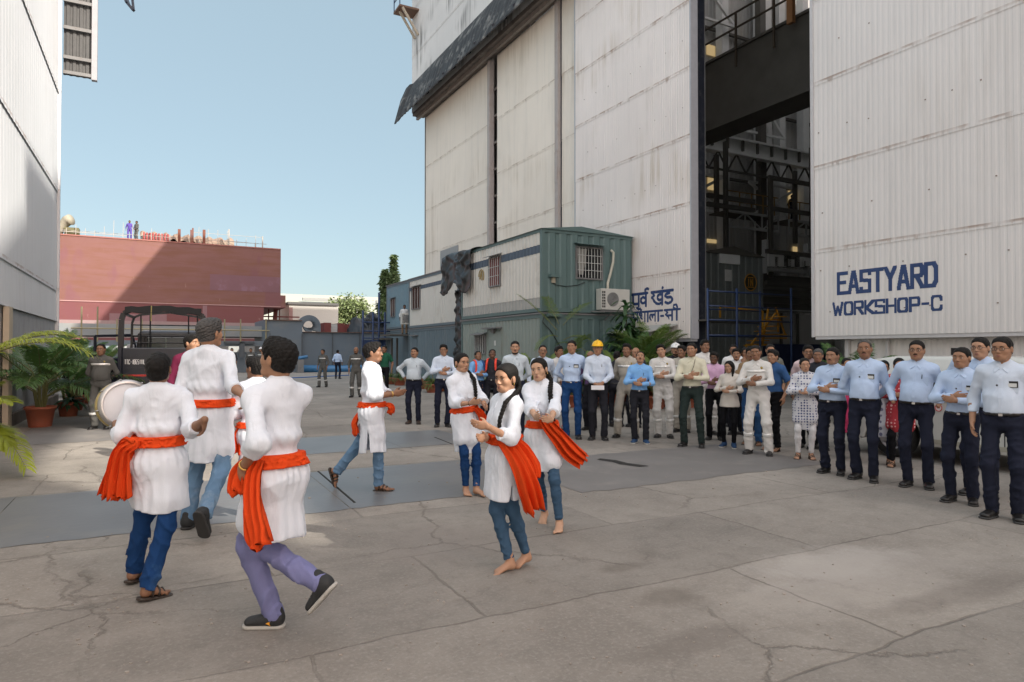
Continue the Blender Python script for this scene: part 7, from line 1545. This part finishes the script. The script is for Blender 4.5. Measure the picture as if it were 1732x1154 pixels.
# white car: local y along its length (towards +u), x across; near side at x = 0
car = empty('car', W(9.5, 6.9, 0), YR); tag(car, 'white people carrier parked along the hall wall behind the men in blue shirts', 'car'); M_CAR = mat('white_car_paint', (.55,.56,.53), rough=.18, var=.02, spec=.7)
def loft_side(prof, x0, x1): pass
low = [(-4.45,.30),(-4.5,.75),(-4.30,.92),(-3.4,1.00),(-.15,.98),(-.02,.80),(0,.35),(-.05,.25),(-.38,.22),(-.46,.45),(-.62,.62),(-.85,.67),(-1.08,.62),(-1.24,.45),(-1.32,.22),(-3.0,.22),(-3.08,.45),(-3.24,.62),(-3.48,.67),(-3.70,.62),(-3.86,.45),(-3.94,.22),(-4.4,.25)]
def prism(prof, xs, insets, nm, m, par):
    mb = MB(); n = len(prof); cy = sum(p[0] for p in prof)/n; cz = .6
    for x_, ins in zip(xs, insets):
        for y_, z_ in prof: mb.v.append((x_, y_*(1-ins) + cy*ins, z_ if z_ < .5 else z_ - ins*.5))
    k = len(xs)
    for j in range(k-1):
        for i in range(n): mb.f.append((j*n+i, j*n+(i+1)%n, (j+1)*n+(i+1)%n, (j+1)*n+i))
    mb.f.append(tuple(reversed(range(n)))); mb.f.append(tuple((k-1)*n + i for i in range(n))); 
    o = mb.build(nm, m, par); bm_ = o.modifiers.new('b','BEVEL'); bm_.width = .03; bm_.segments = 3; bm_.limit_method = 'ANGLE'; bm_.angle_limit = radians(50); return o
import bmesh
def fixn(o):
    b_ = bmesh.new(); b_.from_mesh(o.data); bmesh.ops.recalc_face_normals(b_, faces=b_.faces); b_.to_mesh(o.data); b_.free(); return o
fixn(prism(low, [0,.10,1.60,1.70], [.02,0,0,.02], 'body', M_CAR, car))
ghs = [(-3.55,.985),(-2.75,1.42),(-2.3,1.475),(-.8,1.475),(-.35,1.42),(-.10,.985)]
mb = MB(); n = len(ghs)
for x_, sc in ((.06,0),(.20,1),(1.50,1),(1.64,0)):
    for i, (y_, z_) in enumerate(ghs): mb.v.append((x_ if z_ > 1.2 else (.04 if x_ < .8 else 1.66), y_, z_))
mb2 = MB(); top = []
V_ = []
for i, (y_, z_) in enumerate(ghs): hi_ = z_ > 1.2; V_.append((.20 if hi_ else .03, y_, z_)); 
for i, (y_, z_) in enumerate(ghs): hi_ = z_ > 1.2; V_.append((1.50 if hi_ else 1.67, y_, z_))
mb2.add(V_, [tuple(range(n)), tuple(reversed(range(n, 2*n)))] + [(i, n+i, n+(i+1)%n, (i+1)%n) for i in range(n)]); o = fixn(mb2.build('greenhouse', M_CAR, car)); bevel(o, .06, 3); o.data.polygons.foreach_set('use_smooth', [True]*len(o.data.polygons))
def side_x(z): return .03 + (.20-.03)*(z-.985)/(1.42-.985) - .006
def sglass(y0a, y0b, y1a, y1b, z0, z1, nm='window'): MB().add([(side_x(z0),y0a,z0),(side_x(z0),y1a,z0),(side_x(z1),y1b,z1),(side_x(z1),y0b,z1)], [(0,1,2,3),(3,2,1,0)]).build(nm, M_GLS, car)
sglass(-.42,-.50,-.16,-.38,1.03,1.36); sglass(-1.30,-1.30,-.50,-.58,1.03,1.37); sglass(-2.30,-2.30,-1.38,-1.38,1.03,1.38); sglass(-3.25,-2.72,-2.38,-2.38,1.03,1.38)
for y_ in (-1.34,-2.34,-3.35): MB().box((-.004,y_-.006,.32),(.02,y_+.006,.98)).build('door_gap', M_BLACKLEATHER, car)
for y_ in (-1.55,-2.55): bevel(MB().box((-.03,y_-.18,.86),(.0,y_,.89)).build('door_handle', M_CAR, car), .008)
MB().box((-.012,-3.0,.27),(.02,-1.35,.33)).build('sill_trim', mat('sill_trim', (.35,.34,.28), rough=.5), car)
bevel(MB().box((.15,.0,.80),(1.5,.02,1.0)).build('rear_garnish', M_CAR, car), .01); bevel(MB().box((-.005,-.16,.80),(.10,.01,.97)).build('tail_lamp', M_REDL, car), .01); bevel(MB().box((-.008,-4.48,.68),(.12,-4.2,.82)).build('headlight', M_GLS, car), .01)
tl = MB().lathe([(0,0),(.045,0)], 20).build('round_decal', mat('white_decal', (.7,.7,.68)), car); tl.rotation_euler = (0, radians(-90), 0); tl.location = (-.006, UV(W(*(lambda q: (9.5, q))(onV(1588,690,9.5)[0])) and A3(*W(9.5, onV(1588,690,9.5)[0])))[0]-6.9, onV(1588,690,9.5)[1])
MB().tube([(.045*cos(t),.045*sin(t),.003) for t in [2*pi*k/20 for k in range(21)]], .005, 5, False).bar((0,-.018,.004),(0,.018,.004),.009,.004).bar((-.0,0,.004),(.0,.0001,.004),.01,.004).build('decal_mark', mat('decal_red', (.5,.02,.02)), tl)
for x_, y_ in ((.12,-.85),(.12,-3.48),(1.58,-.85),(1.58,-3.48)): wheel(car, x_, y_, .315, .2, -1 if x_ < 1 else 1)
PF = dict(group='performers in white kurtas and orange sashes', vox=.008, tuck=False, tight=False)
# boy with the drum
I = person('boy in white kurta seen from behind carrying the drum, orange sash bunched at his hip', 267, 597, 997, -166, WHT, JD, 'walkf', shoes='sandals', skin=2, hair='short', kurta=.575, sleeve='rolled',
    footR=(250,994,4.18,-50,8), footL=(226,966,None,-20,10), wR=at_depth(346,710,4.15), wL=at_depth(196,716,4.45), head=(0,-22,0), seed=11, fat=-.7, sway=(.02,.0), **PF)
# override rolled on both: full sleeves on the right arm read the same
sash(I, 1.03, .075); T = I['T']
drape(I, [T((-.10,.05,1.40)), T((-.19,.10,1.26)), T((-.19,.03,1.12)), T((-.155,-.04,1.05))], [.03,.05,.055,.03], nf=3, seed=4, side=(0,1,0), name='shoulder_sash')
drape(I, [T((-.10,-.155,1.08)), T((-.17,-.13,1.06)), T((-.21,-.10,.93)), T((-.245,-.09,.78)), T((-.26,-.08,.69))], [.03,.05,.07,.085,.10], nf=3.5, seed=5, thick=.04, amp=.022)
drape(I, [T((-.11,-.165,1.07)), T((-.19,-.16,1.02)), T((-.22,-.14,.86)), T((-.23,-.12,.70))], [.03,.05,.07,.085], nf=3, seed=6, thick=.035)
MB().ell(T((-.14,-.14,1.065)), A3(.05,.04,.045), None, 10, 8).build('sash_knot', M_ORANGE, I['body'], True)
# big man
I = person('large man in white kurta and light jeans walking away, right shoe sole showing', 352, 540, 893, 174, WHT, JL, 'walkf', shoes='sneakers', skin=1, hair='thick', hairy='grey', kurta=.555, sleeve='rolled', fat=.2,
    footL=(318,876,None,10,0), footR=(346,868,5.45,0,66), wR=at_depth(410,668,5.5), wL=at_depth(312,700,6.0), head=(-14,-4,0), seed=22, **PF)
sash(I, .985, .065); T = I['T']; drape(I, [T((-.17,.06,1.0)), T((-.2,.04,.9)), T((-.2,.02,.75)), T((-.19,.02,.53))], [.03,.05,.06,.05], nf=2, seed=7)
# small boy between
I = person('smallest boy in white kurta between the large man and the boy in lilac trousers', 433, 604, 885, -160, WHT, NAVY, 'clap', shoes='sneakers', skin=2, hair='thick', kurta=.53, sleeve='rolled', fat=-.5,
    footL=(416,812,6.1,0,60), head=(40,0,0), seed=33, **PF)
sash(I, .98, .06); T = I['T']; drape(I, [T((-.13,-.05,1.0)), T((-.17,-.04,.9)), T((-.18,-.02,.72))], [.03,.045,.05], nf=2, seed=8)
# boy in lilac trousers
I = person('boy in white kurta and lilac trousers striding left in black trainers, nearest the camera', 466, 565, 1072, -122, WHT, LIL, 'walkf', shoes='trainers', skin=1, hair='thick', kurta=.545, sleeve='rolled',
    footL=(462,1036,None,30,0), footR=(540,985,3.62,20,48), wL=at_depth(413,790,3.54), armL=((.215,-.06,1.10),(.22,.17,.98),(-.1,.5,-.8),(-1,0,0)), wR=at_depth(440,770,4.1), head=(10,-10,0), seed=44, fat=-1.0, ex=('watch','watchL'), hipz=.90, **PF)
sash(I, .985, .072); T = I['T']
drape(I, [T((-.15,-.05,1.03)), T((-.20,-.06,.95)), T((-.225,-.10,.80)), T((-.235,-.15,.68)), T((-.235,-.18,.62))], [.04,.062,.075,.085,.07], nf=3, seed=9, side=(0,1,0), thick=.035, amp=.02)
drape(I, [T((-.13,.06,1.03)), T((-.18,.08,.95)), T((-.20,.06,.86))], [.03,.05,.06], nf=2, seed=10, side=(0,1,0))
# young man clapping
I = person('young man in white kurta and torn light jeans clapping, sandalled foot kicked back, facing right', 630, 580, 833, 84, WHT, JL, 'clap', shoes='sandals', skin=2, hair='quiff', kurta=.46, sleeve='rolled',
    footR=(640,818,None,0,0), footL=(570,798,7.55,0,72), head=(4,-4,0), seed=55, fat=-.6, ex=('goatee','slit','watch'), twist=4, **PF)
sash(I, .97, .06); T = I['T']; drape(I, [T((.02,.15,1.0)), T((-.02,.20,.97)), T((-.05,.20,.90))], [.04,.055,.03], nf=2, seed=12)
drape(I, [T((-.02,-.16,.9)), T((-.02,-.21,.78)), T((-.02,-.20,.66))], [.03,.05,.05], nf=2, seed=13)
FG = dict(PF); FG.update(fem=True, fat=-.9, shoes='bare', tight=True, hair='bun', sleeve='three')
# girl left
I = person('barefoot girl in white kurta clapping, leftmost of the three girls, dark braid over her shoulder', 788, 597, 834, 34, WHT, JD, 'clap', kurta=.50, skin=0, footR=(788,824,None,-20,0), footL=(806,826,None,12,0),
    head=(4,2,-6), seed=66, ex=('earring','open','bracelet'), roll=7, wR=at_depth(797,682,7.05), wL=at_depth(822,690,7.1), **FG)
sash(I, .985, .075); T, HC = I['T'], I['HC']; drape(I, [T((-.06,.15,1.03)), T((-.11,.17,.95)), T((-.15,.15,.82)), T((-.19,.12,.68))], [.035,.05,.06,.06], nf=2.5, seed=14)
braid(I, [HC(A3(-.04,-.09,-.06)), HC(A3(-.075,-.06,-.10)), T((-.09,.02,1.455)), T((-.10,.115,1.37)), T((-.085,.15,1.24)), T((-.07,.155,1.08))], .021)
# girl front
I = person('barefoot girl with face in profile, nearest to the camera of the three girls', 851, 615, 966, -62, WHT, JT, 'clap', kurta=.60, skin=0, footR=(862,948,None,0,8), footL=(890,940,None,10,12),
    head=(22,6,0), seed=77, ex=('earring','open','slit'), roll=-3, lean=-2, wL=at_depth(826,722,4.42), wR=at_depth(822,742,4.62), sway=(0,.02), **FG)
sash(I, 1.04, .085); T, HC = I['T'], I['HC']
drape(I, [T((-.13,.12,1.12)), T((-.19,.06,1.06)), T((-.255,-.02,.92)), T((-.30,-.09,.74)), T((-.31,-.15,.56))], [.045,.06,.07,.08,.07], nf=3, seed=15, side=(0,1,0), thick=.035, amp=.024)
drape(I, [T((-.13,.0,1.10)), T((-.18,-.08,1.02)), T((-.25,-.14,.90)), T((-.25,-.16,.8))], [.04,.06,.07,.05], nf=2.5, seed=16, side=(0,1,0))
braid(I, [HC(A3(-.03,-.105,-.03)), HC(A3(-.075,-.075,-.10)), T((-.115,-.01,1.455)), T((-.15,.085,1.40)), T((-.165,.135,1.27)), T((-.165,.14,1.12))], .024)
# girl right
I = person('barefoot girl facing the camera, rightmost of the three girls, orange sash flying to the right', 918, 606, 892, -14, WHT, JT, 'clap', kurta=.565, skin=4, footR=(921,868,None,0,22), footL=(946,882,None,4,0),
    head=(-8,2,4), seed=88, ex=('earring','open'), roll=2, wR=at_depth(908,712,5.5), wL=at_depth(932,712,5.48), **FG)
sash(I, 1.0, .075); T, HC = I['T'], I['HC']
drape(I, [T((-.04,.17,1.12)), T((-.10,.19,1.05)), T((-.20,.17,.92)), T((-.30,.12,.78)), T((-.42,.08,.68))], [.04,.06,.075,.085,.07], nf=3, seed=17, amp=.022)
braid(I, [HC(A3(-.05,-.08,-.06)), HC(A3(-.075,-.06,-.10)), T((-.105,.02,1.465)), T((-.12,.145,1.37)), T((-.13,.165,1.22)), T((-.145,.16,1.08))], .021)
# ---- drum
dc = at_depth(214, 684, 4.62); dn = nrm(A3(.62,-.80,.10)); dr = empty('bass_drum', tuple(dc)); tag(dr, 'silver shelled drum with white skin held at the left side of the boy in front', 'drum')
q = Vector(dn).to_track_quat('Z', 'Y'); dr.rotation_mode = 'QUATERNION'; dr.rotation_quaternion = q
R_, Dp = .158, .16
MB().lathe([(R_-.004,-Dp),(R_,-Dp),(R_,-.004),(R_-.004,-.004)], 40).build('shell', mat('drum_shell', (.50,.49,.46), rough=.25, metal=.8, var=.1), dr, True)
MB().lathe([(0,-.002),(R_-.012,-.002),(R_-.002,-.006)], 40).build('drum_skin', mat('drum_skin', (.72,.74,.78), rough=.45), dr, True)
MB().lathe([(0,-Dp+.002),(R_-.002,-Dp+.004)], 40).build('drum_skin', mat('drum_skin', (.72,.74,.78)), dr, True)
for z_ in (0, -Dp): MB().lathe([(R_-.014,z_+.012),(R_+.012,z_+.012),(R_+.014,z_-.012),(R_+.001,z_-.014)], 40).build('hoop', mat('drum_hoop', (.45,.36,.16), rough=.35, metal=.5) if z_ else mat('drum_hoop_steel', (.4,.4,.4), rough=.3, metal=.8), dr, True)
for k in range(8):
    t = 2*pi*k/8 + .2; x, y = cos(t)*(R_+.016), sin(t)*(R_+.016); MB().tube([(x,y,.016),(x,y,-Dp-.016)], .0045, 6).build('tension_rod', M_METAL, dr, True)

# ---- the watching crowd and the workers:  label, px, top, feet, facing, shirt, trousers, pose, keywords
CG = 'people standing and watching the performance'
for r in [
 ('portly man in pale grey-blue shirt with both hands on his hips, left of the girls', 700,588,717,0, LBG,NAVY,'hips',dict(fat=.7,ex=('mustache','pen'),shoes='brown')),
 ('slim man in pale blue shirt and glasses with crossed arms, next to the leftmost girl', 748,583,722,12, LB2,NAVY,'cross',dict(ex=('glasses',))),
 ('boy in sky blue shirt with one orange and one blue backpack strap, arms crossed', 808,594,713,25, SKY,NAVY,'cross',dict(ex=('backpack','twotone'),head=(0,-15,0),skin=2)),
 ('boy in dark vest with two orange backpack straps beside the boy in sky blue', 833,591,713,-5, DKS,CHAR,'side',dict(ex=('backpack',),head=(20,-18,0),skin=3)),
 ('bearded tall man in blue-grey shirt standing behind the nearest girl', 872,577,739,0, LBG,NAVY,'back',dict(ex=('beard','pen'),skin=0)),
 ('man in pale blue shirt with spectacles and mustache seen between the two girls', 915,584,733,5, LB2,NAVY,'side',dict(ex=('mustache','glasses'),hair='thin',skin=1)),
 ('young worker in white coverall holding his hands together beside the man with brown belt', 946,586,730,20, COV,COV,'front',dict(coverall=True,skin=2,hair='thick')),
 ('man in light blue shirt with brown belt and black badge, hands behind his back', 968,576,742,-12, LB,JD,'back',dict(ex=('badge','button','brownbelt'),fat=.3,skin=1)),
 ('bald dark skinned man half hidden behind the man in the yellow helmet', 999,594,728,-30, PURP,CHAR,'side',dict(hair='bald',skin=2)),
 ('man in yellow safety helmet and light blue shirt holding a white paper', 1012,578,744,-8, LB2,CHAR,'front',dict(ex=('helmet','pen','glasses'),skin=1,head=(-8,0,0))),
 ('man in a dark jacket turned away, right of the yellow helmet in the back row', 1042,594,722,170, DKS,CHAR,'side',dict(skin=2)),
 ('worker in pale coverall with hands behind his back, left of the short bright blue shirt', 1060,582,740,-18, COVB,COVB,'back',dict(coverall=True,skin=2,head=(-10,0,0),stance=.16)),
 ('bald man peeking out behind the pale coverall worker and the short man in bright blue', 1073,588,722,-20, DKS,CHAR,'side',dict(hair='bald',skin=1)),
 ('short man in bright blue shirt and blue sneakers looking down with crossed arms', 1083,595,750,-12, SKY,CHAR,'cross',dict(ex=('mustache','pen'),shoes='bluesneakers',head=(0,-22,0),skin=1,hair='thin')),
 ('worker in white coverall with crossed arms and tilted head, right of the bright blue shirt', 1123,583,740,-14, COV,COV,'cross',dict(coverall=True,skin=0,head=(-6,0,8))),
 ('bearded man in white safety helmet and dark clothes in the back row', 1143,582,728,-10, DKS,CHAR,'side',dict(ex=('whitehelmet','beard'),skin=1)),
 ('worker in ivory coverall partly hidden left of the man in cream shirt', 1154,585,731,-25, COVB,COVB,'cross',dict(coverall=True,skin=2)),
 ('man in cream shirt and dark green trousers with crossed arms and a lanyard', 1172,580,756,-30, CREAM,GRN,'cross',dict(skin=1,head=(-8,0,0),stance=.14,fat=.2)),
 ('smiling young worker with thick hair in white coverall, behind the man in pink', 1195,575,735,0, COV,COV,'side',dict(coverall=True,skin=2,hair='thick')),
 ('dark skinned man in pink shirt and spectacles with crossed arms', 1209,596,744,-18, PINK,BLK,'cross',dict(ex=('glasses',),skin=3)),
 ('woman in ivory blouse and black trousers with long open hair and crossed arms', 1233,611,757,-28, BLOUSE,BLK,'cross',dict(fem=True,hair='long',skin=0,tuck=False,tight=True,shoes='bluesneakers')),
 ('man in spectacles at the very back above the man with a goatee', 1241,583,722,-10, WSH,CHAR,'side',dict(ex=('glasses',),skin=2)),
 ('man in white shirt with a goatee behind the woman in ivory blouse', 1246,590,735,-15, WSH,CHAR,'side',dict(ex=('goatee',),fat=.6,skin=1)),
 ('man holding his chin, in tan shirt, left behind the tall white coverall worker', 1262,588,735,-20, TAN,CHAR,'side',dict(armR='chin',skin=2)),
 ('man in brown shirt and blue jeans with crossed arms behind the tall white coverall worker', 1273,588,752,-30, TAN,JB,'cross',dict(shoes='sandals',ex=('mustache',),skin=2)),
 ('tall worker in clean white coverall with crossed arms standing in the front row', 1284,584,769,-32, COV,COV,'cross',dict(coverall=True,skin=2,stance=.15,hair='short')),
 ('man in grey-green shirt in the back row right of the tall white coverall worker', 1303,582,738,-20, GGS,CHAR,'side',dict(skin=1)),
 ('man in royal blue short sleeved shirt turned to the left', 1309,592,762,-62, BLU,BLK,'side',dict(sleeve='half',skin=1,fat=.3,shoes='sandals')),
 ('man in pale pink shirt with spectacles behind the woman in dotted kurta', 1367,584,757,-22, PINK2,CHAR,'side',dict(ex=('glasses',),skin=1,hair='thick')),
 ('woman in blue and white dotted kurta with white leggings and crossed arms', 1361,606,776,-22, KUR,LEG,'cross',dict(fem=True,hair='bun',skin=0,kurta=.50,tuck=False,tight=True,shoes='sandals',ex=('bindi',))),
 ('man in dark shirt half hidden behind the man with crossed arms near the palm', 1385,590,760,-30, DKS,CHAR,'side',dict(skin=2,hairy='grey')),
 ('man with mustache and crossed arms in light blue, right of the dotted kurta woman', 1410,588,801,-45, LB,NAVY,'cross',dict(ex=('mustache','badge'),fat=.7,skin=1)),
 ('woman in pink and red dress hidden between two men in blue shirts', 1434,606,775,-20, cloth_mat('pink_dress',(.6,.06,.16)),cloth_mat('red_leggings',(.5,.03,.03)),'side',dict(fem=True,hair='bun',skin=1,kurta=.45,tuck=False,tight=True,shoes='sandals')),
 ('balding man with mustache in light blue shirt, badge on chest, hands behind his back', 1464,575,812,-42, LB,NAVY,'back',dict(ex=('mustache','badge','button'),hair='thin',hairy='grey',skin=2,fat=.5)),
 ('woman in grey printed kurta hidden behind the balding man with the badge', 1492,610,786,-30, GREYK,NAVY,'side',dict(fem=True,hair='bun',skin=1,kurta=.45,tuck=False,tight=True,shoes='sandals')),
 ('woman in red dotted kurta and black leggings beside the white car', 1522,606,790,-30, REDK,BLK,'cross',dict(fem=True,hair='bun',skin=1,kurta=.55,tuck=False,tight=True,shoes='sandals')),
 ('stout man in light blue shirt with mustache and spectacles, one hand in his pocket', 1553,576,824,-40, LB,NAVY,'pocket',dict(ex=('mustache','glasses','pen'),fat=1.0,skin=1,head=(-5,0,0))),
 ('man in light blue shirt with crossed arms and badge, second from the right in front', 1627,588,850,-46, LB,NAVY,'cross',dict(ex=('badge','button'),skin=1,head=(-5,0,0),fat=.2)),
 ('man in light blue shirt holding up a phone behind the two rightmost men', 1660,571,838,-48, LB,NAVY,'side',dict(armR='phone',ex=('phone','glasses'),skin=0,fat=.2,head=(-5,0,0))),
 ('man at the right end in pale blue shirt, spectacles and badge, arms hanging', 1700,570,878,-46, LB2,NAVY,'side',dict(ex=('glasses','badge','button'),skin=1,fat=.4,hair='short',head=(-8,0,0))),
]:
    lab, px, top, feet, a, sh, tr, po, kw = r; kw = dict(kw); kw.setdefault('group', CG); kw.setdefault('stance', .10)
    Y = G(px, feet)[1]; kw.setdefault('vox', .0125 if Y < 11 else .015)
    kw.setdefault('stagger', random.uniform(-.04, .04)); kw.setdefault('twist', random.uniform(-6, 6))
    kw['fat'] = kw.get('fat', 0)*.7 - .25 if not kw.get('fem') else -.3
    kw.setdefault('hipshift', random.uniform(-.02, .02)); kw.setdefault('roll', random.uniform(-2, 2))
    if 'hair' not in kw and not kw.get('fem') and not kw.get('hairy') and 'elmet' not in str(kw.get('ex')): kw['hair'] = random.choice(('short','short','quiff','thick'))
    if 'head' not in kw: kw['head'] = (random.uniform(-12, 8), random.uniform(-4, 4), random.uniform(-4, 4))
    I = person(lab, px, top, feet, a, sh, tr, po, **kw)
    if 'yellow safety' in lab:
        b = I['arms'][0][2]; o = MB().box((-.11,-.002,-.04),(.11,.002,.035)).build('paper_sheet', mat('paper_white', (.75,.75,.78)), None); tag(o, 'folded white paper held in front by the man in the yellow helmet', 'paper')
        w_ = I['p0'] + rotz(I['az']) @ (b + A3(-.05,.06,-.06)); o.location = tuple(w_); o.rotation_euler = (0,0,I['az'])
        I['ch']('reflective_stripe', (np.zeros((0,3)), np.zeros((0,4), np.int64)), M_STRIPE) if False else None
    if 'cream shirt' in lab:
        T = I['T']; MB().tube([T((-.06,.05,1.44)), T((-.05,.125,1.33)), T((-.01,.135,1.22))], .004, 5).build('lanyard', M_EYED, I['body'], True)
    if 'dotted kurta with' in lab:
        pass
WG = 'yard workers in grey coveralls'
for lab, px, top, feet, a, sh, tr, po, kw in [
 ('worker in grey coverall standing hands behind back beside the black pickup', 170,582,726,12, GREYC,GREYC,'back',dict(coverall=True,skin=2,fat=.4,group=WG,hair='thin')),
 ('man in maroon shirt looking right, half hidden behind the large man', 322,566,785,48, MAR,NAVY,'side',dict(skin=1,hair='thick',vox=.0125,head=(22,0,0))),
 ('distant man in dark clothes seen between the large man and the grey workers', 392,589,641,20, DKS,CHAR,'side',dict(skin=2)),
 ('distant worker in grey coverall standing to the right of the large man', 424,589,640,10, GREYC,GREYC,'side',dict(coverall=True,skin=2,group=WG)),
 ('distant worker in grey coverall and white helmet, near the boy in lilac trousers', 441,588,640,-10, GREYC,GREYC,'side',dict(coverall=True,skin=2,group=WG,ex=('whitehelmet',))),
 ('grey coverall worker walking across the open yard in front of the grey ship side', 546,591,655,-15, GREYC,GREYC,'side',dict(coverall=True,skin=2,group=WG,stagger=.12)),
 ('distant man in light blue shirt and navy trousers seen from behind', 571,592,641,175, LB,NAVY,'side',dict(skin=2)),
 ('bald grey coverall worker walking just behind the clapping young man', 602,587,672,0, GREYC,GREYC,'side',dict(coverall=True,skin=2,hair='bald',group=WG,stagger=.1,ex=('beard',))),
 ('man in black and green shirt touching his face, right of the clapping young man', 650,585,671,-10, cloth_mat('black_green_shirt',(.02,.10,.06)),BLK,'side',dict(armR='chin',skin=2,sleeve='half')),
]:
    kw.setdefault('vox', .016 if feet > 690 else .022); kw.setdefault('simple', feet < 690)
    person(lab, px, top, feet, a, sh, tr, po, **kw)
